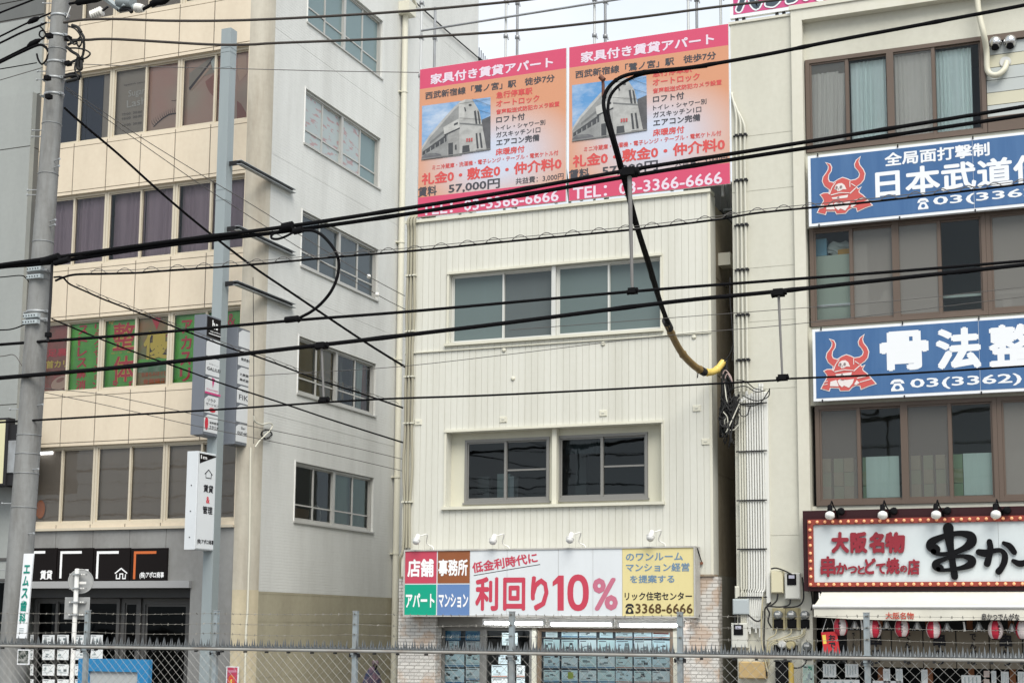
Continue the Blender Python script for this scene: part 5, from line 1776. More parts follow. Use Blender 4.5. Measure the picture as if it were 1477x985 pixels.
# top row
w, x0, x1, z0, z1 = bay_window(1162, 1421.7, 0, (1221.5, 1284, 1346.5), (2,), [M_mesh2, M_glass, M_mesh2, M_glass])
xs4 = [P(u, 150, YBAY).x for u in (1168, 1219, 1226, 1277, 1291, 1345, 1350, 1402)]
curtain(w, FBAY, xs4[0], xs4[0] + 0.55, z0 + 0.1, z1 - 0.25, -0.15, M_voile2, 6, 0.04, gather=0.3)
curtain(w, FBAY, xs4[1] - 0.35, xs4[1], z0 + 0.1, z1 - 0.3, -0.15, M_voile2, 4, 0.05, gather=0.4)
curtain(w, FBAY, xs4[2], xs4[3], z0 + 0.1, z1 - 0.12, -0.16, M_voile, 9, 0.03)
curtain(w, FBAY, xs4[4], xs4[5], z0 + 0.1, z1 - 0.12, -0.15, M_voile2, 8, 0.03)
curtain(w, FBAY, xs4[6], xs4[7], z0 + 0.1, z1 - 0.12, -0.16, M_voile, 9, 0.035)
# panel with vents to the right of the top window
px0 = P(1422.5, 105, YBAY).x
M_sid = [mat('panel_board_grey', (0.42, 0.45, 0.44), 0.5), mat('panel_board_cream', (0.52, 0.50, 0.38), 0.5)]
mb = MB(FBAY)
zt_, zb_ = wz[0][3], wz[0][2]
mb.box(px0, RX1 - 0.61, zt_ - 0.13, zt_ - 0.004, -0.05, 0.04, M_brn)
mb.box(px0, RX1 - 0.61, zb_ + 0.004, zb_ + 0.3, -0.05, 0.04, M_brn)
n = 6
for k in range(n):
    a = zb_ + 0.302 + (zt_ - 0.134 - zb_ - 0.302) * k / n
    b = zb_ + 0.302 + (zt_ - 0.134 - zb_ - 0.302) * (k + 1) / n - 0.012
    mb.box(px0, RX1 - 0.61, a, b, -0.05, -0.02, M_sid[1] if k in (1, 4) else M_sid[0])
mb.build('siding_panel', right)
M_chrome = mat('stainless', (0.6, 0.6, 0.6), 0.18, 0.9)
for k, u in enumerate((1435.5, 1457)):
    p = P(u, 63 - 2 * k, YBAY + 0.02)
    mb = MB()
    mb.lathe([(0, 0.13), (0.03, 0.13), (0.1, 0.115), (0.15, 0.075), (0.165, 0.02)], p, (0, -1, -0.15), M_chrome, 16)
    mb.lathe([(0.02, 0.09), (0.168, 0.05)], p + Vector((0, 0, -0.05)), (0, -1, -0.5), M_black, 12)
    mb.build('vent_hood', right)
mb = MB()
pts = [P(1409, -8, 27.86), P(1412, 20, 27.86), P(1419, 50, 27.86), P(1423, 75, 28.02), P(1424, 100, 28.05), P(1430, 108, 28.03), P(1440, 108, 28.02), P(1449, 100, 28.05), P(1452, 90, 28.13)]
mb.tube([Vector(q) for q in smooth_path([tuple(q) for q in pts], 4)], 0.055, mat('ivory_duct', (0.58, 0.56, 0.45), 0.5), 8)
mb.lathe([(0, 0.11), (0.02, 0.1)], P(1450, 90, 28.14), (0, -1, 0), M_alu, 14)
mb.build('aircon_duct', right)
# middle row
w, x0, x1, z0, z1 = bay_window(1169, 1424, 1, (1228.5, 1293, 1356), (2,), [M_glass, M_mesh, M_mesh, M_greengl])
w2, xb0, xb1, _, _ = bay_window(1424.3, 1600, 1, (1490, 1545), (2,), [M_mesh, M_greengl, M_mesh])
fx = lambda u, r=1: P(u, (105, 400, 660)[r], YBAY).x
mb = MB(FBAY)
mb.box(fx(1174), fx(1226), z0 + 0.12, z1 - 0.52, -0.35, -0.2, mat('sage_board', (0.5, 0.55, 0.45), 0.7))
mb.box(fx(1174), fx(1190), z1 - 0.50, z1 - 0.16, -0.45, -0.25, mat('blue_carton', (0.2, 0.38, 0.48), 0.6))
mb.box(fx(1232), fx(1249), z0 + 0.1, z1 - 0.35, -0.35, -0.2, M_curt)
mb.box(fx(1206), fx(1226), z1 - 0.505, z1 - 0.4, -0.42, -0.25, mat('orange_packet', (0.5, 0.26, 0.05), 0.6))
mb.box(fx(1174), fx(1416), z0 + 0.42, z0 + 0.47, -0.32, -0.17, M_alu)
mb.build('stored_goods', w)
mb = MB(FBAY)
vs = []
c0 = Vector((fx(1208), 28.45, z1 - 0.37))
rb = random.Random(4)
n = 14
prof_ = [(-0.24, 0.02), (-0.2, 0.09), (-0.1, 0.13), (0.0, 0.12), (0.12, 0.13), (0.2, 0.09), (0.3, 0.05), (0.34, 0.01)]
for h, r in prof_:
    for q in range(n):
        an = 2 * math.pi * q / n
        k_ = 1 + rb.uniform(-0.28, 0.28)
        vs.append(c0 + Vector((h + rb.uniform(-.02, .02), r * k_ * math.cos(an) * .8, r * k_ * math.sin(an))))
mb.add(vs, [(i * n + q, i * n + (q + 1) % n, (i + 1) * n + (q + 1) % n, (i + 1) * n + q) for i in range(len(prof_) - 1) for q in range(n)], mat('clear_plastic_bag', (0.42, 0.44, 0.41), 0.3))
mb.build('plastic_bag', w)
mb = MB(FBAY)
mb.lathe([(0, 0.2), (0.25, 0.06), (0.27, 0.02)], (fx(1276), 28.42, z0 + 0.42), (0, 0, 1), M_voile, 10)
mb.build('hanging_cloth', w)
mb = MB(FBAY)
mb.box(fx(1444), fx(1457), z0 + 0.12, z0 + 0.4, -0.4, -0.25, M_white)
mb.box(fx(1436), fx(1477), z0 + 0.42, z0 + 0.47, -0.32, -0.17, M_alu)
mb.build('stored_goods', w2)
# bottom row
w, x0, x1, z0, z1 = bay_window(1177, 1440, 2, (1239.5, 1305.5, 1371.5), (2,), [M_mesh3, M_greengl, M_mesh3, M_greengl])
w2, xb0, xb1, _, _ = bay_window(1440.3, 1600, 2, (1500, 1550), (2,), [M_mesh, M_greengl, M_mesh])
M_box1 = mat('olive_carton', (0.42, 0.42, 0.29), 0.8)
M_box2 = mat('green_carton', (0.36, 0.45, 0.30), 0.8)
mb = MB(FBAY)
for k, u in enumerate((1182, 1200, 1215, 1242, 1312, 1330, 1348, 1373)):
    for j in range(3):
        zz = z0 + 0.12 + 0.27 * j
        mb.box(fx(u, 2), fx(u + 14, 2), zz, zz + 0.265, -0.5, -0.16 - 0.02 * ((k + j) % 2), (M_box1, M_box2)[(k + j) % 2])
mb.build('cartons', w)
for u0, u1 in ((1247, 1295), (1388, 1430)):
    curtain(w, FBAY, fx(u0, 2), fx(u1, 2), z0 + 0.15, z0 + 0.93, -0.15, mat('white_cloth', (0.84, 0.9, 0.88), 0.9), 3, 0.012, name='hung_sheet')
curtain(w2, FBAY, fx(1450, 2), fx(1490, 2), z0 + 0.15, z0 + 0.95, -0.21, mat('patterned_cloth', (0.42, 0.46, 0.42), 0.9, dirt=(0.12, 0.18, 0.14), amt=0.9, scale=(9, 9, 9)), 3, 0.008, name='hung_sheet')

# --- blue signs
yQ = 27.86
FQ = front(yQ)
M_qblue = mat('sign_face_blue', (0.034, 0.105, 0.25), 0.35, dirt=(0.06, 0.145, 0.30), amt=0.8, scale=(4, 4, 0.35), coat=0.25)
M_qwhite = mat('sign_border_white', (0.72, 0.74, 0.76), 0.4)
M_emred = mat('emblem_red', (0.50, 0.085, 0.075), 0.4)
M_emw = mat('emblem_pale', (0.68, 0.62, 0.60), 0.4)
M_emg = mat('emblem_grey', (0.22, 0.17, 0.17), 0.4)
def emblem(mb, mapf):
    c = 0.006
    body = [(310, 590), (320, 530), (345, 480), (385, 425), (440, 390), (500, 365), (560, 385), (610, 410), (645, 445), (690, 500), (720, 540), (757, 515), (725, 560), (735, 590), (790, 630), (915, 770), (820, 800), (715, 845), (700, 795), (640, 790), (580, 820), (540, 865), (420, 870), (400, 830), (270, 825), (255, 870), (150, 840), (190, 760), (240, 680), (225, 640), (190, 595), (230, 575), (290, 575)]
    hl = [(322, 525), (250, 470), (218, 400), (230, 340), (270, 290), (300, 240), (305, 190), (270, 145), (320, 165), (342, 210), (335, 260), (300, 310), (292, 370), (310, 415), (372, 432)]
    hr = [(612, 412), (690, 400), (735, 370), (750, 320), (725, 270), (685, 225), (675, 180), (700, 125), (747, 85), (725, 140), (740, 195), (790, 260), (815, 320), (800, 400), (760, 450), (690, 497)]
    f = lambda pts: [mapf(a, b) for a, b in pts]
    for k, s in enumerate((hl, hr, body)):
        mb.ribbon(f(s), 0.034, c + 0.0015 * k, M_emw, closed=True)
        mb.poly(f(s), c + 0.005 + 0.0015 * k, M_emred)
    c2 = c + 0.011
    sk = [(385, 522), (400, 470), (440, 445), (490, 440), (530, 470), (557, 532), (505, 528), (470, 548), (430, 558), (420, 535)]
    for s in (sk, [(345, 640), (400, 636), (440, 628), (582, 610), (570, 650), (430, 662), (360, 662)], [(375, 730), (430, 700), (500, 722), (612, 705), (590, 770), (540, 832), (470, 800), (440, 824), (400, 790)],
              [(275, 745), (360, 720), (388, 790), (392, 812), (270, 808)], [(612, 782), (650, 722), (690, 762), (640, 792)], [(690, 746), (850, 702), (858, 712), (695, 757)], [(650, 690), (800, 660), (805, 668), (655, 702)],
              [(600, 420), (612, 415), (612, 500), (602, 505)], [(600, 590), (690, 510), (698, 520), (612, 600)], [(330, 600), (470, 570), (600, 580), (600, 590), (470, 582), (340, 612)],
              [(310, 590), (345, 500), (400, 425), (408, 430), (355, 505), (322, 600)], [(190, 745), (240, 735), (240, 745), (188, 755)], [(180, 785), (235, 775), (235, 785), (176, 795)], [(630, 450), (690, 492), (684, 500), (624, 460)]):
        mb.poly(f(s), c2, M_emw)
        c2 += 0.0006
    for a, b, r1, r2 in ((418, 500, 16, 22), (480, 495, 18, 20), (446, 525, 7, 8)):
        p, q = mapf(a, b), mapf(a + r1, b - r2)
        mb.ellipse(p[0], p[1], abs(q[0] - p[0]), abs(q[1] - p[1]), c2 + 0.002, M_emg, 12)
    mb.poly(f([(425, 640), (450, 630), (460, 650), (430, 655)]), c2 + 0.003, M_emg)
    mb.poly(f([(420, 690), (460, 680), (500, 700), (460, 722), (425, 715)]), c2 + 0.003, M_emred)
XQ1 = 3.2
for k, (tl, bl) in enumerate((((1165.4, 225.6), (1167.4, 327)), ((1172, 475.2), (1175.4, 578.8)))):
    x0 = P(tl[0] + 0.5, (tl[1] + bl[1]) / 2, yQ).x
    z1, z0 = P(*tl, yQ).z, P(*bl, yQ).z
    t_ = thing('clinic_sign', (x0, yQ, z0), ('blue sign with a red horned samurai mask, the higher one under the curtained windows', 'blue sign with a red horned samurai mask and larger characters, above the carton windows')[k], 'sign', 'blue samurai signs')
    mb = MB(FQ)
    mb.box(x0, XQ1, z0, z1, -0.12, -0.002, M_qwhite)
    for u in (1183, 1300, 1410):
        x = P(u, 400, yQ).x
        mb.box(x - 0.012, x + 0.012, z0 - 0.03, z0 + 0.03, 0.002, 0.02, M_dark)
        mb.box(x - 0.012, x + 0.012, z1 - 0.03, z1 + 0.03, 0.002, 0.02, M_dark)
    mb.build('cabinet', t_)
    mb = MB(FQ)
    for a0, a1 in ((x0 + 0.055, P(1413, 530, yQ).x), (P(1413, 530, yQ).x + 0.006, XQ1 - 0.055)):
        mb.quad(a0, a1, z0 + 0.055, z1 - 0.05, 0.002, M_qblue)
    mb.build('face', t_)
    mb = MB(FQ)
    if k == 1:
        emblem(mb, lambda a, b: (lambda p: (p.x, p.z))(P(1170 + a / 9.855, 475 + b / 9.855, yQ)))
    else:
        emblem(mb, lambda a, b: (lambda p: (p.x, p.z))(P(1160 + (a + 45) / 9.85 + 0.0, 215 + (b * 1.0 + 48) / 9.85 + (0.12 * (500 - a) / 9.85) * 0.35, yQ)))
    mb.build('emblem', t_)
    mb = MB(FQ)
    if k == 0:
        mb.text('全局面打撃制', *R4(1276, 221.5, 241, 1428, yQ), 0.005, M_qwhite, 0.03)
        mb.text('日本武道伝', *R4(1262.5, 246.5, 287, 1515, yQ), 0.005, M_qwhite, 0.03)
        phone(mb, *R4(1323, 287, 303, 1340, yQ), 0.005, M_qwhite, M_qblue)
        mb.text('03(3362)', *R4(1346, 284.5, 300, 1513, yQ), 0.005, M_qwhite, 0.02)
    else:
        mb.text('骨', *R4(1269, 479.5, 536, 1339.6, yQ), 0.005, M_qwhite, 0.045)
        mb.text('法', *R4(1349.7, 474.5, 534.5, 1415, yQ), 0.005, M_qwhite, 0.045)
        mb.text('整', *R4(1426, 469.5, 530, 1497, yQ), 0.005, M_qwhite, 0.04)
        mb.text('体', *R4(1505, 464, 526, 1580, yQ), 0.005, M_qwhite, 0.045)
        phone(mb, *R4(1284, 547.5, 564.5, 1305, yQ), 0.005, M_qwhite, M_qblue)
        mb.text('03(3362)', *R4(1313, 546.5, 563.5, 1474, yQ), 0.005, M_qwhite, 0.02)
    mb.build('lettering', t_)

# --- pink roof sign
yK = 28.05
px0, px1 = P(1052.8, 10, yK).x, RX1
pz0 = P(1053, 27.5, yK).z
t_ = thing('roof_sign', (0, yK, pz0), 'pink white edged roof sign cut off by the top edge at the right', 'sign')
FK = front(yK)
mb = MB(FK)
mb.box(px0, px1, pz0, pz0 + 2.4, -0.1, -0.002, M_qwhite)
for u in (1062, 1072, 1120, 1130):
    x = P(u, 30, yK).x
    mb.box(x - 0.03, x + 0.03, Z_RW + 0.05, pz0 - 0.001, -0.09, -0.03, M_dark)
for x in (-4, -2, 0, 2, 4):
    mb.box(x - 0.03, x + 0.03, Z_RW - 0.1, pz0 - 0.001, -0.3, -0.24, M_dark)
mb.build('cabinet', t_)
mb = MB(FK)
mb.quad(px0 + 0.07, px1 - 0.06, pz0 + 0.07, pz0 + 2.34, 0.002, mat('roof_sign_pink', (0.52, 0.07, 0.20), 0.4))
mb.build('face', t_)
mb = MB(FK)
M_slate = mat('slate_lettering', (0.05, 0.07, 0.09), 0.4)
c = 0.004
for pts in ([(1066, 14), (1070, 4), (1074, -12)], [(1083, -14), (1085, 2), (1091, 10), (1096, 2)], [(1108, 6), (1116, 6), (1124, -3), (1127, -16)], [(1138, 2), (1146, -1), (1152, -12)], [(1163, -3), (1168, -12)], [(1176, -14), (1182, -3), (1190, -6)]):
    g_ = smooth_path(pts, 5)
    f = [(lambda p: (p.x, p.z))(P(a, b, yK)) for a, b in g_]
    mb.ribbon(f, 0.17, c, M_qwhite)
    mb.ribbon(f, 0.105, c + 0.002, M_slate)
    e = f[0]
    mb.ellipse(e[0], e[1], 0.085, 0.085, c + 0.0007, M_qwhite, 14)
    mb.ellipse(e[0], e[1], 0.0525, 0.0525, c + 0.0027, M_slate, 14)
    c += 0.004
mb.build('lettering', t_)

# --- restaurant front
yT = 27.55
FT = front(yT)
tx0 = P(1158.5, 790, yT).x
M_maroon = mat('dark_maroon_board', (0.035, 0.012, 0.014), 0.45, coat=0.2)
tz1, tz0 = P(1158, 736.5, yT).z, P(1172, 852, yT).z
t_ = thing('restaurant_sign', (0, yT, tz0), 'white restaurant sign framed in red with rows of orange bulbs and large black brush letters', 'sign')
mb = MB(FT)
mb.box(tx0, RX1 - 0.2, tz0, tz1, -0.4, -0.005, M_maroon)
mb.build('board', t_)
a0, _, b0, b1 = R4(1166, 749.5, 846, 1477, yT)
a1 = RX1 - 0.4
ia0, _, ib0, ib1 = R4(1174, 757, 839.5, 1477, yT)
ia1 = a1 - (ia0 - a0)
M_rfr = mat('bulb_frame_red', (0.26, 0.045, 0.03), 0.4, dirt=(0.2, 0.03, 0.02), amt=0.5)
mb = MB(FT)
mb.box(a0, a1, ib1, b1, 0, 0.05, M_rfr)
mb.box(a0, a1, b0, ib0, 0, 0.05, M_rfr)
mb.box(a0, ia0, ib0, ib1, 0, 0.05, M_rfr)
mb.box(ia1, a1, ib0, ib1, 0, 0.05, M_rfr)
mb.build('bulb_frame', t_)
M_rface = mat('milk_white_face', (0.56, 0.61, 0.62), 0.35, dirt=(0.48, 0.52, 0.53), amt=0.4)
mb = MB(FT)
xs5 = [ia0, P(1441, 800, yT).x, ia1]
for k in range(2):
    mb.quad(xs5[k] + 0.002, xs5[k + 1] - 0.002, ib0, ib1, 0.012, M_rface)
mb.build('face', t_)
M_bulb = mat('orange_bulb', (0.7, 0.36, 0.18), 0.3, emit=(1.0, 0.42, 0.2, 0.09))
mb = MB(FT)
def bulb(x, z):
    mb.lathe([(0.05, 0.02), (0.062, 0.027), (0.08, 0.03), (0.097, 0.021), (0.104, 0.006)], (x, yT, z), (0, -1, 0), M_bulb, 10)
sp = P(1320, 752, yT).x - P(1308.35, 752, yT).x
zt_, zb_ = (ib1 + b1) / 2, (ib0 + b0) / 2
x = a0 + 0.045
nb_ = 0
while x < a1 and nb_ < 200:
    bulb(x, zt_)
    bulb(x, zb_)
    x += sp
    nb_ += 1
for k in range(1, 8):
    bulb((a0 + ia0) / 2, zb_ + (zt_ - zb_) * k / 8)
o = mb.build('bulb_row', t_)
o['kind'] = 'stuff'
# red lettering (raised)
M_rl = mat('raised_letter_red', (0.24, 0.018, 0.03), 0.4)
mb = MB(FT)
for ch, (u0, u1) in zip('大阪名物', ((1199.6, 1225), (1227, 1251.5), (1254, 1276), (1277, 1306))):
    mb.text(ch, *R4(u0, 767, 798, u1, yT), 0.03, M_rl, 0.06, thick=0.02)
for ch, (u0, u1, v0, v1) in zip('串かつとどて焼の店', ((1184, 1206, 802, 832), (1206.5, 1223, 811, 828), (1223.5, 1237, 816, 827), (1237.5, 1248, 815, 828), (1247.5, 1264, 804.5, 828), (1264, 1278, 812, 828), (1278.5, 1298, 804, 828), (1298.5, 1309, 815, 825.5), (1309.5, 1327, 806, 829))):
    mb.text(ch, *R4(u0, v0, v1, u1, yT), 0.03, M_rl, 0.03 if ch == '串' else 0.045, thick=0.02)
mb.build('red_lettering', t_)
# brush letters
mb = MB(FT)
M_blk = mat('raised_letter_black', (0.008, 0.008, 0.009), 0.45)
def q9(a, b):
    p = P(1310 + a / 7.575, 740 + b / 7.575, yT)
    return (p.x, p.z)
px_ = (P(1400, 800, yT).x - P(1390, 800, yT).x) / 10 / 7.575
def stroke(pts, ws, c):
    g_ = smooth_path([(a, b, w) for (a, b), w in zip(pts, ws)], 6)
    mb.ribbon([q9(a, b) for a, b, w in g_], [w * px_ * 1.18 for a, b, w in g_], c, M_blk, thick=0.035)
    for a, b, w in (g_[0], g_[-1]):
        e = q9(a, b)
        r = w * px_ * 1.18 / 2
        mb.prism([(e[0] + r * math.cos(t * 0.5236), e[1] + r * math.sin(t * 0.5236)) for t in range(12)], c + 0.001, c + 0.036, M_blk)
stroke([(440, 160), (450, 270), (470, 420), (490, 560), (510, 690)], [100, 85, 62, 62, 66], 0.020)
stroke([(300, 395), (250, 360), (265, 310), (370, 260), (500, 225), (600, 222), (685, 250), (690, 320), (610, 385), (480, 435), (350, 445), (280, 420)], [95, 90, 75, 55, 50, 58, 85, 92, 60, 45, 40, 55], 0.023)
stroke([(350, 600), (305, 580), (310, 540), (400, 500), (500, 475), (610, 470), (690, 500), (690, 550), (610, 590), (500, 610), (400, 620), (330, 612)], [75, 70, 60, 40, 36, 42, 72, 76, 50, 36, 36, 46], 0.026)
stroke([(775, 425), (850, 435), (930, 412), (1010, 405), (1055, 450), (1055, 520), (1025, 590), (990, 635)], [62, 72, 50, 42, 52, 58, 55, 62], 0.020)
stroke([(890, 310), (900, 380), (885, 480), (865, 550)], [52, 56, 58, 64], 0.024)
stroke([(1045, 325), (1110, 360), (1160, 425)], [36, 58, 52], 0.020)
stroke([(1150, 520), (1220, 550), (1300, 530), (1390, 480), (1480, 470), (1540, 540), (1500, 640), (1400, 700)], [40, 62, 50, 42, 50, 66, 50, 30], 0.020)
mb.build('brush_lettering', t_)

# spot lamps above the restaurant sign
labs = ['black clip lamp with white bulb above the first red brush character', 'black clip lamp with white bulb above the third red brush characters', 'black clip lamp with white bulb above the left half of the black brush letters', 'black clip lamp with white bulb above the black brush letters, nearest the right edge']
rootl = None
for k, u in enumerate((1197, 1273, 1350, 1436)):
    p = P(u, 739 - 0.5 * k, 27.35)
    if rootl is None:
        rootl = thing('clip_lamp', tuple(p), labs[0], 'lamp', 'clip lamps above the restaurant sign')
        base = p
        mb = MB()
        ax = Vector((0.05, -0.45, -0.9))
        mb.lathe([(0.0, 0.05), (0.03, 0.085), (0.09, 0.09), (0.12, 0.06), (0.135, 0.02)], p, ax, mat('white_bulb', (0.75, 0.75, 0.72), 0.3), 14)
        mb.build('bulb', rootl)
        mb = MB()
        mb.lathe([(-0.16, 0.03), (-0.14, 0.045), (-0.02, 0.05), (-0.001, 0.05)], p, ax, M_black, 12)
        mb.lathe([(0, 0.03), (0.01, 0.07), (0.05, 0.075), (0.07, 0.04)], p + Vector((0.17, 0.1, 0.02)), Vector((0.6, -0.8, 0)), M_black, 12)
        mb.tube([p + Vector((0, 0.03, 0.1)), p + Vector((0.02, 0.1, 0.22)), p + Vector((0.04, 0.2, 0.12)), p + Vector((0.1, 0.2, 0.03))], 0.014, M_black, 6)
        mb.tube([p + Vector((0.17, 0.1, 0.02)), p + Vector((0.1, 0.2, 0.02))], 0.03, M_black, 6)
        mb.tube([p + Vector((0.1, 0.18, 0.0)), p + Vector((0.1, 0.24, -0.12))], 0.02, M_black, 6)
        mb.build('holder', rootl)
    else:
        dup(rootl, p - base, None, labs[k])

# awning
M_awn = mat('awning_cloth', (0.63, 0.61, 0.53), 0.8, dirt=(0.5, 0.47, 0.38), amt=0.5, scale=(1.5, 1.5, 1))
ax0 = P(1186, 852, 27.6).x
ax1 = RX1 - 0.3
az1, az0 = P(1186, 853.5, 27.6).z, P(1176.5, 874, 26.75).z
aw = thing('awning', ((ax0 + ax1) / 2, 27.6, az0), 'cream shop awning with a lettered valance over the restaurant front', 'awning')
mb = MB()
n = 40
vs, fs = [], []
for j in range(7):
    g_ = j / 6
    for i in range(n + 1):
        x = ax0 + (ax1 - ax0) * i / n
        y = 27.56 - 0.81 * g_
        z = az1 + (az0 + 0.02 - az1) * g_ - 0.03 * math.sin(math.pi * g_)
        vs.append(Vector((x, y, z)))
for j in range(6):
    for i in range(n):
        k = j * (n + 1) + i
        fs.append((k, k + n + 1, k + n + 2, k + 1))
mb.add(vs, fs, M_awn, True)
mb.add([v + Vector((0, 0, -0.006)) for v in vs], [tuple(reversed(f)) for f in fs], M_awn, True)
mb.build('canopy', aw)
mb = MB()
mb.tube([(ax0 - 0.02, 26.74, az0 - 0.01), (ax1 + 0.02, 26.74, az0 - 0.01)], 0.045, M_alu, 10)
mb.tube([(ax0 - 0.02, 27.6, az1), (ax1 + 0.02, 27.6, az1)], 0.05, M_dark, 8)
mb.tube([(ax0 + 0.1, 27.6, az1 - 0.05), (ax0 + 0.6, 27.15, az1 - 0.25), (ax0 + 0.1, 26.76, az0 - 0.02)], 0.02, M_alu, 6)
mb.tube([(ax0 + 0.02, 27.5, az1 - 0.1), (ax0 - 0.03, 27.45, az1 - 0.02), (ax0 - 0.02, 27.42, az1 - 0.22)], 0.012, M_alu, 6)
mb.build('front_bar', aw)
vz0 = P(1300, 894, 26.72).z
mb = MB()
vs, fs = [], []
for j in range(4):
    for i in range(n * 2 + 1):
        t = i / (n * 2)
        x = ax0 + (ax1 - ax0) * t
        z = az0 - 0.05 + (vz0 - az0 + 0.05) * j / 3 + (0.012 * math.sin(t * 23) + (0.05 * max(0, 1 - t * 14))) * j / 3
        vs.append(Vector((x, 26.72 + 0.012 * math.sin(t * 60) * j / 3, z)))
for j in range(3):
    for i in range(n * 2):
        k = j * (n * 2 + 1) + i
        fs.append((k, k + n * 2 + 1, k + n * 2 + 2, k + 1))
mb.add(vs, fs, M_awn, True)
mb.T = front(26.70)
mb.text('大阪名物', *R4(1277, 882.5, 892.5, 1318, 26.68), 0.004, mat('valance_red', (0.45, 0.07, 0.04), 0.6), 0.03)
mb.text('串かつでんがな', *R4(1416, 884, 894.5, 1470.5, 26.68), 0.004, M_ink, 0.03)
mb.build('valance', aw)

# under the awning: dark front, noren, lanterns
sh0 = P(1180, 930, 28.0).x
mb = MB(F28)
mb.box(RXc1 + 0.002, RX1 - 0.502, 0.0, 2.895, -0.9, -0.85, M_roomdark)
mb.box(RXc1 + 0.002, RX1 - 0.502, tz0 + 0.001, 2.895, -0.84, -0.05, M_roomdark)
mb.build('restaurant_front', right)
M_post2 = mat('orange_wood', (0.26, 0.10, 0.04), 0.6)
for u in (1269, 1340, 1400, 1460):
    mb = MB(F28)
    x = P(u, 970, 28).x
    mb.box(x - 0.05, x + 0.05, 0.13, tz0 - 0.01, -0.2, -0.1, M_post2)
    mb.build('door_post', right)
mb = MB(F28)
mb.quad(RXc1 + 0.01, RX1 - 0.52, 0.13, 2.0, -0.22, M_shopgl)
mb.build('shop_window', right)
yNo = 27.75
M_noren = mat('noren_cloth', (0.22, 0.19, 0.145), 0.95, dirt=(0.16, 0.135, 0.10), amt=0.5, scale=(5, 5, 1))
nz1, nz0 = P(1300, 909, yNo).z, P(1300, 962, yNo).z
edges = [1221, 1241.5, 1286, 1331.5, 1379, 1427, 1475, 1523]
for k in range(len(edges) - 1):
    x0, x1 = P(edges[k], 930, yNo).x + 0.012, P(edges[k + 1], 930, yNo).x - 0.012
    nm = ['narrow brown noren panel beside the red banner'] + [f'brown noren panel with brush letters, {q} of the wide ones from the red banner' for q in ordn]
    cu = MB(front(yNo))
    T = front(yNo)
    vs, fs = [], []
    for j in range(6):
        for i in range(13):
            t, g_ = i / 12, j / 5
            vs.append(T(x0 + (x1 - x0) * (t + 0.02 * (t - .5) * g_), nz1 + (nz0 - nz1) * g_, 0.02 * math.sin(t * 7 + k) * g_))
    for j in range(5):
        for i in range(12):
            q = j * 13 + i
            fs.append((q, q + 13, q + 14, q + 1))
    cu.add(vs, fs, M_noren, True)
    w = x1 - x0
    if k % 2 == 0 and k > 0 or k == 0:
        cu.vtext('でんがな', x0 + w * .42, x0 + w * .62, nz1 - 0.62, nz1 - 0.03, 0.03, M_ink, 0.03)
    else:
        cu.text('串', x0 + w * .3, x0 + w * .7, nz1 - 0.3, nz1 - 0.04, 0.03, M_ink, 0.04)
        cu.vtext('かつ', x0 + w * .35, x0 + w * .65, nz1 - 0.62, nz1 - 0.32, 0.03, M_ink, 0.04)
    o = cu.build('noren_panel')
    tag(o, nm[k], 'shop curtain', 'noren panels under the awning')
mb = MB()
mb.tube([(P(1200, 908, yNo).x, yNo, nz1 + 0.02), (RX1 - 0.6, yNo, nz1 + 0.02)], 0.015, M_dark, 6)
mb.build('noren_rail', aw)

M_lr = mat('lantern_red', (0.46, 0.02, 0.045), 0.5)
M_lw = mat('lantern_white', (0.66, 0.58, 0.56), 0.5)
lroot = None
yLn = 26.95
labs = ['red and white paper lantern above the small red banner', 'red and white paper lantern just right of the fence post', 'red and white paper lantern under the red valance letters', 'red and white paper lantern between the two valance texts', 'red and white paper lantern under the black valance letters', 'red and white paper lantern at the right edge of the picture']
for k, (u, v, rz) in enumerate(((1212.5, 903.5, 0.0), (1261, 906.5, 0.9), (1301, 905, 0.05), (1346.5, 907, 2.2), (1436, 908, 0.55), (1476, 908, 1.3))):
    p = P(u, v, yLn)
    if lroot is None:
        lroot = thing('paper_lantern', tuple(p), labs[0], 'lantern', 'paper lanterns under the awning')
        base = p
        lroot.rotation_euler.z = 0
        mb = MB()
        n, m_ = 24, 12
        for i in range(n):
            mm = M_lr if (i // 4) % 2 == 0 else M_lw
            vs, fs = [], []
            for j in range(m_ + 1):
                t = -1 + 2 * j / m_
                r = 0.128 * math.sqrt(max(0.0, 1 - (t * 0.86) ** 2)) * (1 + 0.018 * (j % 2))
                for q in (i, i + 1):
                    an = 2 * math.pi * q / n + 1.05 - math.pi / 2
                    vs.append(p + Vector((r * math.cos(an), r * math.sin(an), 0.155 * t)))
            for j in range(m_):
                fs.append((2 * j, 2 * j + 1, 2 * j + 3, 2 * j + 2))
            mb.add(vs, fs, mm, False)
        mb.build('paper_body', lroot)
        mb = MB()
        mb.lathe([(-0.172, 0.05), (-0.172, 0.066), (-0.150, 0.068), (-0.150, 0.05)], p, (0, 0, 1), M_black, 14)
        mb.lathe([(0.150, 0.05), (0.150, 0.068), (0.172, 0.066), (0.172, 0.05)], p, (0, 0, 1), M_black, 14)
        mb.tube([p + Vector((0, 0, 0.17)), p + Vector((0, 0, 0.30))], 0.006, M_black, 5)
        mb.build('rim', lroot)
        mb = MB(lambda a, b, c: p + Vector((a, -0.133 - c, b)))
        mb.vtext('串かつ', -0.022, 0.022, -0.09, 0.09, 0.0, M_ink, 0.02)
        mb.build('lettering', lroot)
    else:
        c = dup(lroot, p - base, None, labs[k])
        c.rotation_euler.z = rz
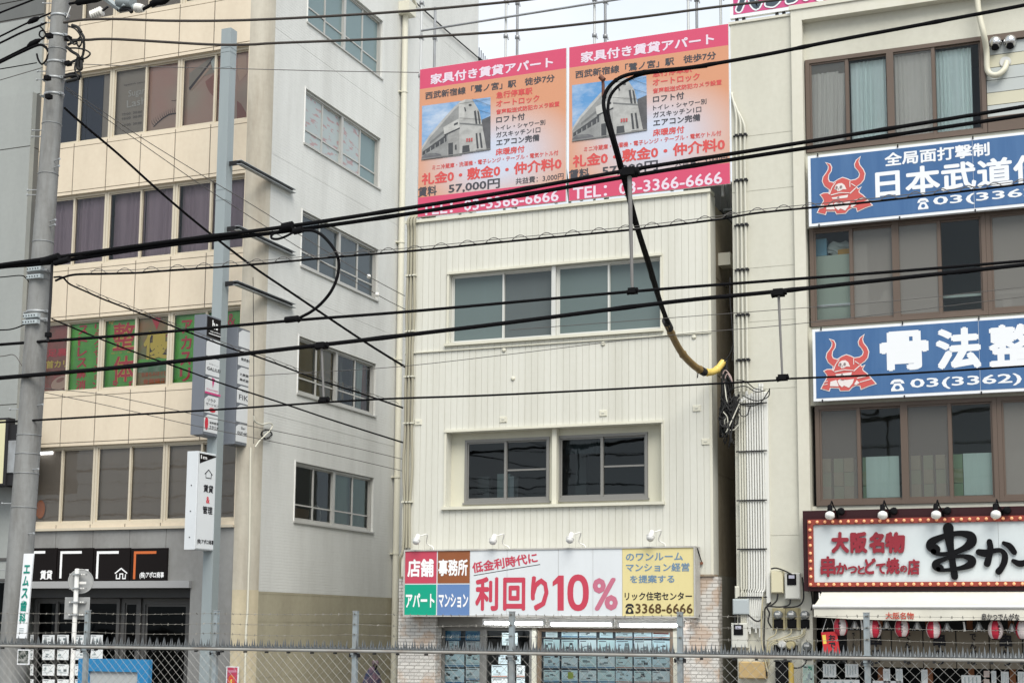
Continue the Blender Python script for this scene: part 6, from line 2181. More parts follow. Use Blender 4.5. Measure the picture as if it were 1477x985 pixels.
# cup lamps between the lanterns
croot = None
for k, (u, v) in enumerate(((1233, 902), (1279, 902), (1323, 903), (1366, 905), (1412, 904.5), (1460, 906.5))):
    p = P(u, v, 27.0)
    lb = f'small wire caged bulb hanging under the awning, {ordn[k]} from the red banner'
    if croot is None:
        croot = thing('cage_lamp', tuple(p), lb, 'lamp', 'caged bulbs under the awning')
        base = p
        mb = MB()
        mb.lathe([(-0.05, 0.015), (-0.03, 0.04), (0.0, 0.045), (0.05, 0.025), (0.07, 0.015)], p, (0, 0, 1), mat('white_bulb', (0, 0, 0)), 12)
        mb.build('bulb', croot)
        mb = MB()
        for q in range(6):
            an = q * math.pi / 3
            mb.tube([p + Vector((0.015 * math.cos(an), 0.015 * math.sin(an), 0.09)), p + Vector((0.085 * math.cos(an), 0.085 * math.sin(an), -0.07))], 0.006, M_steel, 5)
        mb.tube([p + Vector((0, 0, 0.08)), p + Vector((0, 0, 0.2))], 0.012, M_black, 6)
        mb.build('cage', croot)
    else:
        dup(croot, p - base, None, lb)
# white rods hanging
for k, (u, v0, v1) in enumerate(((1242, 893, 908), (1390, 896, 910))):
    p, q = P(u, v0, 26.9), P(u + 2, v1, 26.9)
    mb = MB()
    mb.tube([p, q], 0.018, M_white, 6)
    tag(mb.build('crank_rod'), ('white crank rod hanging beside the fence post under the awning', 'white crank rod hanging under the awning near the valance black letters')[k], 'rod')
# red banner
yBn = 26.9
f = lambda a, b: (lambda p: (p.x, p.z))(P(1160 + a / 7.385, 860 + b / 7.385, yBn))
mb = MB(front(yBn))
mb.prism([f(180, 380), f(345, 370), f(390, 640), f(215, 640)], 0, 0.006, mat('banner_red', (0.5, 0.025, 0.03), 0.6))
mb.poly([f(192, 410), f(228, 405), f(240, 500), f(205, 505)], 0.008, M_yellowtx)
a, b = f(262, 540), f(345, 400)
mb.vtext('おでん', a[0], b[0] - 0.02, f(300, 640)[1], b[1], 0.009, M_ink, 0.05)
o = tag(mb.build('red_banner'), 'small tilted red banner hanging at the left end of the awning', 'banner')
mb = MB()
for a, b in (((190, 380), (238, 235)), ((340, 372), (292, 235))):
    mb.tube([P(1160 + a[0] / 7.385, 860 + a[1] / 7.385, yBn), P(1160 + b[0] / 7.385, 860 + b[1] / 7.385, yBn)], 0.006, M_white, 5)
mb.build('string', o)
# menu sheets at the restaurant door
for k, (u0, v0, v1, u1, lb) in enumerate(((1187, 957, 976, 1206, 'white menu sheet with a sketch, left of the pair under the red banner'), (1219, 957, 976, 1238, 'white menu sheet with writing, next to the fence post'), (1274, 964, 984, 1284, 'narrow grey menu slip beside the first orange post'),
                                          (1292, 964, 984, 1302, 'narrow grey menu slip between the orange posts'), (1329, 965, 985, 1338, 'narrow grey menu slip left of the second orange post'), (1387, 973, 995, 1415, 'wide pale board low behind the fence'), (1419, 967, 976, 1427, 'small pinkish card, upper of two, by the wide pale board'),
                                          (1419, 979, 990, 1427, 'small pinkish card, lower of two, by the wide pale board'), (1430, 967, 985, 1437, 'white slip with black writing right of the pinkish cards'), (1444, 968, 988, 1455, 'grey menu slip near the right edge behind the fence'), (1468, 968, 990, 1480, 'menu slip cut by the right edge of the picture'),
                                          (1184, 979, 1000, 1240, 'wide white menu board low under the two menu sheets'), (1259, 981, 1003, 1300, 'white board with pale blue top low behind the fence'))):
    bs_ = mat('menu_paper', (0.55, 0.57, 0.57), 0.7) if k not in (6, 7) else mat('pink_paper', (0.5, 0.38, 0.33), 0.7)
    def scr(mb, x0, x1, z0, z1):
        w, h = x1 - x0, z1 - z0
        for q in range(4):
            a = x0 + w * (.15 + .2 * q)
            mb.quad(a, a + w * .06, z0 + h * rs.uniform(.1, .3), z1 - h * .12, 0.002 + 0.0003 * q, M_gypr)
    sheet(u0, v0, v1, u1, lb, None, y=27.7, base=bs_, group='menus in front of the restaurant', plan=False, extra=scr)

# ================================================================ pipes, meters and cables on the plain wall
M_pvc = mat('pale_conduit', (0.56, 0.55, 0.47), 0.5, dirt=(0.42, 0.41, 0.34), amt=0.6, scale=(4, 4, 0.5))
M_pvcw = mat('white_conduit', (0.66, 0.66, 0.62), 0.45, dirt=(0.5, 0.5, 0.45), amt=0.5, scale=(4, 4, 0.5))
for k, u in enumerate((1061.5, 1067.5, 1073.5)):
    mb = MB()
    p, q = P(u, 165 + 8 * k, 27.93), P(u + 3.5, 565, 27.93)
    x = p.x
    pts = [(RX0 + 0.02, 28.1, p.z + 0.5), (RX0 + 0.03 + 0.03 * k, 27.95, p.z + 0.42), (x, 27.93, p.z), (x, 27.93, p.z - 0.4)]
    pts = [tuple(s) for s in smooth_path(pts, 4)] + [(x, 27.93, q.z)]
    mb.tube([Vector(s) for s in pts], 0.024, M_pvc, 8)
    mb.build('conduit', right)
for v in (195, 260, 324.5, 389, 454, 519):
    mb = MB()
    p = P(1068, v, 27.93)
    mb.box(RX0 + 0.04, RX0 + 0.33, 27.955, 27.998, p.z - 0.012, p.z + 0.012, M_dark)
    for dx in (0.105, 0.195, 0.285):
        mb.box(RX0 + dx - 0.015, RX0 + dx + 0.04, 27.89, 27.954, p.z - 0.03, p.z + 0.02, M_dark)
    mb.build('pipe_clamp', right)
clx0 = P(1066.5, 700, 27.93).x
N = 10
rr_ = random.Random(5)
for k in range(N):
    u = 1067.5 + 3.75 * k
    x = P(u, 700, 27.92).x
    ztop = P(u, 576 - 2.2 * k + rr_.uniform(-4, 4), 27.92).z
    zb_ = P(u, 862, 27.92).z
    xe = P(1070 + 2.9 * k, 900, 27.92).x
    mb = MB()
    pts = [(x, 27.92, ztop), (x, 27.92, ztop - 0.6), (x, 27.92, zb_ + 0.45), (x * .55 + xe * .45, 27.92, zb_ + 0.1), (xe, 27.92, zb_ - 0.3), (xe, 27.92, P(u, 912 + rr_.uniform(-10, 8), 27.92).z)]
    mb.tube([Vector(s) for s in smooth_path(pts, 4)], 0.021, M_pvcw if k > 2 else M_pvc, 8)
    mb.lathe([(0, 0.03), (0.07, 0.03)], (x, 27.92, ztop - 0.05), (0, 0, 1), M_pvcw, 8)
    mb.build('conduit', right)
mb = MB(F28)
x = P(1106, 700).x
mb.bbox(x - 0.03, x + 0.055, P(1106, 870).z, P(1104, 566).z, 0, 0.07, M_pvcw, 0.01)
mb.build('cable_trunking', right)
for v in (583, 651.5, 722, 792, 861):
    z = P(1085, v).z
    mb = MB()
    mb.box(clx0 - 0.05, P(1108, v).x, 27.875, 27.896, z - 0.012, z + 0.012, M_dark)
    mb.build('pipe_clamp', right)

M_meter = mat('meter_case', (0.55, 0.55, 0.50), 0.45, dirt=(0.42, 0.42, 0.37), amt=0.4)
def meter_box(u0, vt, vb, u1, label, wnd=None, mm=None, name='meter_box', out=0.16):
    x0, x1, z0, z1 = R4(u0, vt, vb, u1, 28 - out)
    t_ = thing(name, ((x0 + x1) / 2, 28, z0), label, 'meter' if wnd else 'box')
    mb = MB(front(28.0))
    mb.bbox(x0, x1, z0, z1, 0.002, out, mm or M_meter, 0.02)
    mb.build('case', t_)
    if wnd:
        w, h = x1 - x0, z1 - z0
        mb = MB(front(28.0))
        mb.bbox(x0 + w * wnd[0], x0 + w * wnd[2], z1 - h * wnd[3], z1 - h * wnd[1], out + 0.001, out + 0.02, M_black, 0.01)
        mb.build('window', t_)
        mb = MB(front(28.0))
        mb.quad(x0 + w * (wnd[0] + .12), x0 + w * (wnd[2] - .1), z1 - h * (wnd[1] + .17), z1 - h * (wnd[1] + .05), out + 0.023, mat('meter_dial', (0.42, 0.42, 0.5), 0.3))
        mb.build('dial', t_)
    return t_
meter_box(1056.5, 863.5, 886, 1080, 'plain grey junction box at the alley corner under the pale conduits', None, mat('grey_box', (0.38, 0.42, 0.43), 0.45))
meter_box(1059.5, 845, 863, 1067, 'narrow beige cable cover above the grey junction box', None, M_pvc, 'cable_cover', 0.08)
meter_box(1054.5, 898, 934, 1078, 'electric meter in a tall pale case at the alley corner', (.17, .07, .74, .48))
meter_box(1111.5, 823, 855, 1129, 'blank beige switch box beside the white trunking', None, mat('beige_box', (0.58, 0.54, 0.38), 0.5))
meter_box(1131.5, 826, 864, 1154.5, 'electric meter in a tall pale case beside the restaurant sign', (.17, .04, .75, .46))
meter_box(1065, 953.5, 978, 1104, 'tan box low on the wall behind the fence', None, mat('tan_box', (0.42, 0.30, 0.14), 0.8, dirt=(0.3, 0.2, 0.09), amt=0.5, scale=(6, 6, 6)), 'wall_box', 0.2)
M_mboard = mat('meter_board', (0.44, 0.39, 0.23), 0.7, dirt=(0.3, 0.26, 0.15), amt=0.6)
mroot = None
for k, (u, v, lb) in enumerate(((1114, 876.5, 'dark electric meter on a yellowish board, first of the three over the cable loops'), (1133.3, 876.5, 'dark electric meter on a yellowish board, middle of the three'), (1152.6, 877, 'dark electric meter on a yellowish board, nearest the restaurant'), (1156, 922, 'dark electric meter below the three meter boards, nearest the restaurant'))):
    x0, x1, z0, z1 = R4(u, v, v + 31.5, u + 18.8, 27.97)
    p = Vector((x0, 28, z0))
    if mroot is None:
        base = p
        mroot = thing('electric_meter', tuple(p), lb, 'meter', 'dark electric meters on boards')
        mb = MB(F28)
        mb.bbox(x0, x1, z0, z1, 0.002, 0.03, M_mboard, 0.005)
        mb.build('board', mroot)
        xm, w = (x0 + x1) / 2, x1 - x0
        mb = MB(F28)
        mb.bbox(xm - w * .33, xm + w * .33, z0 + 0.03, z0 + 0.2, 0.031, 0.12, M_black, 0.02)
        mb.build('terminal_cover', mroot)
        mb = MB(F28)
        mb.lathe([(0.03, 0.085), (0.13, 0.085), (0.15, 0.065), (0.152, 0.01)], (xm, 28, z0 + 0.285), (0, -1, 0), mat('meter_glass', (0.13, 0.14, 0.14), 0.15, coat=0.6), 18)
        mb.quad(xm - 0.045, xm + 0.045, z0 + 0.28, z0 + 0.32, 0.154, M_alu)
        mb.build('dial', mroot)
    else:
        dup(mroot, p - base, None, lb)
x0, x1, z0, z1 = R4(1117, 922, 940, 1150, 27.95)
t_ = thing('switch_gear', (x0, 28, z0), 'wide dark breaker box under the meter boards', 'box')
mb = MB(F28)
mb.bbox(x0, x1, z0, z1 - 0.1, 0.002, 0.12, M_black, 0.02)
mb.build('case', t_)
mb = MB(F28)
mb.lathe([(0, 0.09), (0.13, 0.09), (0.15, 0.06)], (x0 + 0.16, 28, z1 - 0.08), (0, -1, 0), M_alu, 16)
mb.lathe([(0, 0.09), (0.12, 0.09), (0.14, 0.06)], (x1 - 0.12, 28, z1 - 0.1), (0, -1, 0), M_mboard, 16)
mb.build('dial', t_)
# loose wiring below the meters
M_wire = mat('yellowed_wire', (0.42, 0.38, 0.25), 0.6)
M_wired = mat('dark_wire', (0.03, 0.03, 0.03), 0.6)
W = [([(1120, 906), (1118, 915), (1108, 922), (1107, 940), (1110, 965)], M_wire), ([(1141, 906), (1140, 914), (1125, 921), (1109, 926), (1106, 945)], M_wire), ([(1160, 906), (1155, 916), (1130, 922), (1112, 928), (1107, 950)], M_wire),
     ([(1162, 906), (1157, 918), (1132, 924), (1113, 931), (1109, 960)], M_wire), ([(1113, 905), (1108, 895), (1110, 884), (1106, 875), (1112, 868)], M_wired), ([(1122, 856), (1120, 866), (1112, 873), (1104, 876), (1103, 890), (1102, 930), (1106, 975)], M_wired),
     ([(1140, 864), (1138, 872), (1125, 875), (1110, 874)], M_wired), ([(1157, 832), (1159, 850), (1158, 866), (1150, 874), (1130, 876)], M_wired), ([(1112, 820), (1120, 819), (1132, 823), (1142, 828)], M_wired), ([(1170, 850), (1172, 870), (1170, 880)], M_wired),
     ([(1079, 886), (1090, 895), (1098, 893), (1100, 880)], M_wired), ([(1066, 886), (1066, 898)], M_wired), ([(1060, 886), (1060, 898)], M_wired), ([(1128, 960), (1150, 963), (1160, 958), (1164, 950)], M_wired), ([(1100, 860), (1098, 920), (1107, 968)], M_wire)]
for k, (pts, mm) in enumerate(W):
    mb = MB()
    mb.tube([P(a, b, 27.88 - 0.006 * k) for a, b in smooth_path(pts, 4)], 0.016 if mm is M_wired else 0.013, mm, 6)
    mb.build('loose_wire', right)
# yellow guard pole, green notice, black box behind the fence
p = P(1141, 955, 27.6)
mb = MB()
mb.tube([(p.x, 27.6, 0.12), (p.x, 27.6, p.z)], 0.05, mat('yellow_guard', (0.5, 0.36, 0.08), 0.5, dirt=(0.25, 0.17, 0.05), amt=0.6), 10)
tag(mb.build('guard_pole'), 'yellow guard pole on the beige wall behind the fence', 'pole')
sheet(1158, 958, 990, 1174, 'pale green notice with grey writing on the beige column behind the fence', None, y=27.9, base=mat('notice_green', (0.40, 0.52, 0.46), 0.6), group=None, extra=lambda mb, x0, x1, z0, z1: mb.quad(x0 + .1, x0 + .17, z1 - .1, z1 - .03, 0.004, mat('dark_green', (0.03, 0.2, 0.13), 0.5)))
x0, x1, z0, z1 = R4(1118, 954, 990, 1136, 27.7)
mb = MB(front(27.7))
mb.bbox(x0, x1, 0.13, z1, -0.28, 0, M_black, 0.02)
mb.box(x0 - 0.02, x1 + 0.02, z1 + 0.001, z1 + 0.03, -0.3, 0.02, M_dark)
tag(mb.build('utility_cabinet'), 'black cabinet standing at the wall between the tan box and the yellow pole', 'cabinet')
# cable tangle in the alley mouth
tg = thing('cable_tangle', tuple(P(1052, 600, 27.8)), 'messy knot of black cables where the alley meets the conduits', 'cable')
rt_ = random.Random(3)
for k in range(27):
    mb = MB()
    u, v = 1043 + rt_.uniform(-2, 8), rt_.uniform(560, 600)
    pts = [(1043 + rt_.uniform(-2, 6), 530 + rt_.uniform(-15, 20), 27.85)]
    for j in range(6):
        pts.append((u + rt_.uniform(-5, 9), v + rt_.uniform(-12, 12) + 7 * j, 27.85 + rt_.uniform(-0.12, 0.1)))
    pts.append((1058 + rt_.uniform(0, 12), 575 + rt_.uniform(-8, 15), 27.88))
    mb.tube([P(a, b, y) for a, b, y in smooth_path(pts, 5)], rt_.uniform(0.011, 0.018), M_wired if k % 14 else M_pvc, 5)
    mb.build('cable', tg)
for k, pts in enumerate(([(1062, 548), (1075, 550), (1088, 560), (1098, 562)], [(1056, 560), (1075, 557), (1090, 565), (1104, 563)], [(1058, 575), (1075, 585), (1095, 582), (1110, 562)], [(1064, 590), (1070, 600), (1078, 598), (1082, 585)], [(1048, 605), (1052, 615), (1062, 612), (1066, 600)],
                         [(1040, 545), (1046, 534), (1054, 543), (1056, 552)], [(1044, 552), (1049, 539), (1056, 550)], [(1040, 585), (1038, 592), (1046, 604), (1056, 610)], [(1047, 608), (1048, 618), (1058, 620), (1066, 612)], [(1056, 520), (1058, 500), (1056, 470), (1053, 430), (1053, 400)], [(1044, 522), (1052, 512), (1058, 496)], [(1058, 640), (1050, 610), (1054, 590)], [(1070, 570), (1090, 578), (1108, 572), (1110, 560)])):
    mb = MB()
    mm = mat('pinkish_cable', (0.4, 0.3, 0.28), 0.6) if k in (5, 6) else (M_pvc if k == 8 else M_wired)
    mb.tube([P(a, b, 27.8) for a, b in smooth_path(pts, 5)], 0.011, mm, 6)
    mb.build('cable', tg)
# ================================================================ utility pole
YPO = 17.0
M_conc = mat('pole_concrete', (0.225, 0.23, 0.225), 0.85, dirt=(0.11, 0.105, 0.095), amt=0.9, scale=(5, 5, 0.9), speck=0.15, bump=0.25, bscale=50)
up_ = thing('utility_pole', tuple(P(15, 985, YPO)), 'round concrete utility pole with steel bands and step bolts at the left', 'pole')
cl = [(88, 0, 12.3), (79.5, 130, 13.4), (65.5, 330, 15.4), (56, 454, 16.3), (43.5, 620, 18.3), (31, 800, 18.6), (22, 900, 19.2)]
Pc = [P(u, v, YPO) for u, v, r in cl]
ppm = [(P(u + 10, v, YPO) - P(u, v, YPO)).length / 10 * cy ** 0.0 for u, v, r in cl]
def pxr(u, v, r, y):           # radius in metres for a half width in pixels
    d = ray(u, v); d = d * (y / d.y)
    return r * d.dot(fw) / FPX
rad = [pxr(u, v, r, YPO) for u, v, r in cl]
d0 = (Pc[-1] - Pc[0]) / (Pc[-1].z - Pc[0].z)
pole_at = lambda z: Pc[0] + d0 * (z - Pc[0].z)
r_top, r_bot = rad[0], rad[-1]
rz_ = lambda z: r_top + (r_bot - r_top) * (z - Pc[0].z) / (Pc[-1].z - Pc[0].z)
ztop = Pc[0].z + 2.2
mb = MB()
mb.tube([pole_at(z) for z in (-0.3, 2, 4, 6, 8, ztop)], [rz_(z) for z in (-0.3, 2, 4, 6, 8, ztop)], M_conc, 24)
o = mb.build('shaft', up_)
bands = [(25, 1), (54, 1), (92, 1), (115, 1), (138, 1), (393, 2), (404, 0), (451, 1), (463, 2), (628, 0), (655, 0), (683, 0), (73, 0), (180, 0), (252, 0), (350, 0), (732, 0)]
for v, kind in bands:
    mb = MB()
    u = np.interp(v, [c[1] for c in cl], [c[0] for c in cl])
    z = P(u, v, YPO).z
    r = rz_(z)
    h = (0.006, 0.035, 0.055)[kind]
    c = pole_at(z)
    mb.lathe([(-h / 2, r * .99), (-h / 2, r + 0.008), (h / 2, r + 0.008), (h / 2, r * .99)], c, (0, 0, 1), M_steel, 20)
    if kind:
        for s in (-1, 1):
            mb.box(c.x + s * r - 0.02, c.x + s * (r + 0.05), c.y - 0.05, c.y - 0.01, c.z - h / 2, c.z + h / 2, M_steel)
            mb.tube([(c.x + s * (r + 0.03), c.y - 0.09, c.z), (c.x + s * (r + 0.03), c.y + 0.03, c.z)], 0.01, M_steel, 6)
    mb.build('band', up_)
for k, (v, s) in enumerate(((5, -1), (33, -1), (64, -1), (103, -1), (115, -1), (188, -1), (197, -1), (235, 1), (245, 1), (274, -1), (281, -1), (322, 1), (329, 1), (586, 1), (590, -1), (678, 1), (726, -1), (770, 1), (822, -1), (864, 1))):
    u = np.interp(v, [c[1] for c in cl], [c[0] for c in cl])
    z = P(u, v, YPO).z
    c, r = pole_at(z), rz_(z)
    mb = MB()
    a = Vector((s * 0.94, -0.34, 0)).normalized()
    mb.tube([c + a * (r - 0.01), c + a * (r + 0.14)], 0.008, M_steel, 6)
    mb.lathe([(0, 0.016), (0.02, 0.016)], c + a * (r + 0.13), a, M_steel, 8)
    mb.build('step_bolt', up_)
# hanging rod and clamps at the cable bundle
c = P(75.5, 374, 16.75)
mb = MB()
mb.tube([P(75.5, 374, 16.78), P(73, 430, 16.78), P(69, 492, 16.78)], 0.02, M_dark, 8)
mb.tube([c + Vector((-0.16, -0.02, -0.02)), c + Vector((0.13, -0.02, 0.03))], 0.05, M_black, 10)
mb.tube([c + Vector((0.05, 0.0, -0.06)), c + Vector((0.3, 0.0, -0.03))], 0.045, M_black, 10)
mb.lathe([(0, 0.05), (0.06, 0.05)], P(69.5, 486, 16.78), (0, 0, 1), M_black, 10)
mb.build('cable_hanger', up_)
for v in (392, 403, 459, 468):
    mb = MB()
    u = np.interp(v, [c_[1] for c_ in cl], [c_[0] for c_ in cl])
    q = P(u, v, YPO)
    r = rz_(q.z)
    mb.box(q.x - r * .7, q.x + r * .9, q.y - r - 0.045, q.y - r + 0.03, q.z - 0.028, q.z + 0.028, mat('pale_bracket', (0.42, 0.47, 0.48), 0.5, 0.2))
    for j in range(5):
        mb.lathe([(0, 0.009), (0.012, 0.009)], (q.x - r * .6 + r * .3 * j, q.y - r - 0.045, q.z), (0, -1, 0), M_dark, 6)
    mb.build('clamp_plate', up_)
# insulator arm at the top
mb = MB()
y_ = 16.9
q1, q2 = P(145, -4, y_), P(175, 15, y_)
mb.tube([P(96, -22, y_), P(150, -4, y_), P(174, 15, y_)], 0.045, M_post, 4)
mb.tube([P(171, 2, y_), P(192, 4, y_)], 0.09, M_post, 8)
mb.tube([P(182, -8, y_), P(182, 11, y_)], 0.07, M_post, 8)
mb.tube([P(192, 10, y_), P(197, 13, y_)], 0.04, M_post, 8)
mb.tube([P(170, 15, y_), P(186, 13, y_), P(190, 18, y_)], 0.03, M_dark, 6)
mb.build('arm', up_)
M_porc = mat('porcelain', (0.72, 0.71, 0.66), 0.2, coat=0.5)
mb = MB()
a, b = P(132, 23, y_), P(148, 16, y_)
ax = (b - a)
L_ = ax.length
pr = [(0, 0.03)]
for k in range(5):
    pr += [(L_ * (k + .1) / 5, 0.045), (L_ * (k + .35) / 5, 0.075), (L_ * (k + .6) / 5, 0.07), (L_ * (k + .8) / 5, 0.042)]
pr.append((L_, 0.035))
mb.lathe(pr, a, ax, M_porc, 14)
mb.tube([b, P(156, 10, y_)], 0.018, M_dark, 6)
mb.build('insulator', up_)
mb = MB()
a, b = P(195, 12, y_), P(207, 12.5, y_)
ax = b - a
pr = [(0, 0.05), (.02, .07), (.035, .05), (.05, .07), (.065, .05), (.08, .07), (ax.length, .05)]
mb.lathe(pr, a, ax, M_porc, 14)
mb.build('insulator', up_)
mb = MB()
mb.tube([P(a_, b_, y_) for a_, b_ in smooth_path([(100, 6), (112, 4), (128, 1), (142, -2), (160, -14)], 4)], [0.02] * 4 + [0.05] * 8 + [0.05] * 5, M_black, 8)
mb.tube([P(a_, b_, y_) for a_, b_ in smooth_path([(206, 14), (214, 10), (224, 4), (236, 2), (246, -8)], 4)], [0.025] * 6 + [0.05] * 11, M_black, 8)
mb.tube([P(102, 10, y_), P(96, 26, y_)], 0.008, M_white, 5)
mb.build('cable_cover', up_)
# tangle of dark leads right of the pole
LEADS = [[(98, 38), (108, 42), (115, 50), (118, 60), (114, 68), (110, 60), (116, 54)], [(98, 65), (108, 60), (116, 58), (121, 62), (120, 78), (116, 86)], [(96, 68), (104, 75), (112, 80), (114, 88), (112, 100)], [(98, 70), (112, 70), (124, 73), (130, 78), (124, 84), (112, 87)],
         [(96, 94), (108, 88), (120, 84)], [(114, 86), (112, 98), (117, 100), (117, 88)], [(94, 108), (104, 106), (115, 104), (117, 112)], [(92, 112), (106, 109), (117, 110)], [(96, 118), (104, 116), (112, 114)], [(110, 88), (108, 100), (113, 113)], [(116, 46), (121, 55), (119, 62)], [(104, 37), (112, 40), (117, 47)],
         [(97, 55), (106, 64), (112, 62)]]
for k, pts in enumerate(LEADS):
    mb = MB()
    mb.tube([P(a_, b_, 16.75 - 0.01 * k) for a_, b_ in smooth_path(pts, 5)], 0.013 + 0.006 * (k % 3), M_wired, 6)
    mb.build('lead', up_)
for u, v in ((104, 109), (110, 112), (115, 87), (98, 56), (98, 92), (68, 113), (70, 140), (71, 52)):
    q = P(u, v, 16.72)
    mb = MB()
    mb.box(q.x - 0.035, q.x + 0.045, q.y - 0.04, q.y + 0.04, q.z - 0.03, q.z + 0.03, M_black)
    mb.build('connector', up_)
# white dental sign wrapped on the pole
ydn = YPO - 0.24
a, b = P(41, 798, ydn), P(30, 920, ydn)
t_ = thing('pole_sign', tuple(b), 'narrow white dentist sign with green Japanese characters strapped to the utility pole', 'sign')
T = lambda p, q, c: Vector((b.x + (a.x - b.x) * q + p, ydn - c + p * p * 0.8, b.z + (a.z - b.z) * q))
hw = 0.086
mb = MB()
n = 10
vs, fs = [], []
for j in range(2):
    for i in range(n + 1):
        p = -hw + 2 * hw * i / n
        vs.append(T(p, j, 0))
vs2 = [v + Vector((0, 0.02, 0)) for v in vs]
for i in range(n):
    fs.append((i, i + 1, n + 2 + i, n + 1 + i))
mb.add(vs, fs, M_qwhite, True)
mb.add(vs2, [tuple(reversed(f)) for f in fs], M_qwhite, True)
mb.build('panel', t_)
mb = MB(T)
M_dgreen = mat('dental_green', (0.0, 0.22, 0.17), 0.4)
nn = [(.05, .72, .86), (.05, .56, .70)]
for ch, q0, q1 in (('エ', .765, .865), ('ム', .615, .735), ('ス', .47, .59), ('歯', .315, .445), ('科', .175, .30)):
    mb.text(ch, -0.055, 0.055, q0, q1, 0.006, M_dgreen, 0.035)
for q in (.06, .085, .11):
    mb.quad(-0.04, 0.04, q, q + .008, 0.005, M_gypr)
mb.build('lettering', t_)
x0, x1, z0, z1 = R4(25, 936, 958, 42, ydn - 0.02)
mb = MB(front(ydn - 0.02))
mb.box(x0, x1, z0, z1, -0.02, 0, M_qwhite)
mb.quad(x0 + 0.015, x1 - 0.015, z0 + 0.02, z1 - 0.015, 0.002, mat('print_black_green', (0.03, 0.04, 0.035), 0.5, dirt=(0.5, 0.5, 0.48), amt=0.9, scale=(22, 22, 22)))
tag(mb.build('small_notice'), 'small square black and white notice under the white dentist sign', 'notice')

# ================================================================ road sign seen from behind
YRS = 16.6
t_ = thing('road_sign', tuple(P(102, 985, YRS)), 'white road sign pole with a round and a square plate seen from behind', 'sign')
zt_ = P(112, 821, YRS).z
xr = P(110, 850, YRS).x
mb = MB()
mb.tube([(xr - 0.01, YRS, 0), (xr, YRS, zt_)], 0.032, M_white, 12)
mb.lathe([(0, 0.033), (0.012, 0.02)], (xr, YRS, zt_), (0, 0, 1), M_white, 12)
mb.build('pole', t_)
M_back = mat('sign_back_grey', (0.33, 0.335, 0.33), 0.5, 0.2, dirt=(0.24, 0.24, 0.23), amt=0.5, scale=(6, 6, 6))
c = P(114.5, 838, YRS + 0.07)
R_ = pxr(114, 838, 18.0, YRS)
to_eye = Vector((-c.x, -c.y, 0)).normalized()
mb = MB()
mb.lathe([(0, R_), (0.012, R_), (0.012, R_ * .94), (0.006, R_ * .9)], (c.x, YRS + 0.10, c.z), to_eye, M_back, 36)
mb.quad(0, 0, 0, 0, 0, M_back) if False else None
mb.build('round_plate', t_)
x0, x1, z0, z1 = R4(92.5, 861, 893, 128.5, YRS + 0.07)
mb = MB(front(YRS + 0.07))
mb.bbox(x0, x1, z0, z1, -0.012, 0, M_back, 0.008)
mb.build('square_plate', t_)
mb = MB(front(YRS + 0.04))
for v, w in ((828, .14), (848, .14), (868, .14), (886, .14)):
    z = P(114, v, YRS).z
    mb.box(c.x - w, c.x + w, z - 0.014, z + 0.014, -0.02, 0.012, M_back)
    mb.box(xr - 0.045, xr + 0.045, z - 0.01, z + 0.01, 0.013, 0.085, M_steel)
    for s in (-.11, -.07, .07, .11):
        mb.box(c.x + s - .01, c.x + s + .01, z - 0.01, z + 0.01, 0.013, 0.02, M_white)
x0, x1, z0, z1 = R4(116, 838.5, 842, 126, YRS + 0.06)
mb.quad(x0, x1, z0, z1, 0.004, M_white)
mb.build('clamp', t_)

# ================================================================ cables
M_cab = mat('cable_black', (0.007, 0.007, 0.008), 0.85)
M_cabb = mat('cable_brown', (0.05, 0.042, 0.036), 0.7)
M_cabg = mat('cable_grey', (0.10, 0.095, 0.09), 0.7)
def cable(label, pts, rpx, m=None, y=16.8, y2=None, name='overhead_cable', group=None, per=8, twist=0):
    """pts measured in the picture; y (and y2 at the far end) is where the cable hangs"""
    n = len(pts)
    L3 = []
    for i, p in enumerate(pts):
        if len(p) > 2: yy = p[2]
        elif y2 is not None:
            yy = y + (y2 - y) * (p[0] - pts[0][0]) / (pts[-1][0] - pts[0][0])
        else: yy = y
        L3.append((p[0], p[1], yy))
    sp_ = smooth_path(L3, per)
    w3 = [P(a, b, c) for a, b, c in sp_]
    r = [pxr(a, b, rpx, c) * (1.22 if rpx > 2.5 and i % 11 == 5 else 1.0) for i, (a, b, c) in enumerate(sp_)]
    if pts[0][0] < -30:            # the line runs on to the next poles outside the picture
        d_ = w3[0] - w3[1]
        w3.insert(0, w3[0] + Vector((-24, 0, 24 * d_.z / abs(d_.x) * 0.25)))
        r.insert(0, r[0])
    if pts[-1][0] > 1500:
        d_ = w3[-1] - w3[-2]
        w3.append(w3[-1] + Vector((24, 0, 24 * d_.z / abs(d_.x) * 0.25)))
        r.append(r[-1])
    mb = MB()
    if twist:
        cum = 0.0
        A, B = [], []
        fine = smooth_path([tuple(q) for q in w3], 4)
        for i, q in enumerate(fine):
            if i: cum += (Vector(q) - Vector(fine[i - 1])).length
            an = cum * twist
            rr = r[0] * 0.55
            o_ = Vector((0, math.cos(an), math.sin(an))) * rr
            A.append(Vector(q) + o_); B.append(Vector(q) - o_)
        mb.tube(A, r[0] * 0.6, m or M_cab, 6)
        mb.tube(B, r[0] * 0.6, m or M_cab, 6)
    else:
        mb.tube(w3, r, m or M_cab, 8)
    o = mb.build(name)
    tag(o, label, 'cable', group)
    return o, w3
G = 'cables along the street'
up1 = [(-90, 397), (0, 382.5), (70, 373), (240, 349), (410, 327.5), (600, 298.5), (740, 275.5), (908, 245.5), (1100, 215), (1300, 183), (1477, 154), (1580, 137)]
up2 = [(-90, 399), (0, 385.5), (70, 379), (240, 354), (410, 334), (600, 307), (740, 284), (908, 254.5), (1100, 223.5), (1300, 193.5), (1477, 166.5), (1580, 151)]
cable('upper strand of the thick black pair crossing below the billboard lettering', up1, 3.0, group=G)
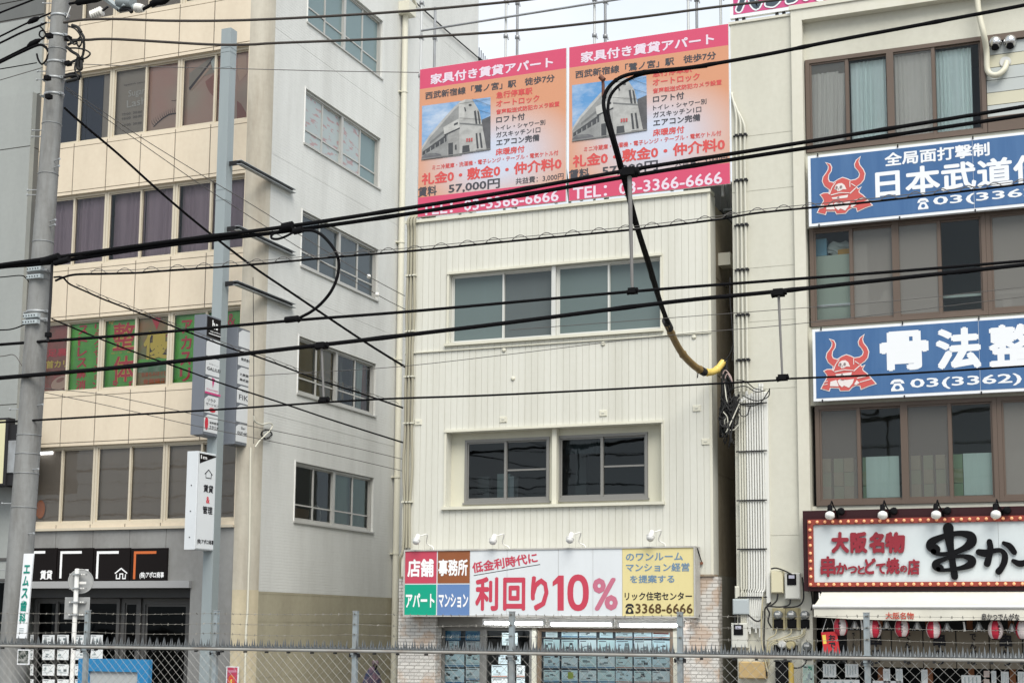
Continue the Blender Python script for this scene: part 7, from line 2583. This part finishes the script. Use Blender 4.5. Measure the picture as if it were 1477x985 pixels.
cable('lower strand of the thick black pair crossing below the billboard lettering', up2, 3.0, y=16.84, group=G)
cable('thick black cable crossing the upper window of the cream clad building, lower of two', [(-90, 552), (0, 545), (200, 527), (463, 497.5), (700, 469.5), (960, 436.5), (1120, 420.5), (1300, 401), (1477, 382), (1580, 371)], 3.1, group=G)
cable('thinner black cable crossing the upper window of the cream clad building, higher of two', [(-90, 504), (0, 497), (200, 482), (420, 462.5), (600, 448.5), (912, 420.5), (1120, 404.5), (1300, 391), (1477, 376.5), (1580, 368)], 2.2, y=16.9, group=G)
cable('thin black cable passing over the lower blue sign', [(-90, 616), (0, 609), (300, 591.5), (530, 576.5), (740, 568.5), (1110, 549), (1130, 546.5), (1300, 539), (1477, 528), (1580, 521)], 1.5, y=16.9, group=G)
cable('brown braided cable near the top, leaving the picture above the first billboard', [(92, 33), (120, 29), (167, 28), (250, 30.5), (369, 29), (560, 18.5), (720, 4.5), (800, -5), (900, -20)], 2.0, M_cabb, group=G)
cable('braided cable crossing the scaffold tubes above both billboards', [(93, 58), (125, 58), (167, 57), (300, 64.5), (360, 64.7), (400, 62.5), (560, 56), (740, 45), (900, 28), (1030, 11), (1125, 0), (1250, -16)], 2.0, M_cabb, y=16.85, group=G)
cable('very thin wire just below the braided cables by the pole', [(92, 92), (200, 96), (360, 100), (480, 103), (604, 105)], 0.55, M_cabg, y=17, y2=27.9, group='thin service wires')
cable('very thin grey wire crossing above the lower edge of the clad window', [(735, 476), (960, 459), (1120, 447), (1300, 433), (1477, 414)], 0.5, M_cabg, y=17.2, group='thin service wires')
cable('very thin grey wire crossing the siding beneath the upper window', [(360, 542), (560, 530), (735, 511), (960, 484), (1170, 465), (1477, 428)], 0.5, M_cabg, y=17.3, group='thin service wires')

# swooping feeder into the alley
sw = [(1580, -14, 16.8), (1477, 8, 16.8), (1350, 32, 16.8), (1200, 60, 16.8), (1100, 80, 16.8), (1000, 97, 16.8), (935, 103.5, 16.8), (900, 110, 16.8), (880, 124, 16.8), (871, 143, 16.8), (873, 165, 16.8), (884, 205, 16.9), (900, 262, 17.3), (916, 322, 18.8), (934, 380, 21), (950, 432, 23.5), (963, 466, 25.2)]
cable('heavy black feeder sweeping round before the second billboard and dropping to the alley', sw, 2.9, group=None, name='feeder_cable')
sw2 = [(1020, 96, 16.84), (960, 103, 16.84), (925, 108, 16.84), (898, 120, 16.84), (882, 136, 16.84), (877, 155, 16.84), (880, 176, 16.84), (892, 220, 16.95), (905, 268, 17.35), (920, 325, 18.85), (938, 382, 21.05), (953, 434, 23.55), (965, 468, 25.25)]
cable('second strand beside the heavy black feeder, on the inside of its bend', sw2, 2.4, group=None, name='feeder_cable')
ys = [(962, 467, 25.2), (972, 489, 25.8), (985, 511, 26.4), (1003, 529, 27.0), (1018, 537, 27.4)]
cable('dark mustard sleeve on the feeder below the clad window', ys, 5.2, mat('mustard_sleeve', (0.20, 0.125, 0.035), 0.5, dirt=(0.10, 0.065, 0.03), amt=0.8, scale=(8, 8, 3)), name='cable_sleeve', group='sleeves on the feeder')
cable('bright yellow sleeve curving up into the alley', [(1014, 536, 27.3), (1024, 537, 27.5), (1034, 533, 27.7), (1043, 522, 27.85)], 5.0, mat('yellow_sleeve', (0.62, 0.45, 0.11), 0.4), name='cable_sleeve', group='sleeves on the feeder')
mb = MB()
mb.tube([P(960, 462, 25.1), P(966, 474, 25.4)], pxr(962, 468, 5.8, 25.2), M_dark, 10)
tag(mb.build('sleeve_clip'), 'dark clip at the upper end of the mustard sleeve', 'clip', 'clips of the mustard sleeve')
mb = MB()
mb.tube([P(1011, 534, 27.2), P(1016, 537, 27.35)], pxr(1014, 535, 6, 27.2), M_dark, 10)
mb.tube([P(1007, 536, 27.2), P(1006, 545, 27.2)], 0.012, M_dark, 5)
tag(mb.build('sleeve_clip'), 'dark clip where the mustard sleeve meets the yellow one', 'clip', 'clips of the mustard sleeve')
mb = MB()
mb.tube([P(869, 113, 16.8), P(870, 122, 16.8), P(870, 140, 16.8)], 0.02, mat('rust_tag', (0.12, 0.045, 0.03), 0.7), 6)
mb.tube([P(866, 111, 16.78), P(871, 116, 16.78)], 0.035, mat('rust_tag', (0, 0, 0)), 6)
tag(mb.build('cable_end_cap'), 'small rusty end cap hanging at the bend of the heavy feeder', 'cap')

# messenger cable with spiral hanger
def coil(label, pts, y, y2, rpx, per, amp, group=None, u_from=-1e9):
    o, w3 = cable(label, pts, rpx, y=y, y2=y2, group=group, name='spiral_hung_cable')
    L3 = smooth_path([(a, b) for a, b in pts], 10)
    us = np.array([q[0] for q in L3]); vs_ = np.array([q[1] for q in L3])
    Y_ = lambda u: y + ((y2 if y2 is not None else y) - y) * (u - pts[0][0]) / (pts[-1][0] - pts[0][0])
    mb = MB()
    uu = np.arange(max(us[0] + 30, u_from), us[-1] - 5, per / 10)
    path = []
    for u in uu:
        t = ((u - uu[0]) / per) % 1.0
        h = amp * max(0.0, math.sin(math.pi * min(1, t / 0.62))) if t < 0.62 else 0.0
        path.append(P(u, np.interp(u, us, vs_) - 1.0 - h, Y_(u) - 0.03))
    mb.tube(path, pxr(uu[0], 350, 0.55, y), M_cabg, 5)
    mess = [P(u, np.interp(u, us, vs_) - 4.6, Y_(u) + 0.02) for u in uu[::6]]
    mb.tube(mess, pxr(uu[0], 350, 0.5, y), M_cabg, 5)
    mb.build('spiral_hanger', o)
    return o
coil('spiral hung cable crossing just above the upper clad window', [(80, 405), (92, 400), (110, 396), (150, 395), (200, 393.5), (240, 390.5), (360, 382), (487, 370.5), (595, 362), (735, 348.2), (911, 331.5), (1033, 317), (1100, 306.5), (1250, 292), (1400, 275), (1477, 265.5), (1580, 251)], 16.75, None, 1.7, 38, 6.5, u_from=130)
coil('spiral hung cable sagging from the pole to the clad building under the post signs', [(78, 400), (90, 400), (101, 410), (125, 421), (150, 432), (201, 451.5), (262, 475.5), (335, 503), (361, 511), (400, 525), (460.5, 548), (520, 567), (581, 588)], 16.9, 27.95, 1.3, 30, 4, u_from=110)
SV = 'service drops from the utility pole'
cable('straight black service drop from the pole top to the clad building edge', [(93, 156, 17), (120, 180), (170, 222), (230, 276), (288, 325), (360, 381), (420, 422), (520, 489), (584, 529, 27.95)][0:9] if False else [(93, 156), (120, 180), (170, 222), (230, 276), (288, 325), (360, 381), (420, 422), (520, 489), (584, 529)], 1.7, y=17, y2=27.95, group=SV)
cable('black service drop crossing the front of the tenant signs', [(75, 460), (130, 483), (200, 510), (268, 534), (320, 553), (400, 579), (480, 606), (581, 638)], 1.2, y=16.9, y2=27.95, group=SV)
cable('thin grey twin wire ending at the third side window, upper of two', [(95, 126), (161, 170), (208, 201.5), (290, 252), (369, 299), (460, 356), (532, 399), (584, 427)], 0.55, M_cabg, y=17, y2=28.2, group='thin service wires')
cable('thin grey twin wire ending at the third side window, lower of two', [(95, 129), (161, 177), (208, 210), (290, 267), (369, 318), (460, 375), (544, 425), (584, 446)], 0.55, M_cabg, y=17.02, y2=28.2, group='thin service wires')
cable('thin grey wire falling to the clad building past the lowest side window', [(64, 566), (160, 586), (268, 611), (370, 632), (460, 651), (581, 679)], 0.5, M_cabg, y=17, y2=27.98, group='thin service wires')
cable('thin grey wire falling to the clad building above the lowest side window', [(64, 560), (160, 571), (300, 602), (400, 622), (491, 641), (581, 662)], 0.5, M_cabg, y=17, y2=27.98, group='thin service wires')
for u, v in ((532, 399), (544, 425)):
    q = P(u, v, 27.2)
    mb = MB()
    mb.lathe([(-0.04, 0.02), (-0.03, 0.045), (0.0, 0.05), (0.03, 0.045), (0.04, 0.02)], q, (1, 0.4, 0), M_porc, 10)
    tag(mb.build('drop_insulator'), 'white insulator on the upper thin wire before the third side window' if v < 410 else 'white insulator on the lower thin wire at the third window corner', 'insulator')
# wires leaving to the left of the pole
LG = 'cables left of the utility pole'
for lb, pts, r in (('black cable rising steeply at the top left corner', [(-60, 44), (0, 19), (48, 0), (90, -18)], 1.4), ('upper spliced black cable left of the pole', [(-60, 82), (0, 53), (41, 33), (74, 19)], 1.3), ('looped black cable between the two spliced ones', [(-60, 90), (0, 62.5), (30, 48), (57, 37.5), (67, 33)], 1.5),
                   ('lower spliced black cable left of the pole', [(-60, 118), (0, 87.5), (41, 67), (64, 55)], 1.3), ('thick black cable under the lower spliced cable', [(-60, 120), (0, 90.5), (30, 76), (55, 65.5), (65, 68), (70, 75)], 2.0), ('thin wire ending in a hook left of the pole', [(-60, 108), (0, 100), (53, 91)], 0.8),
                   ('thinnest sloping wire under the hook', [(-60, 134), (0, 116), (61, 98)], 0.6), ('thin wire at the paired pole plates', [(-60, 404), (0, 400), (30, 397.5), (38, 402), (42, 407)], 0.8), ('sagging pair of wires at the lower pole plates', [(-60, 476), (0, 476), (20, 474), (38, 467)], 1.0), ('kinked thin wire low on the left side of the pole', [(-60, 517), (0, 514), (20, 512), (32, 528)], 0.7)):
    cable(lb, pts, r, M_cab if r > 0.7 else M_cabg, y=16.9, group=LG)
mb = MB()
mb.tube([P(40, 34, 16.9), P(45, 31, 16.9), P(52, 28, 16.9), P(56, 26, 16.9)], [0.02, 0.04, 0.04, 0.02], M_black, 8)
tag(mb.build('splice_sleeve'), 'black splice sleeve on the upper cable left of the pole', 'splice', 'splice sleeves')
mb = MB()
mb.tube([P(40, 67, 16.9), P(45, 64, 16.9), P(53, 60, 16.9), P(58, 57.5, 16.9)], [0.02, 0.04, 0.04, 0.02], M_black, 8)
tag(mb.build('splice_sleeve'), 'black splice sleeve on the lower cable left of the pole', 'splice', 'splice sleeves')
mb = MB()
mb.tube([P(a, b, 16.88) for a, b in smooth_path([(57, 38), (62, 43), (66, 50), (62, 55), (57, 52), (58, 46), (63, 45), (67, 52)], 5)], 0.012, M_black, 6)
tag(mb.build('looped_lead'), 'small loop of black lead beside the lower splice sleeve', 'cable')
mb = MB()
mb.tube([P(a, b, 16.88) for a, b in smooth_path([(53, 78), (55, 86), (60, 93), (66, 88), (70, 78)], 5)], 0.014, M_black, 6)
tag(mb.build('wire_hook'), 'black wire hook on the left side of the pole', 'hook')
# tail loop under the bundle
cable('black tail loop hanging from the cable pair before the third side window', [(427, 331.5), (440, 332.5), (452, 333), (465, 340), (478, 354), (487, 370), (488.5, 388), (484, 407), (475, 424), (462, 439), (448, 450), (433, 458)], 2.3, name='tail_cable', y=16.78)
cable('small black return loop at the clamp of the cable pair', [(428, 333), (420, 337), (410, 342), (400, 345), (392.5, 344), (391.5, 340), (397, 336), (408, 331)], 1.8, name='tail_cable', y=16.76)
mb = MB()
for u0, v0, u1, v1, r in ((408, 328, 422, 325, 0.06), (424, 334, 436, 331, 0.05), (412, 461.5, 430, 459.5, 0.045), (428, 462, 432, 458.5, 0.045)):
    mb.tube([P(u0, v0, 16.75), P(u1, v1, 16.75)], r, M_black, 8)
    if v0 in (334, 462):
        tag(mb.build('cable_clamp'), 'black clamp where the tail loop leaves the cable pair' if v0 == 334 else 'black clamp where the tail loop ends on the lower cable', 'clamp', 'clamps of the tail loop')
        mb = MB()
# spacer rods
for lb, u0, v0, u1, v1, r0, r1 in (('long tapered grey rod hanging from the bundle before the upper clad window', 908, 250, 912, 420, 3.6, 2.2), ('grey spacer rod before the fourth side window', 464, 499, 467, 577, 1.8, 1.6), ('grey spacer rod before the beige wall', 1123, 423, 1128.5, 545, 2.0, 1.6)):
    mb = MB()
    p, q = P(u0, v0, 16.72), P(u1, v1, 16.72)
    mb.tube([p, q], [pxr(u0, v0, r0, 16.7), pxr(u1, v1, r1, 16.7)], mat('spacer_grey', (0.16, 0.155, 0.15), 0.6), 8)
    for e, s in ((p, 1.3 if r0 > 3 else 1), (q, 0.8)):
        mb.box(e.x - 0.055 * s, e.x + 0.06 * s, e.y - 0.06 * s, e.y + 0.08, e.z - 0.03 * s, e.z + 0.045 * s, M_black)
        mb.tube([e + Vector((-0.085 * s, 0.0, -0.015)), e + Vector((0.09 * s, 0.0, 0.015))], 0.04 * s, M_black, 8)
    tag(mb.build('spacer_rod'), lb, 'spacer', 'cable spacers')

# wire ball at the left side wall
t_ = thing('wire_coil', tuple(PX(378, 628, XC + 0.1)), 'small coil of loose wire on the grey side wall beside the post signs', 'wire')
mb = MB()
cN = lambda u, v: PX(u, v, XC + 0.08)
rt2 = random.Random(9)
mb.tube([cN(a, b) for a, b in smooth_path([(366, 600), (368, 608), (378, 612), (388, 610), (393, 613), (390, 620), (382, 628), (374, 636), (368, 645)], 5)], 0.018, M_pvc, 6)
mb.build('lead', t_)
mb = MB()
pts = []
for k in range(40):
    an = k * 0.9
    pts.append((384 + 9 * math.cos(an) * (0.6 + 0.4 * rt2.random()), 626 + 8 * math.sin(an) * (0.6 + 0.4 * rt2.random())))
mb.tube([cN(a, b) for a, b in smooth_path(pts, 4)], 0.006, M_wired, 5)
mb.build('coil', t_)

# ================================================================ railway fence
YF_ = 15.6
fn = thing('chain_link_fence', (-7, YF_, 0), 'grey chain link fence with spikes and barbed wire along the bottom', 'fence')
M_galv = mat('fence_post', (0.27, 0.315, 0.335), 0.5, 0.2, dirt=(0.17, 0.14, 0.11), amt=0.7, scale=(7, 7, 3))
M_rail = mat('fence_rail', (0.33, 0.33, 0.31), 0.5, 0.25, dirt=(0.19, 0.13, 0.085), amt=0.85, scale=(2.5, 8, 8))
px_list = [P(u, 900, YF_).x for u in (513, 738.5, 981, 1250)]
st = (px_list[-1] - px_list[0]) / 3
posts = [px_list[0] - st * k for k in (12, 11, 10, 9, 8, 7, 6, 5, 4, 3)] + [P(126, 900, YF_).x, P(312, 900, YF_).x] + px_list + [px_list[-1] + st * k for k in (1, 2, 3, 4, 5)]
Zr = P(738, 941.5, YF_).z
Zp = P(513, 881.5, YF_).z
FX0, FX1 = posts[0], posts[-1]
for x in posts:
    mb = MB()
    mb.box(x - 0.029, x + 0.029, YF_ - 0.025, YF_ + 0.025, -0.2, Zp, M_galv)
    mb.box(x - 0.033, x + 0.033, YF_ - 0.029, YF_ + 0.029, Zp + 0.001, Zp + 0.009, M_steel)
    mb.box(x - 0.037, x + 0.037, YF_ - 0.05, YF_ + 0.033, Zr - 0.045, Zr + 0.035, M_galv)
    mb.box(x - 0.036, x + 0.036, YF_ - 0.033, YF_ + 0.033, Zr - 0.075, Zr - 0.05, M_galv)
    for s in (-1, 1):
        mb.box(x + s * 0.04, x + s * 0.06, YF_ - 0.04, YF_ + 0.02, Zr - 0.075, Zr - 0.03, M_dark)
    for z in (Zp - 0.03, Zp - 0.15, Zp - 0.27):
        mb.tube([(x, YF_ - 0.035, z), (x, YF_ - 0.02, z)], 0.008, M_dark, 6)
    mb.build('post', fn)
mb = MB()
mb.tube([(FX0, YF_ - 0.045, Zr), (FX1, YF_ - 0.045, Zr)], 0.021, M_rail, 10)
mb.tube([(FX0, YF_ - 0.045, 0.08), (FX1, YF_ - 0.045, 0.08)], 0.021, M_rail, 10)
x = FX0
rf = random.Random(2)
while x < FX1:
    mb.box(x - 0.012, x + 0.012, YF_ - 0.072, YF_ - 0.018, Zr - 0.04, Zr - 0.0215, M_dark)
    x += rf.uniform(0.22, 0.38)
mb.build('rail', fn)
mb = MB()
w_ = 0.113
h_ = Zr - 0.03 - 0.08
M_wm = mat('fence_wire', (0.27, 0.27, 0.255), 0.5, 0.3)
n = int((FX1 - FX0) / w_)
rw = 0.0018
for k in range(-int(h_ / w_) - 1, n + 1):
    for s in (1, -1):
        # one long diagonal wire, cut where the fence ends
        xa = FX0 + k * w_
        xb = xa + h_
        za, zb_ = 0.08, 0.08 + h_
        a, b = (xa, za), (xb, zb_)
        if s < 0:
            a, b = (xb, za), (xa, zb_)
        def clip(p, q):
            if p[0] < FX0: 
                t = (FX0 - p[0]) / (q[0] - p[0]); p = (FX0, p[1] + (q[1] - p[1]) * t)
            if p[0] > FX1:
                t = (FX1 - p[0]) / (q[0] - p[0]); p = (FX1, p[1] + (q[1] - p[1]) * t)
            return p
        if max(a[0], b[0]) < FX0 + .01 or min(a[0], b[0]) > FX1 - .01: continue
        a, b = clip(a, b), clip(b, a)
        yy = YF_ - 0.045 + 0.004 * s
        mb.tube([(a[0], yy, a[1]), (b[0], yy, b[1])], rw, M_wm, 4, False)
o = mb.build('wire_mesh', fn)
mb = MB()
M_spk = mat('spike_steel', (0.13, 0.14, 0.145), 0.45, 0.4)
zz = Zr + 0.024
x = FX0 + 0.06
k = 0
mb.box(FX0, FX1, YF_ - 0.062, YF_ - 0.028, zz - 0.004, zz + 0.002, M_spk)
while x < FX1:
    near = min(abs(x - q) for q in posts)
    if near > 0.05:
        s = 1 if k % 2 else -1
        hh = 0.112 + rf.uniform(-0.008, 0.008)
        yb = YF_ - 0.045 + s * 0.012
        tip = Vector((x + rf.uniform(-.006, .006), yb + s * 0.02, zz + hh))
        b0 = [Vector((x - 0.017, yb, zz)), Vector((x + 0.017, yb, zz)), Vector((x, yb + s * 0.008, zz + 0.004))]
        mb.add(b0 + [tip], [(0, 1, 3), (1, 2, 3), (2, 0, 3), (2, 1, 0)], M_spk)
        # short flanking barbs
        for dx in (-0.021, 0.021):
            mb.add([Vector((x + dx - 0.011, yb, zz)), Vector((x + dx + 0.011, yb, zz)), Vector((x + dx, yb - s * .006, zz)), Vector((x + dx * 1.15, yb - s * 0.03, zz + 0.055))], [(0, 1, 3), (1, 2, 3), (2, 0, 3), (2, 1, 0)], M_spk)
    x += 0.054
    k += 1
o = mb.build('spike_strip', fn)
o['kind'] = 'stuff'
M_barb = mat('barbed_wire', (0.22, 0.21, 0.185), 0.55, 0.3)
for j, z in enumerate((Zp - 0.03, Zp - 0.15, Zp - 0.27)):
    mb = MB()
    pts = []
    for q, x in enumerate(posts):
        pts.append((x, YF_ - 0.035, z))
        if q < len(posts) - 1:
            for t in (.25, .5, .75):
                pts.append((x + (posts[q + 1] - x) * t, YF_ - 0.035, z - 0.012 * (1 - (2 * t - 1) ** 2) * (1 + j * .5) + rf.uniform(-.004, .004)))
    mb.tube([Vector(p) for p in pts], 0.0022, M_barb, 5)
    x = FX0 + 0.03
    while x < FX1:
        zz_ = np.interp(x, [p[0] for p in pts], [p[2] for p in pts])
        for s in (0, 1):
            an = rf.uniform(0, 3.14)
            d = Vector((rf.uniform(-.006, .006), math.cos(an) * .016, math.sin(an) * .016))
            c = Vector((x + .006 * s, YF_ - 0.035, zz_))
            mb.tube([c - d, c + d], 0.0028, M_barb, 4, False)
        x += 0.105
    mb.build('barbed_wire', fn)

# ================================================================ street level behind the fence
# blue framed board before the left shop
yb_ = 26.2
x0, x1, z0, z1 = R4(112, 949, 1010, 214, yb_)
zin = P(160, 968, yb_).z
t_ = thing('blue_board', ((x0 + x1) / 2, yb_, 0.13), 'bright blue framed board with a grey face standing before the left shopfront', 'board')
M_bfr = mat('bright_blue_frame', (0.02, 0.19, 0.40), 0.4)
mb = MB(front(yb_))
fwid = 0.28
mb.box(x0, x1, zin, z1, -0.12, 0, M_bfr)
mb.box(x0, x0 + fwid, 0.135, zin - 0.001, -0.12, 0, M_bfr)
mb.box(x1 - fwid, x1, 0.135, zin - 0.001, -0.12, 0, M_bfr)
mb.build('frame', t_)
mb = MB(front(yb_))
mb.box(x0 + fwid + 0.002, x1 - fwid - 0.002, 0.3, zin - 0.003, -0.08, -0.05, mat('board_grey', (0.38, 0.40, 0.40), 0.6))
mb.build('face', t_)
# sheets in the left shop window
yq = 28.42
ul = [(43.5, 48), (61, 78.5), (82.5, 99), (108, 122), (130.5, 148)]
for r, (v0, v1) in enumerate(((915, 930), (936, 951), (957.5, 973.5), (979, 995))):
    for c_, (u0, u1) in enumerate(ul):
        if r >= 2 and c_ == 4: continue
        sheet(u0, v0 - 0.6 * 0, v1, u1, f'white property sheet in the left shop window, {ordn[c_]} of the {("top", "second", "third", "lowest")[r]} row', None, y=yq, base=M_sheetw, group='white property sheets in the left shop window')
# wanted style poster on the corner pier
x0, x1, z0, z1 = R4(326, 960.5, 992, 344, 27.97)
mb = MB(front(27.97))
mb.box(x0, x1, z0, z1, -0.02, 0, M_qwhite)
mb.quad(x0 + 0.03, x1 - 0.03, z0 + 0.03, z1 - 0.02, 0.003, mat('poster_red', (0.45, 0.05, 0.10), 0.5))
w = x1 - x0
mb.ellipse(x0 + w * .45, z1 - 0.32, w * .26, 0.14, 0.006, M_orangetx, 18)
mb.ellipse(x0 + w * .45, z1 - 0.32, w * .15, 0.09, 0.008, M_redtx, 16)
mb.ellipse(x0 + w * .45, z1 - 0.32, w * .07, 0.05, 0.010, M_yellowtx, 14)
mb.quad(x0 + w * .2, x1 - w * .2, z1 - 0.13, z1 - 0.08, 0.006, mat('poster_pink', (0.55, 0.2, 0.3), 0.5))
tag(mb.build('red_poster'), 'red and orange poster with a white border on the corner pier', 'poster')

# bicycle with covered child seat in the lane
by = 32.8
bx = P(537, 970, by - 0.42).x + 0.16
bk = thing('bicycle', (bx, by, 0.0), 'bicycle parked in the lane with a navy flowered cover over its rear seat', 'bicycle')
M_tyre = mat('tyre_rubber', (0.02, 0.02, 0.02), 0.8)
M_bike = mat('bike_frame', (0.18, 0.05, 0.06), 0.35, 0.2)
def bt(p): return Vector((bx + p[1] * 0.3 + p[0] * 0.35, by + p[0] * 0.93 - p[1] * .1, 0.002 + p[2] * 1.04))
for xw in (-0.55, 0.55):
    mb = MB()
    mb.tube([bt((xw + 0.3 * math.cos(q * math.pi / 16), 0, 0.32 + 0.3 * math.sin(q * math.pi / 16))) for q in range(33)], 0.022, M_tyre, 6, False)
    for q in range(10):
        an = q * math.pi / 5
        mb.tube([bt((xw, 0, 0.32)), bt((xw + 0.29 * math.cos(an), 0, 0.32 + 0.29 * math.sin(an)))], 0.003, M_steel, 4, False)
    mb.build('wheel', bk)
mb = MB()
for a, b in (((-0.55, 0, .32), (-0.1, 0, .3)), ((-0.1, 0, .3), (-.25, 0, .8)), ((-0.1, 0, .3), (.38, 0, .75)), ((.55, 0, .32), (.36, 0, .95)), ((-.55, 0, .32), (-.22, 0, .66))):
    mb.tube([bt(a), bt(b)], 0.018, M_bike, 6)
mb.build('frame', bk)
mb = MB()
mb.tube([bt((.30, -.28, 1.05)), bt((.36, -.1, 1.0)), bt((.36, .1, 1.0)), bt((.30, .28, 1.05))], 0.013, M_steel, 6)
for s in (-.28, .28):
    mb.lathe([(-.05, .02), (0, .03), (.08, .03), (.1, .01)], bt((.30, s, 1.06)), (0, 0.3, 1), M_black, 8)
mb.build('handlebar', bk)
mb = MB()
mb.lathe([(0, .03), (.02, .12), (.06, .1), (.08, .03)], bt((-.2, 0, .84)), (0, 0, 1), M_black, 10)
mb.build('saddle', bk)
M_cov = mat('navy_flowered_cover', (0.025, 0.04, 0.085), 0.8, dirt=(0.36, 0.2, 0.24), amt=0.95, scale=(7, 7, 7))
mb = MB()
prof_ = [(0.6, .10), (0.65, .29), (0.95, .33), (1.2, .30), (1.38, .23), (1.5, .13), (1.56, .03)]
n = 18
vs, fs = [], []
for h, r in prof_:
    for q in range(n):
        an = 2 * math.pi * q / n
        wob = 1 + 0.07 * math.sin(5 * an + h * 9)
        vs.append(bt((-.45 + r * math.cos(an) * wob, r * .85 * math.sin(an) * wob, h + 0.04)))
for i in range(len(prof_) - 1):
    for q in range(n):
        a, b = i * n + q, i * n + (q + 1) % n
        fs.append((a, b, b + n, a + n))
mb.add(vs, fs, M_cov, True)
mb.build('seat_cover', bk)
mb = MB()
for s in (-.2, .14):
    mb.lathe([(-.05, .02), (0, .05), (.05, .05), (.08, .02)], bt((-.35, s, 1.66)), (0, 0, 1), mat('grey_knob', (0.17, 0.12, 0.14), 0.7), 10)
    mb.tube([bt((-.35, s, 1.63)), bt((-.42, s * .6, 1.4))], 0.02, M_black, 6)
mb.build('grip_cover', bk)

# back wall of the alley and of the lane, so the gaps close
mb = MB()
mb.box(CX1 - 0.02, RX0 + 0.01, 38.2, 38.4, 0, 8.2, M_soot)
tag(mb.build('alley_wall'), 'dark wall closing the narrow alley beside the clad building', 'wall')
mb = MB()
mb.box(XC + 0.01, CX0 - 0.01, 40.6, 40.8, 0, 5.0, M_tan)
tag(mb.build('lane_wall'), 'tan wall closing the lane between the office block and the clad building', 'wall')
